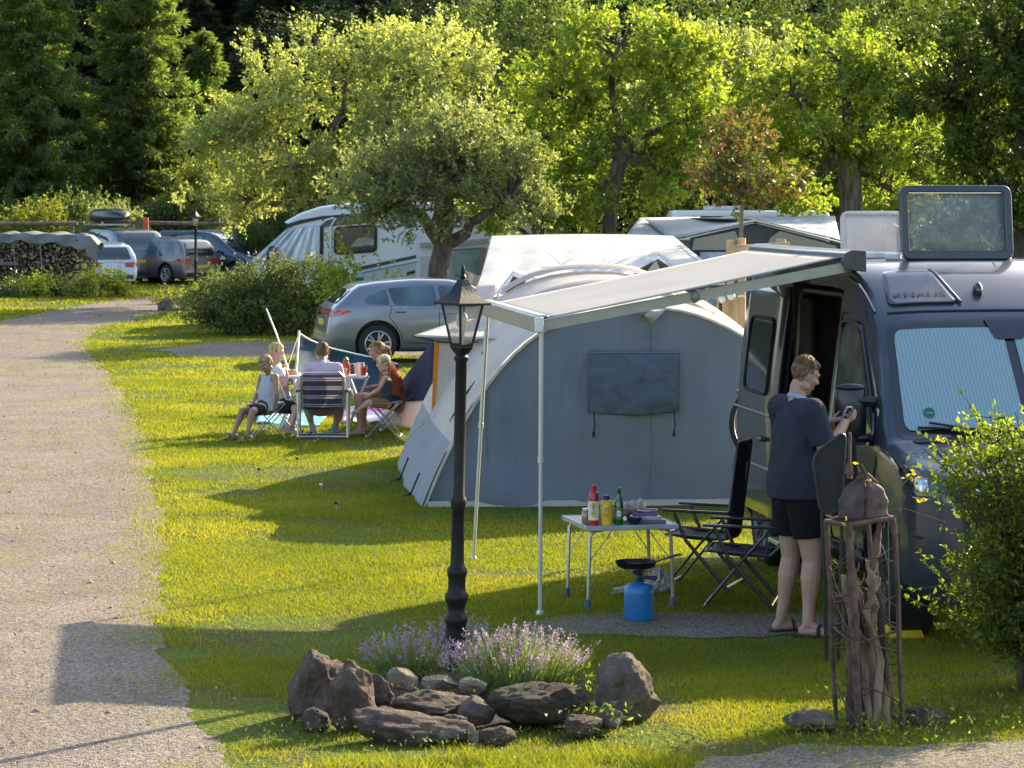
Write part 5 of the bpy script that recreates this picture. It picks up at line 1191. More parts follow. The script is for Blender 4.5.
fs = [(k*n+i, k*n+(i+1) % n, (k+1)*n+(i+1) % n, (k+1)*n+i) for k in range(5) for i in range(n)]+[tuple(range(n))[::-1], tuple(5*n+i for i in range(n))]
mb.add(vs, fs); mb.build('body', whm, mh, ang=35)
def flatp(name, pts, m_, y=-.012, th=.012, r=0, par=None):
    pp = [(mx_(a), mz(b)) for a, b in pts]; pp = roundpoly(pp, r) if r else pp
    mb = MB(); mb.prism([(a, y, b) for a, b in pp], (0, th, 0)); return mb.build(name, m_, par or mh, smooth=False)
thm = mat('thermal_cover', (.52, .57, .62), .4, metal=.35, vary=.12, scale=1, bump=.02, bscale=5, stretch=(6, 1, .6))
mb = MB(); mb.grid(lambda i, j: (lambda a, b: (mx_(a), -.05-.015*math.sin(i*20)-.012*math.sin(i*43+j), mz(b)))((252+(320-252)*i)*(1-j)+(290+(320-290)*i)*j, (262+(2)*i)*(1-j)+(228-3*i)*j), 40, 10); mb.build('windscreen_cover', thm, mh, solid=.02)
mb = MB(); mb.grid(lambda i, j: (mx_(252)*(1-j)+mx_(290)*j-.03, mW*i, mz(262)*(1-j)+mz(228)*j), 10, 10); mb.build('front_cover', thm, mh, solid=.03)
flatp('cab_roof_edge', [(284, 225), (300, 220), (322, 216), (378, 212), (378, 214), (322, 219), (300, 224), (290, 227)], black_p, -.02)
flatp('dark_band', [(322, 219), (378, 213), (378, 222), (334, 226), (322, 227)], mat('band_dark', (.05, .055, .06), .3, coat=.5), -.014)
mb = MB(); mb.tube([(mx_(318), -.03, mz(227)), (mx_(326), -.03, mz(220)), (mx_(334), -.03, mz(218))], .03, 6); mb.tube([(mx_(331), -.03, mz(262)), (mx_(331), -.03, mz(226)), (mx_(336), -.03, mz(218))], .025, 6); mb.build('trim_rib', whm, mh)
mb = MB(); mb.tube([(mx_(321.5), -.02, mz(226)), (mx_(321), -.02, mz(262))], .05, 6, flat=.3); mb.build('door_gap', black_p, mh)
wf = flatp('window', [(334, 227), (377, 224), (377, 252), (334, 255)], rubber, -.03, .03, .12)
flatp('pane', [(336, 229), (375, 226), (375, 250), (336, 253)], glass_d, -.04, .012, .1, wf)
flatp('blind', [(358, 238), (374, 237), (374, 245), (350, 247)], mat('blind_brown', (.25, .21, .17), .7, vary=.5, scale=3), -.046, .006, .0, wf)
flatp('stripe', [(353, 268), (416, 255), (416, 258), (353, 272)], mat('stripe_dark', (.04, .05, .06), .4), -.016); flatp('stripe', [(362, 272), (417, 261), (417, 262.5), (362, 274)], mat('stripe_teal', (.10, .28, .28), .4), -.016)
flatp('skirt_panel', [(352, 274), (416, 264), (416, 330), (352, 330)], mat('mh_grey', (.42, .44, .45), .4, vary=.05), -.010)
flatp('vent_slot', [(407, 272), (415, 270), (415, 273), (407, 276)], black_p, -.02)
flatp('storage_box', [(420, 256), (446, 256), (446, 330), (420, 330)], mat('mh_grey', (0, 0, 0)), -.05, .05)
flatp('awning_case', [(420, 243), (500, 238), (500, 243), (420, 247)], mat('fascia_grey', (0, 0, 0)), -.16, .16)
# round drawn emblem of a few curved strokes
mb = MB(); cx, cz = mx_(406), mz(237)
for (x1, z1, x2, z2, bx) in ((-.20, -.12, -.02, .16, -.1), (-.10, -.18, .10, .08, -.1), (.0, -.20, .20, .0, .1), (.05, .12, .24, .04, .02), (-.02, .05, .10, .20, .03), (-.16, -.02, -.06, .10, -.06)):
    mb.tube([(cx+x1, -.014, cz+z1), (cx+(x1+x2)/2+bx*.5, -.014, cz+(z1+z2)/2+abs(bx)*.3), (cx+x2, -.014, cz+z2)], .013, 4, flat=.4)
mb.build('emblem', mat('emblem_grey', (.28, .30, .33), .5), mh)
mb = MB(); mb.ell((mx_(273), -.25, mz(256)), (.13, .10, .24)); mb.tube([(mx_(276), -.02, mz(250)), (mx_(273), -.2, mz(250))], .03, 6); mb.build('mirror', black_p, mh)
mb = MB(); mb.box((mx_(273), -.345, mz(254)), (.10, .02, .12)); mb.build('mirror_glass', chrome, mh)
for a in (1.15, 5.0): wheel(mh, a, .12, .34, .22, 6, -1)
tb = thing('storage_crate', 'teal plastic crate standing beside the motorhome door', 'crate', (P(356, 0, 62.5).x, 62.5, 0)); mb = MB(); mb.box((0, 0, .55), (.30, .3, 1.1)); mb.build('shell', mat('teal', (.01, .22, .26), .5), tb, bevel=.02); mb = MB(); mb.box((0, 0, 1.12), (.34, .34, .05)); mb.build('lid', mat('teal2', (.01, .16, .20), .5), tb, bevel=.01)
bk_ = thing('black_bags', 'black bags piled by the motorhome entrance', 'bags', (P(333, 0, 62.8).x, 62.8, .0)); mb = MB(); mb.ell((-.12, 0, .6), (.25, .2, .62)); mb.ell((.22, 0, .55), (.22, .2, .66)); mb.build('bag', blackm, bk_)
# fenced-in corner between motorhome and the white awning tent: teal glazed side tent
an = thing('porch_tent', 'grey porch with a teal window beside the forked apple tree', 'porch tent', (P(465, 0, 62).x, 62, 0))
sheetmesh(an, 'wall', [(Q(446, 249, 62), Q(490, 244, 62), Q(490, 330, 62), Q(446, 330, 62))], fabric('porch_grey', (.38, .39, .38), .1)); sheetmesh(an, 'window', [(Q(455, 252, 61.9), Q(482, 250, 61.9), Q(482, 275, 61.9), Q(455, 277, 61.9))], mat('teal_film', (.14, .24, .22), .25, vary=.3, scale=3, coat=.5))
mb = MB(); mb.tube([Q(484, 248, 61.8), Q(482, 330, 61.8)], .09, 6); mb.tube([Q(453, 250, 61.8), Q(484, 248, 61.8)], .03, 6); mb.build('frame', mat('brown_frame', (.20, .15, .10), .7), an, world=True)
cbx = thing('cardboard_box', 'brown cardboard box on a dark table by the porch', 'box', tuple(P(470, 284, 57))); mb = MB(); mb.box((0, 0, 0), (.34, .3, .42), (0, R(20), 0)); mb.build('carton', mat('cardboard', (.38, .27, .17), .8), cbx); mb = MB(); mb.box((-.02, -.16, .02), (.1, .01, .38), (0, R(20), 0)); mb.build('tape', mat('tape', (.5, .42, .3), .4), cbx)
tb2 = thing('side_table', 'dark folding table holding the cardboard box', 'table', (P(468, 0, 57).x, 57.0, 0)); zt2 = P(470, 284, 57).z-.25
mb = MB(); mb.box((0, 0, zt2), (.9, .5, .03)); mb.build('top', black_p, tb2)
for sx in (-1, 1):
    for sy in (-1, 1): mb = MB(); mb.tube([(sx*.4, sy*.2, 0), (sx*.4, sy*.2, zt2)], .015, 5); mb.build('leg', alum, tb2)
# log climbing frame with pegs and clothes
lf = thing('log_frame', 'round log frame with hanging wooden pieces behind the awning', 'log frame', (P(745, 0, 33).x, 33, 0))
log = mat('pale_log', (.42, .30, .17), .8, vary=.3, scale=5, stretch=(1, 1, .3), bump=.01)
for a, b in ((731, 240), (741, 238), (781, 239)): mb = MB(); mb.tube([Q(a, b, 33), Q(a, 450, 33)], .055, 10); mb.build('post', log, lf, world=True)
mb = MB(); mb.tube([Q(727, 250, 32.85), Q(790, 246, 32.85)], .05, 10); mb.build('rail', log, lf, world=True)
mb = MB(); mb.tube([Q(690, 300, 32.8), Q(745, 296, 32.8)], .012, 6); mb.build('cord', mat('cord_white', (.6, .6, .58), .7), lf, world=True)
for a, b, c in ((699, 290, 325), (708, 288, 330), (716, 292, 330), (725, 296, 322), (735, 290, 325)): mb = MB(); mb.box(Q(a, (b+c)/2, 32.75), (.06, .02, (c-b)*33/2900)); mb.build('slat', log, lf, world=True)
for a, b, cm in ((712, 303, (.10, .14, .3)), (722, 299, (.6, .58, .55)), (731, 296, (.7, .68, .62))): mb = MB(); mb.ell(Q(a, b, 32.7), .05); mb.build('bead', mat('bead%d' % a, cm, .5), lf, world=True)
mb = MB(); mb.prism([Q(690, 285, 34), Q(745, 285, 34), Q(745, 430, 34), Q(690, 430, 34)], (0, .05, 0)); mb.build('back_board', mat('board_dark', (.06, .05, .045), .8), lf, world=True, smooth=False)
# ---------------------------------------------------------------- front objects
iron = mat('cast_iron', (.012, .011, .010), .5, metal=.0, vary=.3, scale=14, coat=.0, spec=.3, bump=.002, bscale=60)
glass_c = clearmat('lantern_glass', (.55, .55, .5), .22, .08)
def lamp(loc, label, rz=0., s=1., lean=.02):
    o = thing('street_lamp', label, 'street lamp', loc, rz); o.scale = (s, s, s); o.rotation_euler = (0, lean, rz)
    pr = [(.075, -.1), (.075, .10), (.068, .14), (.060, .24), (.060, .28), (.068, .30), (.068, .325), (.058, .34), (.050, .36), (.055, .40), (.070, .43), (.070, .46), (.056, .48), (.052, .50), (.052, .56), (.060, .585), (.060, .61), (.045, .63), (.040, .66), (.038, .96), (.046, .975), (.046, .995), (.050, 1.01), (.046, 1.03), (.036, 1.05), (.034, 1.84), (.044, 1.855), (.044, 1.87), (.03, 1.885)]
    mb = MB(); mb.lathe(pr, seg=20); mb.build('pole', iron, o)
    T = Matrix.Rotation(R(40), 4, 'Z')
    mb = MB(T); mb.lathe([(.03, 1.88), (.05, 1.90), (.068, 1.925), (.068, 1.94), (.062, 1.945)], seg=4); mb.build('gallery', iron, o, ang=20)
    def corner(k, r, z): t = math.pi/2*(k+.5); return Vector((r*math.cos(t), r*math.sin(t), z))
    fr = MB(T)
    for k in range(4):
        fr.tube([corner(k, .062, 1.94), corner(k, .122, 2.185)], .0085, 5)
        fr.tube([corner(k, .122, 2.185), corner(k+1, .122, 2.185)], .009, 5); fr.tube([corner(k, .064, 1.945), corner(k+1, .064, 1.945)], .008, 5)
    fr.build('lantern_frame', iron, o)
    gm_ = MB(T)
    gm_.lathe([(.061, 1.95), (.119, 2.18)], seg=4, cap=False); gm_.build('glass', glass_c, o, smooth=False)
    rf = MB(T); rf.lathe([(.16, 2.185), (.172, 2.18), (.172, 2.192), (.125, 2.215), (.078, 2.25), (.05, 2.295), (.03, 2.33), (.012, 2.335)], seg=4); rf.build('lantern_roof', iron, o, ang=25)
    fn = MB(); fn.lathe([(.012, 2.33), (.02, 2.345), (.012, 2.36), (.016, 2.375), (.004, 2.42)], seg=10); fn.build('finial', iron, o)
    b = MB(); b.lathe([(.012, 1.94), (.012, 2.03)], seg=8); sk = b.build('bulb_holder', mat('holder_white', (.5, .5, .47), .5), o)
    b = MB(); b.lathe([(.014, 2.03), (.03, 2.06), (.036, 2.09), (.03, 2.12), (.006, 2.14)], seg=14); b.build('bulb', mat('bulb_glass', (.75, .68, .55), .15, coat=1), sk)
    return o
lamp((G(455, 672).x, 17.2, 0), 'black lantern post rising from the lavender and boulders', 0)
lamp((G(197, 298).x, 82.5, 0), 'small distant black lantern post in front of the parked cars', .3, 1.06, .0)
# ---- rocks
def rockmat(nm, a, b, c, moss):
    m, t, bs = new_mat(nm); Lk = t.links.new; tc = N(t, 'ShaderNodeTexCoord')
    n1 = N(t, 'ShaderNodeTexNoise'); n1.inputs['Scale'].default_value = 7; n1.inputs['Detail'].default_value = 10; n1.inputs['Roughness'].default_value = .72; Lk(tc.outputs['Object'], n1.inputs['Vector'])
    cr = N(t, 'ShaderNodeValToRGB'); e = cr.color_ramp.elements; e[0].position = .3; e[0].color = (*a, 1); e[1].position = .72; e[1].color = (*c, 1); x = e.new(.5); x.color = (*b, 1); Lk(n1.outputs[0], cr.inputs[0])
    n2 = N(t, 'ShaderNodeTexNoise'); n2.inputs['Scale'].default_value = 9; n2.inputs['Detail'].default_value = 8; Lk(tc.outputs['Object'], n2.inputs['Vector'])
    r2 = N(t, 'ShaderNodeValToRGB'); r2.color_ramp.elements[0].position = .62-moss*.2; r2.color_ramp.elements[1].position = .72-moss*.15; Lk(n2.outputs[0], r2.inputs[0])
    mx = N(t, 'ShaderNodeMixRGB'); mx.inputs[2].default_value = (.06, .052, .012, 1); Lk(r2.outputs[0], mx.inputs[0]); Lk(cr.outputs[0], mx.inputs[1]); Lk(mx.outputs[0], bs.inputs['Base Color'])
    bs.inputs['Roughness'].default_value = .92
    n3 = N(t, 'ShaderNodeTexNoise'); n3.inputs['Scale'].default_value = 28; n3.inputs['Detail'].default_value = 10; n3.inputs['Roughness'].default_value = .7; Lk(tc.outputs['Object'], n3.inputs['Vector'])
    bp = N(t, 'ShaderNodeBump'); bp.inputs['Distance'].default_value = .055; Lk(n3.outputs[0], bp.inputs['Height']); Lk(bp.outputs[0], bs.inputs['Normal']); return m
rk_d = rockmat('rock_dark', (.045, .030, .020), (.135, .092, .064), (.29, .22, .16), .25)
rk_m = rockmat('rock_mossy', (.025, .017, .01), (.07, .05, .028), (.15, .115, .065), .55)
rk_l = rockmat('rock_pale', (.18, .135, .09), (.36, .29, .20), (.52, .44, .33), .1)
rk_p = rockmat('rock_sun_pink', (.07, .05, .038), (.17, .13, .10), (.31, .26, .21), .1)  # lighter pinkish tone carries the sun on the right boulder in its colour
def rock(label, px, py, Y, rx, ry, rz, m_, seed, rot=(0, 0, 0), cuts=7, rough=.16):
    r = np.random.default_rng(seed); c = P(px, py, Y)
    bm = bmesh.new(); bmesh.ops.create_icosphere(bm, subdivisions=5, radius=1)
    planes = [(unit(r.normal(size=3)), r.uniform(.55, .86)) for _ in range(cuts+8)]
    from mathutils import Euler
    E = Euler(rot).to_matrix()
    for v in bm.verts:
        p = np.array(v.co)
        for n_, d_ in planes:
            s = p@n_-d_
            if s > 0: p = p-n_*s*.93
        q = Vector(p); d = nz3(q+Vector((seed*3.1, 0, 0)), 1.6, 3)*rough*.8+nz3(q+Vector((0, seed*1.7, 0)), 7, 4)*rough*.34-abs(nz3(q+Vector((seed, 9, 0)), 3.2, 2))*rough*.5
        q = q*(1+d); v.co = E @ Vector((q.x*rx, q.y*ry, q.z*rz))
    o = thing('boulder', label, 'rock', (c.x, c.y, 0)); me = bpy.data.meshes.new('boulder')
    for v in bm.verts: v.co.z += c.z
    bm.to_mesh(me); bm.free(); me.materials.append(m_); me.polygons.foreach_set('use_smooth', [True]*len(me.polygons))
    bpy.data.objects.remove(o); o = link('boulder', me); o.location = (c.x, c.y, 0); return tag(o, label, 'rock', 'boulders edging the lavender bed' if py < 760 and Y < 18 and px < 700 else None)
rock('rounded dark boulder at the left end of the lavender bed', 316, 693, 15.65, .185, .2, .26, rk_d, 1, (0, .35, 0))
rock('slanted boulder with a flat sunlit top, second from the left', 357, 699, 15.3, .165, .15, .25, rk_d, 2, (.2, -.35, .3), 10)
rock('small square pale stone just left of the lamp post', 402, 680, 16.0, .092, .08, .085, rk_l, 3, (0, .06, .2), 3, .06)
rock('flat pale grey stone at the foot of the lamp post', 436, 684, 16.0, .12, .09, .065, rk_l, 4)
rock('small mossy pale cobble right of the lamp foot', 471, 688, 15.9, .10, .08, .065, rk_l, 5)
rock('flat dark slab laid below the square pale stone', 430, 705, 15.55, .27, .16, .10, rk_d, 6, (.1, .05, 0), 10)
rock('squarish grey-brown block in the middle of the rock edge', 474, 713, 15.3, .125, .11, .10, rk_p, 7, (0, 0, .3), 10, .1)
rock('long low dark boulder along the front of the rock edge', 410, 731, 15.0, .37, .17, .135, rk_d, 8, (0, .12, 0), 8)
rock('large mossy dark boulder right of the lamp post', 537, 708, 15.35, .30, .2, .14, rk_m, 9, (0, -.08, 0), 8)
rock('small brown stone half sunk before the mossy boulder', 496, 738, 14.9, .11, .09, .065, rk_d, 10)
rock('small green-stained stone between the mossy and the right boulder', 607, 719, 15.2, .10, .09, .08, rk_p, 11)
rock('large angular boulder at the right end of the bed, coloured pinkish as if sunlit', 626, 697, 15.6, .215, .19, .235, rk_p, 12, (.0, .45, .1), 10)
rock('thin upright pale sliver of stone before the long boulder', 473, 735, 14.9, .03, .04, .075, rk_l, 13, (0, -.2, 0))
rock('low grey stone left of the rusty driftwood cage', 812, 722, 15.3, .15, .14, .07, rk_p, 14)
rock('low dark stone right of the rusty driftwood cage', 925, 719, 15.5, .17, .14, .08, rk_d, 15)
rock('brown boulder lying by the bend of the gravel track', 168, 311, 73.5, .32, .3, .42, rk_d, 16)
rock('low grey boulder beside the brown one at the track bend', 184, 314, 73, .28, .25, .2, rk_d, 17)
rock('small dark filler stone between the long boulder and the dark slab', 385, 722, 15.35, .12, .1, .08, rk_d, 21)
rock('brown stone wedged behind the slanted boulder', 372, 696, 15.8, .12, .1, .12, rk_d, 22)
rock('dark stone under the middle of the rock edge', 452, 727, 15.15, .11, .1, .07, rk_d, 23)
rock('low dark stone just right of the mossy boulder', 580, 724, 15.1, .12, .1, .075, rk_d, 24)
rock('small pale pebble beside the lamp foot', 500, 694, 16.1, .06, .05, .035, rk_l, 25)
rock('dark rounded stone at the outer left foot of the bed', 318, 722, 15.3, .10, .09, .08, rk_d, 26)
# ---- soil mound of the bed
bm = bmesh.new(); bmesh.ops.create_grid(bm, x_segments=60, y_segments=40, size=1)
for v in bm.verts:
    x, y = v.co.x, v.co.y; rr2 = x*x+y*y; h = max(0, 1-rr2)**.6*.065; v.co = Vector((-.22+x*.86, 16.25+y*1.0, h+.02*float(vnoise(x*5+9, y*5+9, 3, 2))-.02))
me = bpy.data.meshes.new('flower_bed_soil'); bm.to_mesh(me); bm.free(); me.materials.append(mat('soil', (.035, .026, .017), 1, vary=.5, scale=20, bump=.02)); me.polygons.foreach_set('use_smooth', [True]*len(me.polygons)); tag(link('flower_bed_soil', me), kind='structure')
# ---- lavender
def lavender(label, px, Y, rx, ry, n, h, seed, purple=.8, lmn=None):
    r = np.random.default_rng(seed); x0, _ = at(px, Y); o = thing('lavender_plant', label, 'lavender', (x0, Y, .03))
    h *= .82
    a = r.uniform(0, 6.283, n); q = np.sqrt(r.random(n)); bx = np.cos(a)*q*rx*.75; by = np.sin(a)*q*ry*.75
    tx = np.cos(a)*q*rx*1.15+r.normal(size=n)*.03; ty = np.sin(a)*q*ry*1.1+r.normal(size=n)*.02; tz = h*(.65+.45*r.random(n))*(1-.35*q**2)
    b = np.stack([bx, by, np.full(n, .03)], 1); t_ = np.stack([tx, ty, tz], 1); m_ = b*.45+t_*.55; m_[:, 2] += .02
    w = .0018; sd_ = np.stack([np.full(n, w), np.zeros(n), np.zeros(n)], 1)
    V = np.stack([b-sd_, b+sd_, m_+sd_, m_-sd_, t_+sd_*.6, t_-sd_*.6], 1).reshape(-1, 3); base = np.arange(n)[:, None]*6
    Fq = np.concatenate([base+np.array([0, 1, 2, 3]), base+np.array([3, 2, 4, 5])])
    np_mesh('stems', V, Fq, lmn or leafmat('lav_stem', (.12, .17, .05), (.30, .36, .13), (1.3, 1.3, .6), .4), o)
    # narrow leaves
    k = n*10; i = r.integers(0, n, k); s = r.random(k)[:, None]**1.3*.7; pos = b[i]*(1-s)+m_[i]*s+r.normal(size=(k, 3))*.012
    v, f = leaves(pos, unit(r.normal(size=(k, 3))*.5+[0, 0, 1]), .035+.02*r.random(k), .12, 0, r); np_mesh('leaves', v, f, leafmat('lav_leaf', (.10, .16, .04), (.28, .34, .10), (1.3, 1.3, .6), .45), o)
    # flower spikes: whorls of tiny petals
    sel = np.where(r.random(n) < purple)[0]; kk = 13; i = np.repeat(sel, kk); d = unit(t_[i]-m_[i]); s = r.random(len(i))[:, None]*.055
    s = np.where(r.random((len(i), 1)) < .25, s*.3-.03, s)
    pos = t_[i]+d*(s-.02)+r.normal(size=(len(i), 3))*.0045
    v, f = leaves(pos, unit(r.normal(size=(len(i), 3))+d*.6), .010+.007*r.random(len(i)), .8, .1, r)
    np_mesh('flowers', v, f, leafmat('lav_flower', (.28, .20, .33), (.50, .41, .56), (1.2, 1.0, 1.05), .4, pscale=3), o)
lavender('full purple lavender clump right of the lamp post', 518, 16.25, .35, .24, 760, .44, 1, .30)
lavender('thinner green lavender clump left of the lamp post', 410, 16.75, .23, .2, 480, .33, 2, .2)
lavender('small lavender clump behind the lamp post foot', 458, 17.5, .16, .12, 180, .32, 3, .5)
# leafy weeds among stones
def weeds(label, px, py, n, sz, lm, seed, w=.3, h=.12):
    r = np.random.default_rng(seed); g_ = G(px, py); o = thing('weed_clump', label, 'weeds', tuple(g_)); 
    pos = np.stack([r.normal(size=n)*w*.4, r.normal(size=n)*w*.25, r.random(n)*h], 1); v, f = leaves(pos, unit(r.normal(size=(n, 3))+[0, 0, .7]), sz*(.6+.8*r.random(n)), .4, .15, r); np_mesh('leaves', v, f, LM[lm], o)
weeds('small green weeds among the stacked stones', 440, 745, 90, .02, 'hedge', 11, .9, .06)
weeds('low green ground cover between the lavender and the stones', 450, 697, 2600, .022, 'hedge', 12, 1.15, .15)
weeds('yellow-green creeping leaves right of the lavender', 580, 700, 420, .03, 'bush', 13, .35, .2)
weeds('bright leafy weeds in front of the long low boulder', 455, 760, 200, .02, 'hedge', 1, .9, .10)
weeds('green weeds growing right of the mossy boulder', 594, 735, 160, .032, 'bush', 2, .25, .16)
weeds('bright weeds before the right angular boulder', 640, 750, 140, .02, 'hedge', 3, .6, .11)
weeds('weeds sprouting at the foot of the driftwood cage', 872, 742, 420, .026, 'bush', 4, .7, .14)
weeds('ragged weeds between the cage and the garden bush', 945, 725, 420, .028, 'hedge', 5, .8, .16)
weeds('weeds along the gravel verge left of the cage', 790, 748, 220, .03, 'bush', 6, .8, .08)
weeds('yellow-green sprig behind the slanted boulder', 383, 682, 60, .035, 'lime', 7, .12, .28)
weeds('tall tufts at the left boulder foot', 300, 742, 140, .022, 'hedge', 8, .4, .12)
# ---- camp table
tl = R(12); TC = Vector((.747, 20.157, 0))
tab = thing('camping_table', 'low folding camping table holding bottles and dishes', 'table', tuple(TC), tl)
greyt = mat('table_grey', (.20, .22, .25), .3, vary=.15, scale=3, coat=.3)
mb = MB(); mb.box((0, 0, .565), (.64, .72, .022)); mb.build('tabletop', greyt, tab, bevel=.008)
mb = MB(); 
for s_ in (-1, 1): mb.box((0, s_*.358, .562), (.66, .014, .034)); mb.box((s_*.318, 0, .562), (.014, .70, .034))
mb.build('rim', mat('alu_dull', (.42, .43, .45), .45, metal=.5), tab, bevel=.004)
for sx in (-1, 1):
    for sy in (-1, 1):
        mb = MB(); mb.tube([(sx*.20, sy*.31, .545), (sx*.26, sy*.31, .54), (sx*.285, sy*.31, .50), (sx*.30, sy*.31, .03)], .0125, 8); lg = mb.build('leg', mat('leg_metal', (.48, .47, .43), .35, metal=.6), tab)
        mb = MB(); mb.lathe([(.018, .075), (.024, .05), (.026, 0)], (sx*.301, sy*.31, 0), 10); mb.build('foot_cap', mat('foot_blue', (.05, .08, .13), .6), lg)
for sy in (-1, 1):
    for sx in (-1, 1): mb = MB(); mb.tube([(sx*.292, sy*.30, .32), (sx*.12, sy*.30, .55)], .0035, 4); mb.build('brace', mat('leg_metal', (0, 0, 0)), tab)
def TP(x, y, z=.577): return TC+Vector((x*math.cos(tl)-y*math.sin(tl), x*math.sin(tl)+y*math.cos(tl), z))
def ongroup(name, label, cat, x, y, parts, z=.577, rz=0.):
    o = thing(name, label, cat, tuple(TP(x, y, z)), rz)
    for nm, fn, m_ in parts: mb = MB(); fn(mb); mb.build(nm, m_, o, bevel=0)
    return o
red = mat('red_plastic', (.45, .012, .012), .35, coat=.3); yel = mat('yellow_plastic', (.78, .50, .02), .35, coat=.3); wht = mat('white_label', (.75, .73, .68), .5)
def L_(prof, seg=20): return lambda mb: mb.lathe(prof, seg=seg)
def label_patch(r, z0, z1, a0, a1, m_): 
    return lambda mb: mb.grid(lambda i, j: (r*math.cos(a0+(a1-a0)*i), r*math.sin(a0+(a1-a0)*i), z0+(z1-z0)*j), 12, 2)
def oval(r, zc, rz_, ra):
    def f(mb):
        vs = [(r*math.cos(-1.6), r*math.sin(-1.6), zc)]+[(r*math.cos(-1.6+ra*math.cos(t)), r*math.sin(-1.6+ra*math.cos(t)), zc+rz_*math.sin(t)) for t in np.linspace(0, 6.283, 25)[:-1]]; mb.add(vs, [(0, i+1, (i+1) % 24+1) for i in range(24)])
    return f
ongroup('sauce_bottle', 'tall red and white sauce bottle with a yellow oval label', 'bottle', -.25, -.27, [('bottle', L_([(.034, 0), (.036, .02), (.036, .17), (.034, .20), (.026, .225), (.018, .23)]), red), ('cap', L_([(.019, .228), (.020, .268), (.016, .272)]), red), ('label', L_([(.0368, .035), (.0368, .165)]), wht), ('emblem', oval(.0375, .105, .05, .75), yel), ('print', lambda mb: [mb.tube([(.0385*math.cos(a), .0385*math.sin(a), z) for a in np.linspace(-1.95, -1.25, 6)], .0022, 4) for z in (.085, .10, .115, .13)], mat('print_brown', (.25, .06, .02), .6))])
ongroup('mustard_bottle', 'yellow sauce bottle with a dark blue cap', 'bottle', -.16, -.27, [('bottle', lambda mb: [mb.lathe([(.041, 0), (.043, .02), (.043, .13), (.036, .158), (.018, .172)], seg=20)], yel), ('cap', L_([(.021, .170), (.021, .198), (.017, .202)]), mat('cap_navy', (.02, .03, .09), .4)), ('print', lambda mb: [mb.tube([(.0445*math.cos(a), .0445*math.sin(a), z) for a in np.linspace(-2.0, -1.2, 6)], .0025, 4) for z in (.06, .075, .10, .115)], mat('print_dark', (.35, .16, .02), .6))])
ongroup('beer_bottle', 'green glass beer bottle on the camping table', 'bottle', -.075, -.28, [('bottle', L_([(.028, 0), (.031, .01), (.031, .135), (.026, .165), (.0145, .195), (.013, .235), (.015, .238), (.015, .25)]), mat('green_glass', (.01, .14, .015), .06, trans=.35, coat=1)), ('label', label_patch(.0318, .04, .115, -2.6, -.5, wht), mat('beer_label', (.10, .22, .06), .5)), ('cap', L_([(.0155, .243), (.0155, .252), (.01, .254)]), mat('cap_green', (.08, .2, .05), .4)), ('emblem', oval(.0325, .078, .022, .5), wht)])
ongroup('glass_jar', 'small amber glass jar behind the tall red bottle', 'jar', -.27, -.14, [('jar', L_([(.03, 0), (.033, .01), (.033, .07), (.025, .085)]), mat('amber_glass', (.28, .16, .06), .1, coat=1)), ('lid', L_([(.028, .085), (.028, .10)]), alum)])
ongroup('sauce_bottle', 'red-lidded white tub behind the yellow bottle', 'tub', -.12, -.10, [('tub', L_([(.04, 0), (.045, .10)]), wht), ('lid', L_([(.047, .10), (.047, .122)]), red)])
ongroup('paper_towel', 'crumpled white paper behind the red bottle', 'paper', -.21, -.10, [('sheet', lambda mb: mb.grid(lambda i, j: (.05*math.cos(i*6.283)*(1+.3*math.sin(i*31+j*7))*(1-.5*j), .05*math.sin(i*6.283)*(1+.3*math.sin(i*23)), .15*j+.01*math.sin(i*37)), 30, 8), wht)])
ongroup('bread_bag', 'creased pale paper bag lying behind the green bottle', 'paper bag', .06, .02, [('bag', lambda mb: mb.grid(lambda i, j: ((i-.5)*.24, .06*math.cos(j*6.283)*(1+.2*math.sin(i*19)), .045+.045*math.sin(j*6.283)*(1+.25*math.sin(i*27+j*9))+.05*i), 24, 16), mat('paper_bag', (.50, .42, .32), .8, vary=.3, bump=.01)),], rz=.3)
ongroup('serving_bowl', 'small black bowl at the front edge of the camping table', 'bowl', .04, -.25, [('bowl', L_([(.0, .0), (.03, 0), (.05, .025), (.055, .045), (.05, .045), (.045, .028), (0, .01)]), mat('bowl_black', (.015, .015, .017), .2, coat=.5))])
def books(mb, k, z, a=0.): mb.box((0, 0, z), (.17-.01*k, .13, .016), (0, 0, a))
for k, (c, lab) in enumerate((((.10, .11, .14), 'dark tray lying lowest at the right of the table'), ((.40, .36, .33), 'pale plastic box lid in the middle of the stack'), ((.16, .09, .22), 'purple packet lying upon the pale lid'))):
    ongroup('tray' if k == 0 else 'box_lid' if k == 1 else 'packet', lab, 'tray' if k == 0 else 'lid' if k == 1 else 'packet', .18-.02*k, -.18+.03*k, [('base', lambda mb, k=k: mb.box((0, 0, .01), (.20-.02*k, .15, .018)), mat('stack%d' % k, c, .5, vary=.25)), ('rim', lambda mb, k=k: [mb.tube([(-.1+.01*k, -.075, .02), (.1-.01*k, -.075, .02)], .004, 5)], mat('rim%d' % k, [q*1.6 for q in c], .4))], z=.577+.021*k, rz=.1*k)
ongroup('plate', 'white oval plate on top of the stack at the table edge', 'plate', .17, -.12, [('plate', lambda mb: mb.lathe([(0, 0), (.05, 0), (.075, .012), (.072, .015), (.05, .006), (0, .005)], seg=24), wht)], z=.642)
ongroup('cutlery', 'wooden spatula laid across the stacked dishes', 'spatula', .10, -.08, [('handle', lambda mb: mb.tube([(-.12, 0, .01), (.08, .01, .012)], .006, 6), mat('wood_light', (.35, .22, .12), .6)), ('blade', lambda mb: mb.box((.11, .012, .012), (.08, .05, .004)), mat('wood_light', (0, 0, 0)))], z=.645)
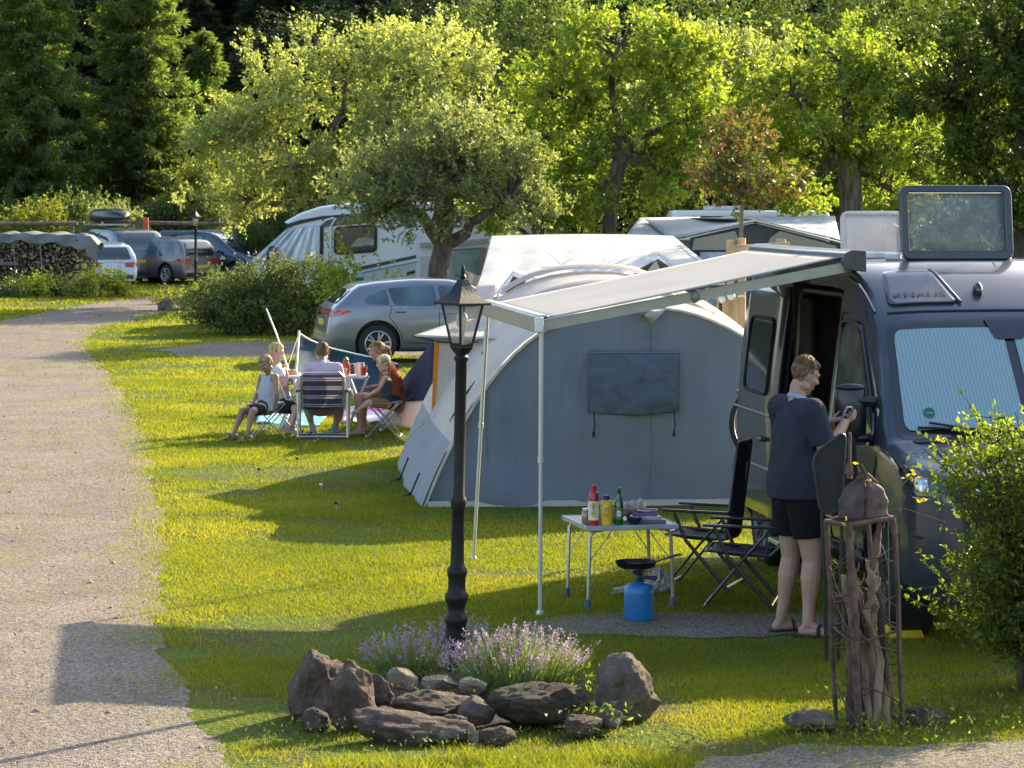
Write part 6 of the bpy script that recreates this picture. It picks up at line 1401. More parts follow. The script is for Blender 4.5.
# ---- gas stove
gp = G(639, 620)
gs = thing('gas_cylinder', 'blue camping gas cylinder with a burner standing on the grass', 'gas cylinder', tuple(gp))
gb = mat('gas_blue', (.008, .15, .38), .4, vary=.15, coat=.3, dirt=((.06, .10, .16), 9, .68))
mb = MB(); mb.lathe([(.085, 0), (.097, .008), (.10, .02), (.10, .19), (.097, .215), (.08, .238), (.045, .252), (.03, .256)], seg=32); mb.build('tank', gb, gs)
mb = MB()
for k, w_ in enumerate((.010, .010, .004, .010, .010, .010, .006, .010)): a = -2.15+.085*k; mb.box((.1012*math.cos(a), .1012*math.sin(a), .18), (.0015, w_*.5, .012), (0, 0, a))
mb.build('embossed_print', mat('print_paleblue', (.05, .3, .5), .5), gs)
mb = MB(); mb.lathe([(.03, .25), (.03, .27), (.018, .275), (.018, .30), (.035, .305), (.045, .32), (.045, .328), (.02, .33)], seg=20); mb.tube([(0, 0, .285), (.09, -.03, .285)], .012, 8); mb.ell((.10, -.035, .285), (.022, .022, .016)); mb.build('burner', mat('burner_dark', (.03, .045, .07), .35, metal=.4), gs)
mb = MB()
for k in range(4): t = k*math.pi/2+.4; mb.tube([(.02*math.cos(t), .02*math.sin(t), .315), (.09*math.cos(t), .09*math.sin(t), .325), (.10*math.cos(t), .10*math.sin(t), .345)], .004, 5)
mb.build('pot_support', alum, gs)
pn = thing('frying_pan', 'black frying pan resting on the gas burner', 'pan', tuple(gp+Vector((-.02, 0, .347))), R(18))
mb = MB(); mb.lathe([(.0, 0), (.10, 0), (.125, .014), (.14, .045), (.143, .046), (.136, .043), (.12, .016), (.10, .005), (0, .004)], seg=36); mb.build('pan', mat('pan_black', (.012, .012, .013), .3, metal=.3), pn)
mb = MB(); mb.tube([(.135, 0, .035), (.19, 0, .05), (.30, 0, .078), (.33, 0, .078)], [.012, .011, .015, .010], 8, flat=.55); mb.build('handle', black_p, pn)
mb = MB(); mb.lathe([(0, .007), (.115, .012), (.12, .017), (.10, .02), (0, .023)], seg=24); mb.build('food', mat('fried_food', (.38, .15, .04), .5, vary=.6, scale=30, bump=.01), pn)
rag = thing('crumpled_cloth', 'crumpled off-white cloth behind the gas cylinder', 'cloth', tuple(G(659, 592))); mb = MB(); mb.grid(lambda i, j: (lambda a, b, n_: Vector((math.cos(a)*math.sin(b), math.sin(a)*math.sin(b), math.cos(b)*.9+.7))*.085*(1+.45*n_))(i*6.283, .05+j*3.0, nz3((math.cos(i*6.283)*math.sin(j*3)*2, math.sin(i*6.283)*2, j*3), 2.2, 3)), 40, 20); mb.build('folds', mat('rag_white', (.45, .42, .37), .9, bump=.01), rag)
rp_ = thing('coiled_rope', 'pale rope end lying left of the gas cylinder', 'rope', tuple(G(622, 597))); mb = MB(); mb.tube([(-.06, .02, .05), (0, 0, .06), (.06, .02, .08), (.12, .0, .10), (.14, .02, .12)], .012, 8); mb.tube([(-.07, .0, .03), (-.02, .03, .03), (.08, -.01, .06)], .009, 6); mb.build('rope', mat('rag_white', (0, 0, 0)), rp_)
# ---- recliner chairs
ch_black = mat('chair_black', (.016, .017, .019), .4, vary=.15, coat=.2); mesh_b = mat('chair_mesh', (.022, .023, .026), .75, vary=.25, scale=90)
def recliner(label, loc, rz, backlen=.74, tilt=.28):
    o = thing('folding_chair', label, 'camping chair', loc, rz, 'black folding camping chairs by the campervan')
    W2 = .26
    sx0, sx1 = -.22, .26
    mb = MB(); mb.grid(lambda i, j: (sx0+(sx1-sx0)*i, -W2+2*W2*j, .435+.03*i-.02*math.sin(math.pi*i)+(-.012)*math.sin(math.pi*j)), 10, 8); mb.build('seat', mesh_b, o, solid=.012)
    mb = MB(); mb.tube([(sx0, -W2, .435), (sx1, -W2, .465), (sx1+.02, -W2+.03, .46), (sx1+.02, W2-.03, .46), (sx1, W2, .465), (sx0, W2, .435)], .013, 8); mb.build('seat_frame', ch_black, o)
    b0 = Vector((sx0-.01, 0, .43)); b1 = b0+Vector((-math.sin(tilt), 0, math.cos(tilt)))*backlen
    mb = MB(); mb.grid(lambda i, j: b0.lerp(b1, i)+Vector((-.03*math.sin(math.pi*j)-.015*math.sin(i*6.28), -W2+.02+(2*W2-.04)*j, 0)), 14, 8); bk = mb.build('backrest', mesh_b, o, solid=.012)
    mb = MB(); mb.tube([b0+Vector((0, -W2, 0)), b1+Vector((0, -W2, -.04)), b1+Vector((-.01, -W2+.05, .0)), b1+Vector((-.01, W2-.05, 0)), b1+Vector((0, W2, -.04)), b0+Vector((0, W2, 0))], .014, 8); mb.build('back_frame', ch_black, bk)
    mb = MB(); mb.box(b1+Vector((.02, 0, -.12)), (.05, .38, .14), (0, -tilt, 0)); mb.build('head_pad', mesh_b, bk, bevel=.02)
    for s in (-1, 1):
        y = s*(W2+.03)
        mb = MB(); mb.box((.02, y, .66), (.56, .05, .022), (0, -.02, 0)); mb.build('armrest', ch_black, o, bevel=.01)
        mb = MB(); mb.tube([(.20, y, .645), (.10, y, .42), (-.26, y, .012)], .016, 8, flat=.7); mb.build('leg', ch_black, o)
        mb = MB(); mb.tube([(-.20, y-s*.02, .60), (-.02, y-s*.02, .40), (.30, y-s*.02, .012)], .016, 8, flat=.7); mb.build('leg', ch_black, o)
    for x in (-.24, .28): mb = MB(); mb.tube([(x, -W2-.03, .045), (x, W2+.03, .045)], .010, 6); mb.build('crossbar', alum, o)
    o.scale = (.87,)*3; return o
c1c = recliner('black folding chair with a tall back nearest the camping table', (1.40, 20.95, 0), R(163), .80, .12)
recliner('black folding chair between the tall-backed chair and the standing man', (1.60, 20.0, 0), R(170), .50, .75)
# folded chair standing behind the cage
fo = thing('folded_chair', 'dark mesh folding chair standing folded behind the rusty cage', 'camping chair', (P(835, 0, 17.6).x, 17.6, 0), R(10))
def fz(py): return zz(py, 17.6)
def fx(px): return (px-835)*17.6/F
pts = roundpoly([(fx(811), fz(455)), (fx(846), fz(430)), (fx(842), fz(509)), (fx(820), fz(515))], .07, 5)
mb = MB(); mb.prism([(a, 0, b) for a, b in pts], (0, .02, 0)); mb.build('backrest', mesh_b, fo, smooth=False)
mb = MB(); mb.tube([(a, -.005, b) for a, b in pts+pts[:1]], .009, 6); mb.build('back_frame', mat('frame_grey', (.05, .05, .052), .4, metal=.3), fo)
pts = roundpoly([(fx(842), fz(440)), (fx(848), fz(433)), (fx(860), fz(438)), (fx(862), fz(480)), (fx(850), fz(508)), (fx(842), fz(508))], .05, 5)
mb = MB(); mb.prism([(a, .07, b) for a, b in pts], (0, .02, 0)); mb.build('seat', blackm, fo, smooth=False)
for a, b, y in ((821, 826, -.01), (842, 838, -.01), (850, 858, .08)): mb = MB(); mb.tube([(fx(a), y, fz(512)), (fx(b), y, 0)], .012, 6); mb.build('leg', ch_black, fo)
# ---- rusty cage with driftwood
rust = mat('rust', (.10, .055, .042), .85, vary=.35, scale=16, bump=.004, bscale=50, dirt=((.16, .085, .05), 12, .6))
rust_p = mat('rust_plate', (.085, .05, .046), .75, vary=.35, scale=14, bump=.003, bscale=40, dirt=((.09, .045, .035), 7, .55))
drift = mat('driftwood', (.24, .16, .10), .85, vary=.45, scale=7, stretch=(2, 2, .4), bump=.02, bscale=18, dirt=((.10, .06, .04), 6, .55))
drift_d = mat('driftwood_dark', (.12, .08, .055), .9, vary=.5, scale=7, stretch=(2, 2, .4), bump=.02, bscale=18)
cg = thing('plant_cage', 'rusty iron cage frame in front of the campervan wheel', 'iron cage', (P(866, 0, 15.35).x, 15.35, 0))
def C_(px, py, dy=0): return Vector(((px-866)*15.35/F, dy, zz(py, 15.35)))
corn = [(C_(828, 524, .12), C_(839, 716, .12)), (C_(845, 522, -.14), C_(858, 738, -.12)), (C_(893, 518, -.02), C_(903, 722, -.0)), (C_(872, 515, .2), C_(882, 705, .2))]
for k, (a, b) in enumerate(corn):
    m1 = a.lerp(b, .35)+Vector((.006, 0, 0)); m2 = a.lerp(b, .7)+Vector((-.004, 0, 0)); mb = MB(); w = .034 if k == 1 else .022
    mb.tube([a, m1, m2, b-Vector((0, 0, .05))], [w*.62, w*.7, w*.66, w*.6], 4); mb.build('corner_bar', rust, cg, bevel=.003, ang=30)
mb = MB(); tt = [c[0] for c in corn]; 
for a, b in zip(tt, tt[1:]+tt[:1]): mb.tube([a, b], .014, 6)
mb.build('top_ring', rust, cg); mb = MB(); bb = [c[0].lerp(c[1], .55) for c in corn]
for a, b in zip(bb, bb[1:]+bb[:1]): mb.tube([a, b], .007, 5)
mb.build('middle_ring', rust, cg)
rw = random.Random(4)
for k in range(26):
    i = k % 4; a = corn[i]; b = corn[(i+1) % 4]; s = rw.uniform(.02, .85); p = a[0].lerp(a[1], s); q = b[0].lerp(b[1], min(1, s+rw.uniform(-.12, .2))); m_ = (p+q)/2+Vector((rw.uniform(-.03, .03), rw.uniform(-.04, .04), rw.uniform(-.04, .04)))
    mb = MB(); mb.tube([p, p.lerp(m_, .5)+Vector((0, rw.uniform(-.02, .02), rw.uniform(-.02, .02))), m_, q], .0035 if k % 3 else .005, 5); mb.build('wire', rust, cg)
for px, py in ((885, 592), (886, 604)):
    mb = MB(); c = C_(px, py, -.07); mb.tube([c+Vector((.014*math.cos(t), 0, .03*math.sin(t))) for t in np.linspace(0, 6.283, 18)], .0014, 4); mb.build('wire_loop', rust, cg)
def gn(o, pts, rad, m_, seed):
    rr_ = random.Random(seed); P_ = []; RR = []; pts = [Vector(p) for p in pts]
    for i in range(len(pts)-1):
        for k in range(6): t = k/6; P_.append(pts[i].lerp(pts[i+1], t)+Vector((rr_.uniform(-1, 1), rr_.uniform(-1, 1), 0))*rad*.38); RR.append((rad[0] if hasattr(rad, '__len__') else rad)*rr_.uniform(.6, 1.3)*(.55 if i == 0 and k < 2 else 1))
    P_.append(pts[-1]); RR.append(RR[-1]*.6); mb = MB(); mb.tube(P_, RR, 9, flat=.8); return mb.build('branch', m_, o)
dw_ = [([(842, 575, 0), (862, 655, -.02), (872, 735, -.04)], .030, drift, 'pale split driftwood branch leaning in the front of the cage'), ([(868, 560, .0), (874, 600, 0), (868, 640, 0), (878, 735, 0)], .026, drift, 'knotted driftwood branch standing upright in the cage middle'),
       ([(880, 515, .04), (876, 560, .03), (884, 640, .03), (896, 725, .02)], .019, drift_d, 'thin dark driftwood branch at the right of the cage'), ([(845, 600, .06), (852, 660, .05), (850, 730, .02)], .024, drift_d, 'dark driftwood branch at the left back of the cage'), ([(856, 570, .03), (862, 610, .02), (884, 700, .0), (888, 735, 0)], .018, drift, 'slim driftwood branch crossing behind the pale one'), ([(876, 575, -.05), (866, 610, -.06), (880, 660, -.05), (874, 738, -.06)], .022, drift, 'twisted pale driftwood branch at the right front of the cage'), ([(850, 560, .02), (856, 600, .02), (848, 660, .0), (856, 738, .0)], .020, drift_d, 'brown driftwood branch behind the thick corner bar'), ([(870, 590, .06), (860, 650, .06), (866, 735, .06)], .034, drift_d, 'thick shaded driftwood piece at the back of the cage'), ([(836, 596, .0), (848, 594, -.0), (858, 640, 0)], .014, drift, 'hooked driftwood twig poking out on the left of the cage')]
for pts, rad, m_, lab in dw_:
    o = thing('driftwood', lab, 'driftwood', tuple(cg.location), 0, 'driftwood standing in the rusty cage')
    gn(o, [C_(*p) for p in pts], rad, m_, int(pts[0][0]))
    mb = MB(); a = C_(*pts[0]); b_ = C_(*pts[1]); k_ = a.lerp(b_, .4); mb.tube([k_, k_+Vector((.03, -.01, .03)), k_+Vector((.035, -.02, .07))], [rad*.5, rad*.35, rad*.12], 6); mb.build('knot', m_, o)
# curled rusty plates and spike on the cage top
dm = thing('garden_ornament', 'rusty bud-shaped iron ornament with an upright spike on the cage', 'garden ornament', (P(862, 0, 15.35).x, 15.33, zz(519, 15.35)))
def D_(px, py, dy=0): return Vector(((px-862)*15.35/F, dy, (519-py)*15.35/F))
def plate(side, w, h, y0, m_):
    mb = MB()
    def f(i, j):
        W_ = math.sqrt(max(0, 1-j**2.4))*(.93+.12*math.sin(j*3.1)); x = .005+w*i*W_+.004*math.sin(j*19)
        return Vector((side*x+.004+.012*j, y0+.085*i**1.5*W_+.05*j*j, h*j*(1-.05*i)+.003*math.sin(i*11+j*7)))
    mb.grid(f, 14, 16); return mb.build('petal', m_, dm, solid=.008)
plate(-1, .125, .235, -.055, rust_p); plate(1, .128, .222, -.035, rust_p); plate(-1, .10, .19, .06, rust); plate(1, .10, .19, .07, rust)
mb = MB(); mb.tube([D_(849, 478, .0), D_(849, 462, 0), D_(849.5, 432, 0)], [.016, .009, .008], 8); mb.lathe([(.022, 0), (.02, .04), (.012, .06)], D_(849, 474, 0), 8); mb.build('spike', rust, dm)
mb = MB(); mb.tube([D_(856, 478, -.02), D_(866, 474, -.05), D_(876, 482, -.06)], [.012, .016, .008], 6); mb.build('stub', rust, dm)
# thin green shoots reaching over
sh_ = thing('garden_shoot', 'thin green shoot with yellow leaves curving over the cage top', 'plant shoot', tuple(G(890, 735)))
def SP(px, py, Y=15.6): return P(px, py, Y)
mb = MB(); mb.tube([G(890, 735), SP(889, 600), SP(888, 515), SP(895, 492), SP(908, 479), SP(920, 474)], .003, 5); mb.tube([SP(889, 510), SP(900, 507), SP(925, 515), SP(945, 522)], .0025, 5); mb.tube([SP(860, 472, 15.2), SP(857, 466, 15.2), SP(862, 464, 15.2), SP(870, 480, 15.2)], .002, 4); mb.build('stem', leafmat('shoot_stem', (.12, .16, .03), (.2, .25, .05), (1.2, 1.2, .5), .3), sh_, world=True)
r = np.random.default_rng(3); c = [SP(905, 478), SP(911, 474), SP(914, 470), SP(916, 478), SP(912, 482), SP(920, 503), SP(928, 500), SP(847, 520, 15.1), SP(846, 526, 15.1), SP(858, 464, 15.1), SP(869, 479, 15.1)]; c = np.array([tuple(q) for q in c])-np.array(sh_.location); c = np.repeat(c, 2, 0)
v, f = leaves(c, unit(r.normal(size=c.shape)+[0, 0, .2]), np.full(len(c), .032), .5, .1, r); np_mesh('leaves', v, f, leafmat('leaf_yellow', (.30, .30, .03), (.5, .42, .04), (1.4, 1.2, .4), .5), sh_)

# ---- wood stack with tarp
WS = thing('firewood_stack', 'long stack of split firewood under a grey tarp', 'firewood stack', (P(26, 0, 86).x, 86, 0), R(-3))
lg = [mat('log_end_a', (.20, .135, .08), .9, vary=.5, scale=9), mat('log_end_b', (.10, .07, .05), .9, vary=.5, scale=9), mat('log_end_c', (.30, .22, .14), .9, vary=.4, scale=9)]
r = np.random.default_rng(12)
mb = MB(); sx, sz_ = 92*86/F/2+.6, 1.55
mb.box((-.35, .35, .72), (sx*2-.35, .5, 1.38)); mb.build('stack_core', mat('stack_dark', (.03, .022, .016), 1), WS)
mb = MB(); y_ = 0
for row in range(18):
    z = .09+row*.088; x = -sx-.1+(.05 if row % 2 else 0)
    while x < sx-.05 and z < 1.62:
        w = r.uniform(.028, .062); hgt = 1.5-.25*max(0, (x+sx)/sx*-1+.35)
        mb.m = int(r.integers(0, 3)) if r.random() < .8 else 1
        n = int(r.integers(3, 6)); a0 = r.uniform(0, 6.28); yy = -.02+r.uniform(-.10, .05); zj = r.uniform(-.035, .035)
        poly = [(x+w*1.05*math.cos(a0+6.283*k/n+.3*math.sin(k*7+x*9)), yy, z+zj+w*math.sin(a0+6.283*k/n)) for k in range(n)]; mb.prism(poly, (0, .3, 0)); x += w*1.85
mb.build('split_logs', lg, WS, smooth=False)
mb = MB()
for row in range(17):
    for c_ in range(5):
        w = r.uniform(.035, .055); mb.m = 2 if r.random() < .6 else 0; z = .09+row*.088; y0 = .02+c_*.14; mb.prism([(sx-.02+r.uniform(-.04, .05), y0+w*math.cos(t), z+w*math.sin(t)) for t in (0, 1.6, 3.1, 4.7)], (-.3, 0, 0))
mb.build('end_logs', lg, WS, smooth=False)
tp_ = fabric('tarp_grey', (.22, .22, .24), .1, .6, wrinkle=.06, wscale=2.2)
mb = MB()
def tarp(i, j):
    x = -sx-.25+(2*sx+.45)*i; s = j*2.0   # 0..2 from the back over the top to the front
    fr = .30+.06*math.sin(i*9)+.05*math.sin(i*23+1)+.03*math.sin(i*51)+(.35 if i > .93 else 0)+(.2 if i < .04 else 0)
    top = 1.80-.10*(2*i-1)**2-.25*max(0, .12-i)*4-(.5*max(0, i-.95)*8)
    if s < .3: y, z = .85, top-.3+s
    elif s < 1.25: y, z = .85-(s-.3)/.95*.95, top+.05*math.sin(i*17+s*5)+.03*math.sin(i*37)
    else: y, z = -.12-.05*math.sin(i*30+s*3), top-(s-1.25)/.75*fr+.02*math.sin(i*41)
    return (x, y, z)
mb.grid(tarp, 60, 24); mb.build('tarp', tp_, WS, solid=.012)
for x in (-.35, .45): mb = MB(); mb.tube([(x, -.14, 1.5), (x+.03, -.12, 1.0), (x+.06, -.12, .6)], .010, 4); mb.build('rope', mat('rope_grey', (.4, .4, .38), .8), WS)
for k, (z, x0_, x1_) in enumerate(((1.02, -1.6, -.62), (.92, -1.6, -.18))):
    o = thing('timber_plank', ['upper weathered plank leaning along the wood stack', 'lower weathered plank leaning along the wood stack'][k], 'plank', tuple(Vector(WS.location)+Vector(((x0_+x1_)/2, -.3-.05*k, z)))); mb = MB(); mb.box((0, 0, 0), (x1_-x0_, .18, .10)); mb.build('board', mat('plank_brown', (.17, .12, .11), .85, vary=.3, stretch=(.3, 3, 3)), o, bevel=.01)
    mb = MB(); mb.box(((x1_-x0_)/2-.004, 0, 0), (.012, .17, .09)); mb.build('end_grain', lg[2], o)
    mb = MB(); mb.box((.1, .02, -z/2-.05+.0), (.06, .06, z-.02)); mb.build('support', lg[1], o)
logw = mat('weathered_log', (.16, .12, .08), .9, vary=.3)
fnc = thing('rail_fence', 'weathered log rail fence behind the wood stack', 'fence', (P(60, 0, 99).x, 99, 0)); mb = MB(); mb.tube([(-5, 0, zz(224.5, 99)), (.6, 0, zz(223.5, 99))], .075, 8); mb.build('rail', logw, fnc); mb = MB(); mb.tube([(1.2, 0, zz(222, 99)), (7, 0, zz(225, 99))], .07, 8); mb.build('rail', logw, fnc)
for x in (-4, .4, 6): mb = MB(); mb.tube([(x, 0, 0), (x, 0, zz(224, 99))], .08, 8); mb.build('post', logw, fnc)
ps = thing('marker_post', 'wooden post with a red panel behind the grey minivan', 'post', (P(139, 0, 98).x, 98, 0)); mb = MB(); mb.box((0, 0, zz(217, 98)/2), (.22, .2, zz(217, 98))); mb.build('post', mat('post_green', (.10, .12, .06), .8), ps); mb = MB(); mb.box((.22, -.02, zz(224, 98)), (.2, .12, .42)); mb.build('red_panel', mat('red_orange', (.55, .09, .03), .5), ps, bevel=.02)
# ---- windbreak, pole, dining furniture
wbm = fabric('windbreak_blue', (.04, .08, .115), .15, .85, wrinkle=.05, wscale=2, tcol=(.08, .16, .22))
wb = thing('windbreak', 'blue cloth windbreak sagging behind the dining table', 'windbreak', (P(300, 0, 38.5).x, 38.5, 0))
top_ = [P(299, 333, 38.5), P(310, 340, 38.7), P(330, 348, 39), P(352, 353, 39.2), P(375, 358, 39.3), P(398, 364, 39.4)]
bot_ = [P(289, 385, 37.6), P(305, 388, 38), P(330, 392, 38.3), P(352, 396, 38.5), P(375, 398, 38.6), P(398, 398, 38.8)]
def ip(L, t): k = t*(len(L)-1); i = min(int(k), len(L)-2); return L[i].lerp(L[i+1], k-i)
mb = MB(); mb.grid(lambda i, j: ip(top_, i).lerp(ip(bot_, i), j)+Vector((0, .10*math.sin(i*14+j*5)*(.3+j)+.25*math.sin(math.pi*j), .02*math.sin(i*26)*j)), 50, 16); mb.build('cloth', wbm, wb, world=True, solid=.008)
mb = MB(); mb.tube([ip(top_, t)-Vector((0, .02, 0)) for t in np.linspace(0, 1, 20)], .012, 5); mb.build('hem', mat('hem_white', (.55, .58, .6), .8), wb, world=True)
mb = MB(); mb.tube([P(299, 331, 38.4), P(297, 360, 38), P(294, 392, 37.5)], .016, 6); mb.build('pole', mat('pole_cream', (.6, .56, .42), .6), wb, world=True)
mb = MB(); mb.tube([P(398, 364, 39.4), P(410, 378, 39.2)], .008, 4); mb.tube([P(299, 333, 38.4), P(276, 402, 36.6)], .006, 4); mb.build('guy_line', gl, wb, world=True)
pf = thing('fishing_pole', 'thin white pole leaning up behind the blond child', 'pole', (P(276, 0, 37.5).x, 37.5, 0)); mb = MB(); mb.tube([P(266, 308, 37.5), P(276, 333, 37.5), P(290, 375, 37.2)], [.010, .011, .012], 8); mb.build('shaft', whitep, pf, world=True); mb = MB(); mb.lathe([(.012, 0), (.012, .04)], P(266, 309, 37.5)-Vector(pf.location), 8); mb.build('tip', black_p, pf)
dt = thing('dining_table', 'white-topped folding table between the seated family', 'table', (P(325, 0, 35.3).x, 35.3, 0)); tz = .66; tx0, tx1 = (282-325)*35.3/F, (366-325)*35.3/F
mb = MB(); mb.box(((tx0+tx1)/2, 0, tz), (tx1-tx0, .7, .035)); mb.build('tabletop', mat('table_white', (.55, .54, .52), .5), dt, bevel=.008)
for x in (tx0+.1, tx1-.1):
    for s_ in (-1, 1): mb = MB(); mb.tube([(x-.12*s_, s_*.02-.3, tz-.02), (x+.12*s_, -.3+s_*.02, .01)], .014, 6); mb.build('leg', alum, dt)
    for s_ in (-1, 1): mb = MB(); mb.tube([(x-.12*s_, s_*.02+.3, tz-.02), (x+.12*s_, .3+s_*.02, .01)], .014, 6); mb.build('leg', alum, dt)
def onT(name, label, cat, px, y, parts, z=None):
    o = thing(name, label, cat, (P(px, 0, 35.3).x, 35.3+y, (tz+.018) if z is None else z))
    for nm, fn, m_ in parts: mb = MB(); fn(mb); mb.build(nm, m_, o)
    return o
onT('ketchup_bottle', 'red ketchup bottle with a green cap on the dining table', 'bottle', 346.5, -.15, [('bottle', L_([(.04, 0), (.052, .03), (.05, .13), (.035, .17)]), red), ('cap', L_([(.03, .17), (.035, .19), (.012, .22)]), mat('cap_leaf', (.06, .25, .04), .5))])
onT('steel_mug', 'grey steel mug near the right end of the dining table', 'mug', 361, -.12, [('mug', L_([(.05, 0), (.05, .15), (.044, .15), (.044, .02)]), alum), ('handle', lambda mb: mb.tube([(.05, 0, .12), (.08, 0, .11), (.08, 0, .05), (.05, 0, .04)], .006, 5), alum)])
onT('yellow_cup', 'pale yellow cup beside the ketchup bottle', 'cup', 345, -.28, [('cup', L_([(.035, 0), (.045, .09), (.04, .09), (.03, .01)]), mat('cup_yellow', (.65, .58, .25), .5)), ('base', L_([(.03, 0), (.03, .012)]), whitep)])
onT('drinking_glass', 'clear drinking glass behind the steel mug', 'glass', 356, .1, [('glass', L_([(.03, 0), (.036, .13), (.033, .13), (.027, .01)]), clearmat('glassware', (.6, .62, .62), .4)), ('water', L_([(.029, .01), (.03, .07)]), clearmat('glassware', (.6, .62, .62), .4))])
onT('drink_can', 'dark can at the far side of the dining table', 'can', 352, .12, [('can', L_([(.03, 0), (.033, .01), (.033, .11), (.028, .12)]), mat('can_dark', (.05, .05, .06), .3, metal=.5)), ('lid', L_([(.028, .12), (.027, .122)]), alum)])
onT('bread_roll', 'brown bread roll on a plate at the left end of the table', 'bread', 293, -.1, [('crust', lambda mb: mb.ell((0, 0, .03), (.07, .05, .035)), mat('crust', (.42, .24, .10), .7, vary=.3)), ('plate', lambda mb: mb.lathe([(0, -.004), (.10, 0), (.11, .01), (.0, .002)], seg=20), wht)])
onT('drinking_cup', 'red cup by the woman at the right end of the table', 'cup', 367-2.5, -.22, [('cup', L_([(.03, 0), (.036, .10), (.032, .10), (.028, .01)]), red), ('base', L_([(.028, 0), (.028, .01)]), red)])
onT('serving_bowl', 'white bowl in front of the blond child on the table', 'bowl', 289, .1, [('bowl', L_([(.03, 0), (.07, .05), (.066, .05), (.03, .01)]), wht), ('foot', L_([(.03, -.0), (.03, .01)]), wht)])
# striped camp chair
def stripes():
    m, t, b = new_mat('stripe_fabric'); Lk = t.links.new; tc = N(t, 'ShaderNodeTexCoord'); sp = N(t, 'ShaderNodeSeparateXYZ'); Lk(tc.outputs['Object'], sp.inputs[0])
    ml = N(t, 'ShaderNodeMath', operation='MULTIPLY'); ml.inputs[1].default_value = 9.5; Lk(sp.outputs[2], ml.inputs[0]); fr = N(t, 'ShaderNodeMath', operation='FRACT'); Lk(ml.outputs[0], fr.inputs[0])
    cr = N(t, 'ShaderNodeValToRGB'); cr.color_ramp.interpolation = 'CONSTANT'; e = cr.color_ramp.elements; e[0].color = (.035, .035, .09, 1); e[1].position = .5; e[1].color = (.5, .47, .42, 1); x = e.new(.62); x.color = (.16, .14, .17, 1); x = e.new(.78); x.color = (.5, .47, .42, 1); x = e.new(.88); x.color = (.035, .035, .09, 1)
    Lk(fr.outputs[0], cr.inputs[0]); Lk(cr.outputs[0], b.inputs['Base Color']); b.inputs['Roughness'].default_value = .85
    tr = N(t, 'ShaderNodeBsdfTranslucent'); Lk(cr.outputs[0], tr.inputs[0]); tp = N(t, 'ShaderNodeBsdfTransparent'); mx = N(t, 'ShaderNodeMixShader'); mx.inputs[0].default_value = .35; Lk(b.outputs[0], mx.inputs[1]); Lk(tr.outputs[0], mx.inputs[2])
    m2 = N(t, 'ShaderNodeMixShader'); m2.inputs[0].default_value = .28; Lk(mx.outputs[0], m2.inputs[1]); Lk(tp.outputs[0], m2.inputs[2]); Lk(m2.outputs[0], t.nodes['Material Output'].inputs[0]); return m
sf = stripes()
CHY = 33.95; CHX = P(322.5, 0, CHY).x
cc_ = thing('folding_armchair', 'striped navy and cream folding armchair under the seated man', 'camping chair', (CHX, CHY, 0), 0)
W2 = .25
mb = MB(); mb.grid(lambda i, j: (-W2+.02+(2*W2-.04)*i, .10-.16*j-.02*math.sin(math.pi*i), .36+.40*j), 8, 12); mb.build('backrest', sf, cc_, solid=.006)
mb = MB(); mb.grid(lambda i, j: (-W2+.02+(2*W2-.04)*i, .08+.42*j, .35+.03*j-.02*math.sin(math.pi*i)), 8, 8); mb.build('seat', sf, cc_, solid=.006)
mb = MB(); mb.tube([(-W2, .10, .34), (-W2, -.05, .74), (-W2+.05, -.065, .785), (W2-.05, -.065, .785), (W2, -.05, .74), (W2, .10, .34)], .014, 8); mb.build('back_frame', alum, cc_)
mb = MB(); mb.tube([(-W2, .08, .34), (-W2, .52, .38), (W2, .52, .38), (W2, .08, .34)], .013, 6); mb.build('seat_frame', alum, cc_)
for s_ in (-1, 1):
    x = s_*(W2+.04)
    mb = MB(); mb.box((x, .18, .565), (.05, .42, .03)); mb.build('armrest', mat('arm_navy', (.05, .06, .14), .5), cc_, bevel=.01)
    mb = MB(); mb.tube([(x, -.0, .55), (x, -.02, .02)], .013, 6); mb.build('leg', alum, cc_)
    mb = MB(); mb.tube([(x, .36, .55), (x, .40, .02)], .013, 6); mb.build('leg', alum, cc_)
mb = MB(); mb.tube([(-W2-.04, -.02, .03), (W2+.04, -.02, .03)], .012, 6); mb.build('crossbar', alum, cc_); mb = MB(); mb.tube([(-W2-.04, .40, .03), (W2+.04, .40, .03)], .012, 6); mb.build('crossbar', alum, cc_)
def stool(label, px, Y, rz, h=.42, w=.19):
    o = thing('folding_stool', label, 'stool', (P(px, 0, Y).x, Y, 0), rz, 'folding stools at the dining table')
    mb = MB(); mb.grid(lambda i, j: ((2*i-1)*w, (2*j-1)*.16, h-.02*math.sin(math.pi*i)), 8, 4); mb.build('seat', fabric('stool_grey', (.20, .21, .23), .1), o, solid=.012)
    for y in (-.16, .16):
        for s_ in (-1, 1): mb = MB(); mb.tube([(s_*w, y, h-.005), (-s_*w, y+.012*s_, .012)], .014, 6, flat=.6); mb.build('leg', alum, o)
    for s_ in (-1, 1): mb = MB(); mb.tube([(s_*w, -.17, .015), (s_*w, .17, .015)], .012, 6); mb.build('foot_bar', mat('leg_metal', (0, 0, 0)), o)
    return o
stool('folding stool under the boy in the tank top', 268, 34.1, .15)
stool('folding stool carrying the blond toddler', 384, 34.3, -.1)
stool('folding stool under the woman in the rust shirt', 397, 35.1, .1, .42, .2)
stool('folding stool under the blond child facing the table', 281, 35.2, 0, .42, .18)
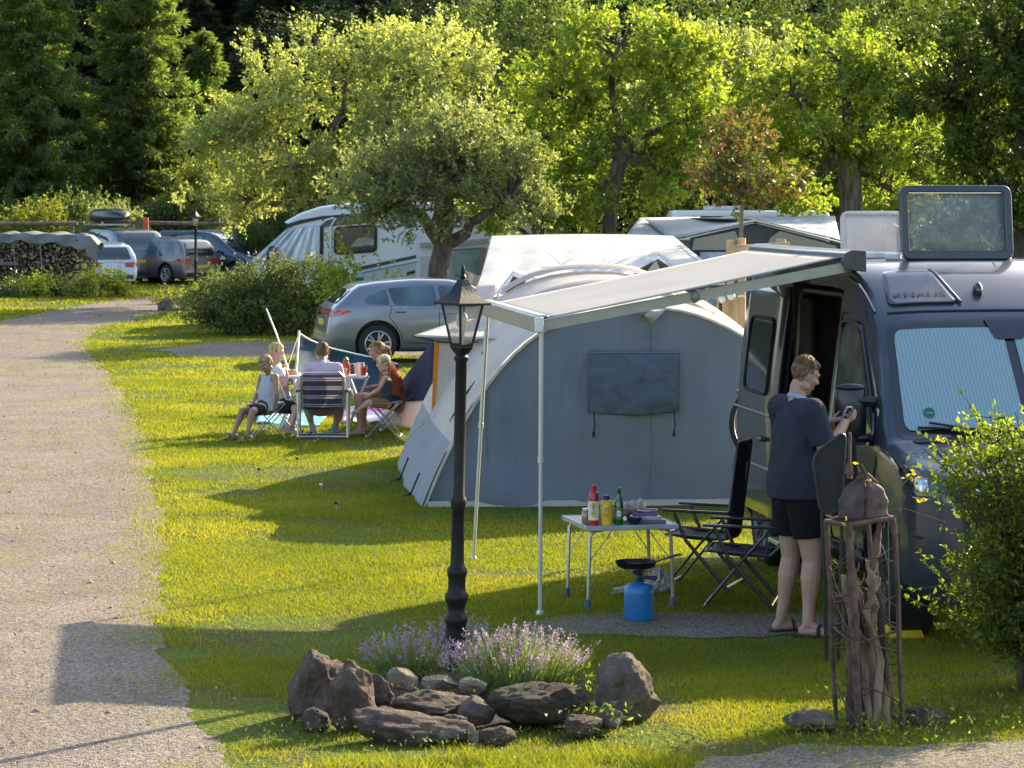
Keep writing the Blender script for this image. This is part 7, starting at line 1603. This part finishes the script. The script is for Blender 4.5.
def towel(label, pts, m_, name='beach_towel'):
    o = thing(name, label, 'towel', tuple(G(*pts[0]))); gp_ = [G(*p) for p in pts]
    mb = MB(); mb.grid(lambda i, j: gp_[0]*(1-i)*(1-j)+gp_[1]*i*(1-j)+gp_[2]*i*j+gp_[3]*(1-i)*j+Vector((0, 0, .03+.015*math.sin(i*13+j*5))), 20, 10); mb.build('cloth', m_, o, world=True, solid=.012); return o
def towelmat(nm, cols, sc):
    m, t, b = new_mat(nm); Lk = t.links.new; tc = N(t, 'ShaderNodeTexCoord'); v = N(t, 'ShaderNodeTexVoronoi'); v.inputs['Scale'].default_value = sc; Lk(tc.outputs['Object'], v.inputs['Vector']); s_ = N(t, 'ShaderNodeSeparateColor'); Lk(v.outputs['Color'], s_.inputs[0])
    cr = N(t, 'ShaderNodeValToRGB'); cr.color_ramp.interpolation = 'CONSTANT'; e = cr.color_ramp.elements; e[0].color = (*cols[0], 1); e[1].color = (*cols[1], 1); e[1].position = .4
    if len(cols) > 2: x = e.new(.75); x.color = (*cols[2], 1)
    Lk(s_.outputs[0], cr.inputs[0]); Lk(cr.outputs[0], b.inputs['Base Color']); b.inputs['Roughness'].default_value = .9; return m
towel('turquoise and white towel spread under the left end of the table', [(256, 425), (318, 429), (332, 412), (262, 409)], towelmat('towel_cyan', [(.08, .5, .6), (.7, .72, .72), (.05, .35, .5)], 3))
towel('white and pink towel spread under the right end of the table', [(342, 425), (402, 424), (410, 409), (345, 409)], towelmat('towel_pink', [(.68, .62, .62), (.65, .6, .58), (.75, .03, .30)], 2.6))
for lab, px, py in (('dark sandal beside the seated man left foot', 311, 438), ('dark sandal next to the blond child feet', 303, 436)):
    o = thing('sandal', lab, 'sandal', tuple(G(px, py))); mb = MB(); mb.ell((0, 0, .02), (.10, .05, .018)); mb.build('sole', black_p, o); mb = MB(); mb.tube([(-.02, -.045, .02), (0, 0, .065), (-.02, .045, .02)], .012, 5); mb.build('strap', black_p, o)
# white tent pole lying on the grass near the van rear
# ---------------------------------------------------------------- people
skin = mat('skin', (.42, .235, .165), .5, vary=.10, scale=9, sub=.15); skin_t = mat('skin_tanned', (.36, .19, .125), .5, vary=.10, scale=9, sub=.15); skin_f = mat('skin_fair', (.50, .30, .22), .5, vary=.10, scale=9, sub=.15)
lip = mat('lips', (.36, .11, .09), .5); eye_m = mat('eye_dark', (.03, .022, .018), .25, coat=1); eyew = mat('eye_white', (.6, .57, .52), .3); brow = mat('brow', (.14, .08, .045), .8)
def hairmat(nm, c): return mat(nm, c, .6, vary=.45, scale=30, stretch=(1, 1, .4), bump=.004, bscale=60, spec=.12)
def remesh(mb, name, m_, parent, voxel, smooth=4, world=True):
    o = mb.build(name, m_, parent, world=world, smooth=True)
    a = o.modifiers.new('r', 'REMESH'); a.mode = 'VOXEL'; a.voxel_size = voxel; b = o.modifiers.new('s', 'SMOOTH'); b.factor = .5; b.iterations = smooth
    bpy.context.view_layer.update(); me = bpy.data.meshes.new_from_object(o.evaluated_get(bpy.context.evaluated_depsgraph_get())); o.modifiers.clear(); o.data = me; me.name = name
    me.polygons.foreach_set('use_smooth', [True]*len(me.polygons)); return o
def V3(*a): return Vector(a)
def hand(mb, w, tip, palm_n, s=1., curl=.5, side=1):
    """w wrist, tip = direction of fingers, palm_n = direction the palm faces; five fingers"""
    d = tip.normalized(); n = palm_n.normalized(); a = d.cross(n).normalized()*side     # a points to the thumb side
    n = a.cross(d).normalized()*side
    if n.dot(palm_n) < 0: n = -n
    c = w+d*.045*s
    for k in range(4):
        o = a*(.027-.018*k)*s; mb.cap2(w+d*.012*s+o*.6, w+d*.085*s+o, .017*s, .0135*s, 8)
    for k, L in enumerate((.068, .076, .070, .055)):
        b = w+d*.088*s+a*(.029-.0195*k)*s; sp = a*(.006-.004*k)*s; ang = curl
        p1 = b+(d*math.cos(ang*.6)+n*math.sin(ang*.6))*L*.5*s+sp; p2 = p1+(d*math.cos(ang*1.5)+n*math.sin(ang*1.5))*L*.32*s; p3 = p2+(d*math.cos(ang*2.2)+n*math.sin(ang*2.2))*L*.24*s
        mb.cap2(b, p1, .0088*s, .0080*s, 8); mb.cap2(p1, p2, .0080*s, .0074*s, 8); mb.cap2(p2, p3, .0074*s, .0062*s, 8)
    t0 = w+d*.025*s+a*.024*s; t1 = t0+(a*.75+d*.55+n*.35).normalized()*.035*s; t2 = t1+(a*.25+d*.8+n*.5).normalized()*.032*s; t3 = t2+(d*.8+n*.6).normalized()*.022*s
    mb.cap2(t0, t1, .0135*s, .0105*s, 8); mb.cap2(t1, t2, .0105*s, .0092*s, 8); mb.cap2(t2, t3, .0092*s, .0075*s, 8)
def foot(mb, an, d, s=1.):
    d = V3(d.x, d.y, 0).normalized(); a = d.cross(V3(0, 0, 1)); g_ = V3(an.x, an.y, 0)
    base = V3(an.x, an.y, max(an.z-.075*s, .0))
    mb.cap2(an, base-d*.035*s+V3(0, 0, .032*s), .034*s, .030*s); mb.cap2(base-d*.035*s+V3(0, 0, .030*s), base+d*.10*s+V3(0, 0, .026*s), .031*s, .030*s)
    mb.cap2(an+d*.01*s, base+d*.10*s+V3(0, 0, .028*s), .030*s, .022*s)
    for k in range(5):
        o = a*(-.030+.0155*k)*s; L = (.205-.012*k if k else .21)*.85; r_ = (.0125 if k == 0 else .0095-.0006*k)*s
        mb.cap2(base+d*.10*s+o*.9+V3(0, 0, .018*s), base+d*(L-.03)*s+o+V3(0, 0, .012*s), r_*1.5, r_, 8)
def head(mb, c, f, up, s=1., nose=1.):
    f = f.normalized(); r_ = f.cross(up).normalized(); u = r_.cross(f).normalized(); Rm = Matrix((r_, f, u)).transposed()
    E = lambda x, y, z, a, b, c_: mb.ell(c+r_*x*s+f*y*s+u*z*s, (a*s, b*s, c_*s), 20, 14, Rm)
    E(0, -.012, .030, .076, .096, .086); E(0, .012, -.020, .067, .080, .085); E(0, .030, -.072, .046, .052, .042); E(0, .058, -.098, .024, .022, .018)
    for sx in (-1, 1): E(sx*.032, .062, -.018, .025, .022, .024); E(sx*.052, .0, -.07, .020, .04, .028)
    E(0, .072, .030, .055, .022, .016)                               # brow ridge
    mb.cap2(c+f*.082*s+u*.022*s, c+f*.105*s*nose-u*.012*s, .009*s, .013*s, 10); E(.011, .092, -.018, .008, .010, .007); E(-.011, .092, -.018, .008, .010, .007)
    E(0, .082, -.050, .022, .012, .006); E(0, .080, -.060, .020, .012, .007)  # lips
    for sx in (-1, 1):
        mb.ell(c+r_*sx*.077*s-f*.008*s-u*.006*s, (.010*s, .019*s, .033*s), 12, 10, Rm @ Matrix.Rotation(.25*sx, 3, 'Z')); E(sx*.080, -.014, .012, .007, .016, .014)
    return c, r_, f, u, s
def paint_head(o, H, hm=None, kind='short'):
    """eyes, brows and lips are regions of the one body surface"""
    c, r_, f, u, s = H; me = o.data; inv = rootmat(o).inverted(); 
    for m_ in (lip, eye_m, eyew, brow, hm): me.materials.append(m_)
    M_ = rootmat(o)
    co = np.empty(len(me.polygons)*3); me.polygons.foreach_get('center', co); co = co.reshape(-1, 3); W4 = np.array(M_); co = co@W4[:3, :3].T+W4[:3, 3]
    d = (co-np.array(c))/s; x = d@np.array(r_); y = d@np.array(f); z = d@np.array(u); mi = np.zeros(len(co), int)
    fr = y > .04
    nzv = .006*np.sin(x*170)*np.cos(z*150+y*90)
    mi[(z+nzv > .052) | ((y+nzv < .018) & (z+nzv > .012)) | ((y+nzv < -.022) & (z+nzv > -.052) & (z < .1))] = 5
    mi[fr & (((x/.023)**2+((z+.055)/.0085)**2) < 1)] = 1
    for sx in (-1, 1):
        ew = fr & ((((x-sx*.031)/.0125)**2+((z-.008)/.0045)**2) < 1); mi[ew] = 3; mi[fr & ((((x-sx*.031)/.0060)**2+((z-.008)/.0045)**2) < 1)] = 2
        mi[fr & ((((x-sx*.032)/.021)**2+((z-.029-.004*(1-abs(x-sx*.032)/.02))/.0028)**2) < 1)] = 4
    me.polygons.foreach_set('material_index', mi.astype(np.int32)); me.update()
def hair(o_root, H, m_, kind='short', voxel=.007):
    c, r_, f, u, s = H; Rm = Matrix((r_, f, u)).transposed(); mb = MB(); E = lambda x, y, z, a, b, c_: mb.ell(c+r_*x*s+f*y*s+u*z*s, (a*s, b*s, c_*s), 20, 14, Rm)
    E(0, -.026, .044, .080, .092, .084); E(0, -.050, .0, .071, .060, .075); E(0, .02, .085, .058, .062, .038)
    if kind == 'fade': mb = MB(); E(0, -.016, .058, .0770, .090, .066); E(0, .016, .086, .061, .068, .032)
    if kind == 'tail':
        E(0, -.06, -.01, .07, .06, .085); mb.cap2(c-f*.10*s+u*.03*s, c-f*.15*s-u*.02*s, .034*s, .03*s); mb.cap2(c-f*.15*s-u*.02*s, c-f*.155*s-u*.13*s, .03*s, .014*s); E(.055, .0, .02, .03, .05, .06); E(-.055, .0, .02, .03, .05, .06)
    if kind == 'bowl': E(0, .0, .06, .082, .09, .07); E(.045, .02, .03, .035, .05, .04); E(-.045, .02, .03, .035, .05, .04)
    r = random.Random(int(s*100)+len(kind))
    for k in range({'tail': 16, 'fade': 110}.get(kind, 50)):        # tufts
        a = r.uniform(0, 6.283); e = r.uniform(.5 if kind == 'fade' else .1, 1.35); p = c+(r_*math.cos(a)*math.cos(e)*.078+f*(math.sin(a)*math.cos(e)*.088-.02)+u*(.045+math.sin(e)*.083))*s
        mb.cap2(p, p+(r_*r.uniform(-1, 1)+f*r.uniform(-.4, 1)+u*.8)*.009*s, .006*s, .003*s, 6)
    return remesh(mb, 'hair', m_, o_root, voxel*s, 2)
def torso_prims(mb, hipL, hipR, shL, shR, fwd, s, fem=False, belly=0., k=1.):
    hc = (hipL+hipR)/2; sc_ = (shL+shR)/2; ax = (shR-shL).normalized(); f = fwd.normalized()
    up = (sc_-hc); w = (shR-shL).length/2
    Rm = Matrix((ax, f, up.normalized())).transposed() if abs(ax.dot(up.normalized())) < .5 else None
    def E(t, x, y, a, b, c_): mb.ell(hc+up*t+ax*x+f*y, (a*k, b*k, c_), 18, 12, Rm)
    E(-.02, 0, -.01*s, .165*s, .115*s, .12*s); E(.18, 0, 0, .155*s+belly*.3, .112*s+belly*.6, .13*s); E(.40, 0, belly*.15, .150*s+belly*.3, .108*s+belly*.6, .14*s); E(.62, 0, 0, .165*s, .118*s, .15*s); E(.80, 0, -.01*s, .170*s, .112*s, .12*s); E(.93, 0, -.01*s, w*.86, .080*s, .06*s)
def person(label, loc, J, fwd, s, headc, hf, hup, skinm, hairm, hk, top, bottom, voxel=.008, hands=None, footd=None, belly=0., shoes=None, head_s=1., sleeves=.55, shorts=.75, armr=1., legr=1., topname='shirt', hemk=-.02, bw=1., socks=None):
    """J: world joints sh/el/wr/hip/kn/an for L and R"""
    o = thing('person', label, 'person', tuple(loc)); mb = MB()
    torso_prims(mb, J['hipL'], J['hipR'], J['shL'], J['shR'], fwd, s, belly=belly)
    sc_ = (J['shL']+J['shR'])/2; hu = hup.normalized()
    nb = headc-hu*.085*s*head_s-hf.normalized()*.02*s
    mb.cap2(sc_-hu*.02*s, nb, .062*s, .054*s); mb.cap2(sc_, J['shL'], .062*s, .052*s); mb.cap2(sc_, J['shR'], .062*s, .052*s)
    mb.cap2(nb, headc-hu*.02*s, .054*s, .056*s)
    for q in 'LR':
        S_, E_, W_ = J['sh'+q], J['el'+q], J['wr'+q]; m_ = E_.lerp(W_, .3)
        mb.cap2(S_, S_.lerp(E_, .45), .056*s*armr, .048*s*armr); mb.cap2(S_.lerp(E_, .45), E_, .047*s*armr, .037*s*armr); mb.cap2(E_, m_, .038*s*armr, .040*s*armr); mb.cap2(m_, W_, .040*s*armr, .025*s*armr)
        H_, K_, A_ = J['hip'+q], J['kn'+q], J['an'+q]; m_ = K_.lerp(A_, .3)
        mb.cap2(H_, H_.lerp(K_, .4), .092*s*legr, .080*s*legr); mb.cap2(H_.lerp(K_, .4), K_, .080*s*legr, .056*s*legr); cb = V3(0, 0, 0)
        kd = (H_-K_).normalized()+(A_-K_).normalized(); cb = kd*.012*s if kd.length > .2 else -fwd.normalized()*.018*s
        mb.cap2(K_, m_+cb, .055*s*legr, .058*s*legr); mb.cap2(m_+cb, K_.lerp(A_, .7), .057*s*legr, .038*s*legr); mb.cap2(K_.lerp(A_, .7), A_, .038*s*legr, .033*s*legr)
        fd = (footd or {}).get(q, fwd); foot(mb, A_, fd, s)
        hd_ = (hands or {}).get(q)
        if hd_: hand(mb, W_, hd_[0], hd_[1], s*.98, hd_[2], hd_[3])
        else: hand(mb, W_, (W_-E_), V3(0, 0, -1), s*.98, .5, 1 if q == 'L' else -1)
    H = head(mb, headc, hf, hup, s*head_s)
    body = remesh(mb, 'body', skinm, o, voxel, 3); paint_head(body, H, mat('stubble_'+hairm.name, STUB[hairm.name], .85, vary=.35, scale=60, spec=.1) if hairm.name in STUB else hairm)
    hair(o, H, hairm, hk)
    # clothes
    if top:
        mb = MB(); hc_ = (J['hipL']+J['hipR'])/2; U = sc_-hc_; ax = (J['shR']-J['shL']).normalized(); ff = fwd.normalized(); sw = (J['shR']-J['shL']).length/2
        rings = [(hemk, .190+belly*.4, .140+belly*.55, 0), (hemk+.02, .194+belly*.4, .146+belly*.6, 0), (.12, .188+belly*.5, .146+belly*.8, belly*.1), (.35, .180+belly*.5, .138+belly*.75, belly*.2), (.58, .186+belly*.2, .136+belly*.3, 0), (.76, .186+belly*.1, .130, -.01), (.92, .165, .105, -.01), (1.0, .12, .08, -.01), (1.06, .08, .065, 0)]
        vs = []; ns = 28
        for t_, a_, b_, y_ in rings:
            for q_ in range(ns):
                w_ = 6.2832*q_/ns; wr_ = 1+.018*math.sin(3*w_+t_*9)+.012*math.sin(7*w_+t_*21); vs.append(hc_+U*t_+ax*(a_*bw*s*math.cos(w_)*wr_)+ff*((b_*bw*math.sin(w_)*wr_+y_)*s))
        fs = [(i_*ns+q_, i_*ns+(q_+1) % ns, (i_+1)*ns+(q_+1) % ns, (i_+1)*ns+q_) for i_ in range(len(rings)-1) for q_ in range(ns)]+[tuple(range(ns))[::-1], tuple((len(rings)-1)*ns+q_ for q_ in range(ns))]
        mb.add(vs, fs)
        mb.cap2(sc_, sc_+(nb-sc_)*.35, .066*s, .062*s)
        if sleeves > 0:
            for q in 'LR':
                S_, E_ = J['sh'+q], J['el'+q]; mb.cap2(sc_, S_, .076*s, .072*s*armr); e_ = S_.lerp(E_, sleeves); mb.tube([S_, S_.lerp(e_, .5), e_], [.070*s*armr, .067*s*armr, .066*s*armr], 14); mb.ell(S_, .072*s*armr)
        else:
            for q in 'LR': S_ = J['sh'+q]; mb.cap2(sc_, sc_.lerp(S_, .62), .068*s, .060*s)
        remesh(mb, topname, top, o, voxel*1.1, 8)
    if bottom:
        mb = MB(); hc = (J['hipL']+J['hipR'])/2; up = ((J['shL']+J['shR'])/2-hc).normalized(); ax = (J['hipR']-J['hipL']).normalized(); f = fwd.normalized(); Rm = Matrix((ax, f, up)).transposed()
        mb.ell(hc+up*.03*s, ((.178*s+belly*.35), .132*s+belly*.5, .13*s), 20, 12, Rm)
        dn = ((J['knL']+J['knR'])/2-hc).normalized(); mb.ell(hc+dn*.05*s-f*.01*s, (.12*s, .12*s, .13*s), 20, 12, Rm)
        for q in 'LR':
            H_, K_ = J['hip'+q], J['kn'+q]; e_ = H_.lerp(K_, shorts); mb.tube([H_+(H_-K_).normalized()*.04*s, H_, H_.lerp(e_, .5), e_], [.07*s, .108*s*legr, .104*s*legr, .094*s*legr], 16)
        remesh(mb, 'shorts', bottom, o, voxel*1.1, 9)
    if shoes or socks:
        for q in 'LR':
            A_ = J['an'+q]; d = ((footd or {}).get(q, fwd)); d = V3(d.x, d.y, 0).normalized(); b_ = V3(A_.x, A_.y, max(A_.z-.075*s, 0))
            if socks:
                mb = MB(); mb.cap2(A_+V3(0, 0, .06*s), A_, .040*s, .040*s); mb.cap2(A_, b_-d*.03*s+V3(0, 0, .035*s), .04*s, .037*s); mb.cap2(b_-d*.03*s+V3(0, 0, .034*s), b_+d*.15*s+V3(0, 0, .03*s), .038*s, .034*s); remesh(mb, 'sock', socks, o, voxel, 2)
            if shoes:
                mb = MB(); mb.cap2(b_-d*.05*s+V3(0, 0, .006), b_+d*.165*s+V3(0, 0, .006), .040*s, .045*s); 
                so_ = mb.build('sandal', shoes, o, world=True); so_.data.transform(Matrix.Translation((0, 0, 0)))
                for v in so_.data.vertices: v.co.z = max(min(v.co.z, .018), .0)
                a_ = d.cross(V3(0, 0, 1)); mb = MB(); c_ = b_+d*.075*s; mb.tube([c_+a_*.045*s+V3(0, 0, .01), c_+a_*.035*s+V3(0, 0, .05*s), c_+V3(0, 0, .068*s), c_-a_*.035*s+V3(0, 0, .05*s), c_-a_*.045*s+V3(0, 0, .01)], .012*s, 6, flat=1); mb.build('strap', shoes, so_, world=True)
    return o, H
def shirtm(nm, c, **k): return mat(nm, c, .9, vary=.06, scale=3, bump=.025, bscale=9, spec=.2, **k)
STUB = {'hair_sandy': (.17, .105, .065)}
# --- standing man
BX, BY = P(798, 0, 18.7).x, 18.7
f_ = V3(.91, .41, 0); r_ = V3(.41, -.91, 0); B = V3(BX, BY, 0)
def LC(a, b, c): return B+r_*a+f_*b+V3(0, 0, c)
J = dict(hipL=LC(-.095, -.01, .92), hipR=LC(.095, -.01, .92), knL=LC(-.115, .015, .49), knR=LC(.12, .035, .49), anL=LC(-.13, -.05, .085), anR=LC(.145, -.01, .085),
         shL=LC(-.225, .0, 1.45), shR=LC(.225, -.02, 1.45), elL=LC(-.27, .08, 1.17), elR=LC(.28, .05, 1.175), wrL=LC(-.08, .27, 1.355), wrR=LC(.12, .275, 1.36))
hc = LC(.0, .05, 1.668)
man, H = person('man in a navy T-shirt and black shorts looking at a device in his hands', LC(0, 0, 0), J, f_, 1.0, hc, f_*.88+V3(0, 0, -.40)+r_*.05, f_*.35+V3(0, 0, .92), skin, hairmat('hair_sandy', (.13, .072, .032)), 'fade', shirtm('tshirt_navy', (.034, .035, .050)), shirtm('shorts_black', (.008, .008, .010)), .0062,
    hands={'L': (r_*.55+f_*.75+V3(0, 0, .22), V3(0, 0, 1)-f_*.3, .75, -1), 'R': (r_*-.45+f_*.85+V3(0, 0, .25), V3(0, 0, 1)-f_*.2-r_*.4, .8, 1)}, footd={'L': f_*.5-r_*.35+V3(.5, -.2, 0), 'R': V3(.9, -.3, 0)}, belly=.055, hemk=-.07, shoes=mat('flipflop', (.012, .012, .015), .7), shorts=.66, sleeves=.74, armr=1.25, legr=1.14, bw=1.05)
mb = MB(); nb = LC(0, .005, 1.525); mb.tube([nb+(r_*math.cos(t)*.070+f_*math.sin(t)*.068)+V3(0, 0, -.022*math.sin(t)) for t in np.linspace(0, 6.283, 20)], .009, 6, flat=1.5); mb.build('collar', mat('collar_blue', (.30, .38, .50), .8), man, world=True)
dv = thing('handheld_device', 'small grey device held in the standing man hands', 'device', tuple(LC(.03, .355, 1.43)), R(37)); mb = MB(); mb.box((0, 0, 0), (.055, .018, .07), (.5, 0, 0)); mb.build('casing', mat('device_grey', (.42, .42, .40), .4), dv, bevel=.004); mb = MB(); mb.box((0, -.011, .004), (.042, .003, .045), (.5, 0, 0)); mb.build('screen', glass_d, dv)
# --- family.  joints from pixel positions
def W_(px, py, Y): return P(px, py, Y)
def fam(**k): return {a: W_(*b) for a, b in k.items()}
# boy in tank top: faces left and a little towards the camera
s = .74
J = fam(hipL=(262, 407, 33.95), hipR=(271, 408, 34.15), knL=(252.5, 411.5, 33.55), knR=(242, 411, 33.85), anL=(247, 434.5, 33.5), anR=(234, 433.5, 33.8), shL=(275.5, 377, 33.95), shR=(261.5, 377, 34.25), elL=(277, 393, 33.9), elR=(257.5, 392, 34.2), wrL=(276, 405, 33.95), wrR=(253, 403, 33.95))
boy, H = person('boy in a pale grey tank top sitting on the left stool', (J['hipL'].x, 34.0, 0), J, V3(-.85, -.5, 0), s, W_(266, 364, 34.0), V3(-.6, -.62, -.5), V3(-.25, -.1, .95), skin_t, hairmat('hair_fair', (.32, .22, .11)), 'short', shirtm('tank_grey', (.42, .42, .45)), shirtm('shorts_navy', (.02, .022, .032)), .0075,
    footd={'L': V3(-.6, -.8, 0), 'R': V3(-.9, -.4, 0)}, sleeves=0, hemk=-.12, shorts=.78, topname='tank_top', shoes=mat('sandal_brown', (.07, .05, .045), .8), head_s=1.16, hands={'L': (V3(0, -.1, -1), V3(-1, 0, 0), .3, 1), 'R': (V3(-.9, -.3, -.5), V3(0, 0, -1), .4, 1)})
# blond child facing the table
s = .80
J = fam(hipL=(281, 405, 35.35), hipR=(281, 406, 35.05), knL=(299, 407, 35.3), knR=(297, 409, 34.85), anL=(285, 431, 35.0), anR=(290, 432, 34.6), shL=(281, 369, 35.35), shR=(277, 370, 34.95), elL=(289, 380, 35.4), elR=(285, 386, 34.9), wrL=(287.5, 371.5, 35.3), wrR=(287.5, 375, 34.95))
ch, H = person('blond child in white holding food to the mouth, facing right', (J['hipL'].x, 35.2, 0), J, V3(1, -.1, 0), s, W_(276.5, 352, 35.15), V3(.97, -.28, -.15), V3(.05, 0, 1), skin_f, hairmat('hair_blond', (.50, .36, .17)), 'bowl', shirtm('tshirt_white', (.62, .60, .60)), shirtm('shorts_black2', (.012, .013, .012)), .0078,
    footd={'L': V3(.9, -.4, 0), 'R': V3(.9, -.4, 0)}, sleeves=.5, shorts=.8, head_s=1.15, hands={'L': (V3(-.25, -.1, .9), V3(-1, 0, 0), .8, 1), 'R': (V3(-.2, .1, .9), V3(-1, 0, 0), .8, -1)}, socks=mat('sock_grey', (.30, .27, .24), .9))
bun = thing('bread_roll', 'bread roll held at the blond child mouth', 'bread', tuple(W_(284.5, 366, 35.1))); mb = MB(); mb.ell((0, 0, 0), (.035, .04, .03)); mb.build('crust', mat('crust', (0, 0, 0)), bun)
# seated man, back to the camera
s = .98
J = fam(hipL=(315, 407, 34.35), hipR=(329, 407, 34.35), knL=(306, 402, 34.85), knR=(341, 402, 34.85), anL=(314, 432.5, 34.75), anR=(334, 432.5, 34.75), shL=(308.5, 368, 34.15), shR=(337.5, 368, 34.15), elL=(303, 388, 34.3), elR=(342, 388, 34.3), wrL=(308, 384, 34.75), wrR=(337, 383, 34.8))
mn, H = person('man in a lilac T-shirt seated in the striped armchair with his back turned', (CHX, 34.3, 0), J, V3(0, 1, 0), s, W_(322.5, 352, 34.3), V3(.03, .9, -.32), V3(0, .3, .95), skin_t, hairmat('hair_brown', (.13, .085, .045)), 'short', shirtm('tshirt_lilac', (.50, .40, .49)), shirtm('shorts_denim', (.22, .30, .40)), .0085,
    sleeves=.72, shorts=.9, belly=.03, socks=mat('sock_blue', (.22, .27, .34), .9), footd={'L': V3(-.2, .9, 0), 'R': V3(.2, .9, 0)}, hands={'L': (V3(.6, .7, 0), V3(0, 0, -1), .5, 1), 'R': (V3(-.6, .7, 0), V3(0, 0, -1), .5, -1)}, head_s=.98)
mb = MB(); c_ = W_(322.5, 361.5, 34.3); mb.tube([c_+V3(math.cos(t)*.072, math.sin(t)*.07, 0) for t in np.linspace(0, 6.283, 20)], .012, 6, flat=1.5); mb.build('collar', mat('collar_pink', (.6, .10, .16), .8), mn, world=True)
# woman
s = .92
J = fam(hipL=(397, 403, 34.95), hipR=(399, 403, 35.2), knL=(358, 397, 34.65), knR=(362, 396, 35.0), anL=(360, 430.5, 34.5), anR=(364, 429.5, 34.9), shL=(386, 366.5, 34.8), shR=(390, 366, 35.15), elL=(384, 388, 34.75), elR=(380, 387, 35.3), wrL=(371, 396, 34.7), wrR=(368, 388, 35.2))
wm, H = person('woman in a rust-orange top leaning towards the toddler', (J['hipL'].x, 35.0, 0), J, V3(-1, 0, 0), s, W_(377, 351, 34.95), V3(-.95, -.22, -.28), V3(-.25, 0, .96), skin_t, hairmat('hair_darkblond', (.22, .13, .06)), 'tail', shirtm('top_rust', (.36, .085, .025)), shirtm('shorts_navy2', (.03, .035, .07)), .0085,
    sleeves=.62, shorts=.42, footd={'L': V3(-1, -.2, 0), 'R': V3(-1, -.1, 0)}, hands={'L': (V3(-.9, 0, -.2), V3(0, 0, -1), .5, 1), 'R': (V3(-.9, 0, .1), V3(0, 0, -1), .5, -1)}, topname='top')
# toddler
s = .56
J = fam(hipL=(385, 403.5, 34.25), hipR=(386.5, 403, 34.45), knL=(366.5, 403, 34.15), knR=(369, 402, 34.5), anL=(364, 409, 34.1), anR=(372, 408, 34.6), shL=(385, 378, 34.15), shR=(387.5, 378, 34.45), elL=(379, 389, 34.1), elR=(379, 389, 34.5), wrL=(370, 395, 34.1), wrR=(370, 394, 34.5))
J['anL'] = W_(358, 410, 34.15); J['anR'] = W_(361, 409, 34.6)
def flor():
    m = mat('tank_floral', (.05, .065, .07), .9, vary=.1, dirt=((.22, .27, .10), 26, .60)); return m
td, H = person('blond toddler in a dark patterned tank top sitting on the right stool', (J['hipL'].x, 34.35, 0), J, V3(-1, -.15, 0), s, W_(383.5, 363.5, 34.3), V3(-.93, -.32, -.2), V3(-.1, 0, 1), skin_f, hairmat('hair_paleblond', (.62, .50, .28)), 'bowl', flor(), shirtm('shorts_brown', (.30, .16, .07)), .0065,
    sleeves=0, shorts=.75, topname='tank_top', footd={'L': V3(-1, -.2, 0), 'R': V3(-1, -.2, 0)}, head_s=1.5, hands={'L': (V3(-.9, 0, -.3), V3(0, 0, -1), .5, 1), 'R': (V3(-.9, 0, -.2), V3(0, 0, -1), .5, -1)})
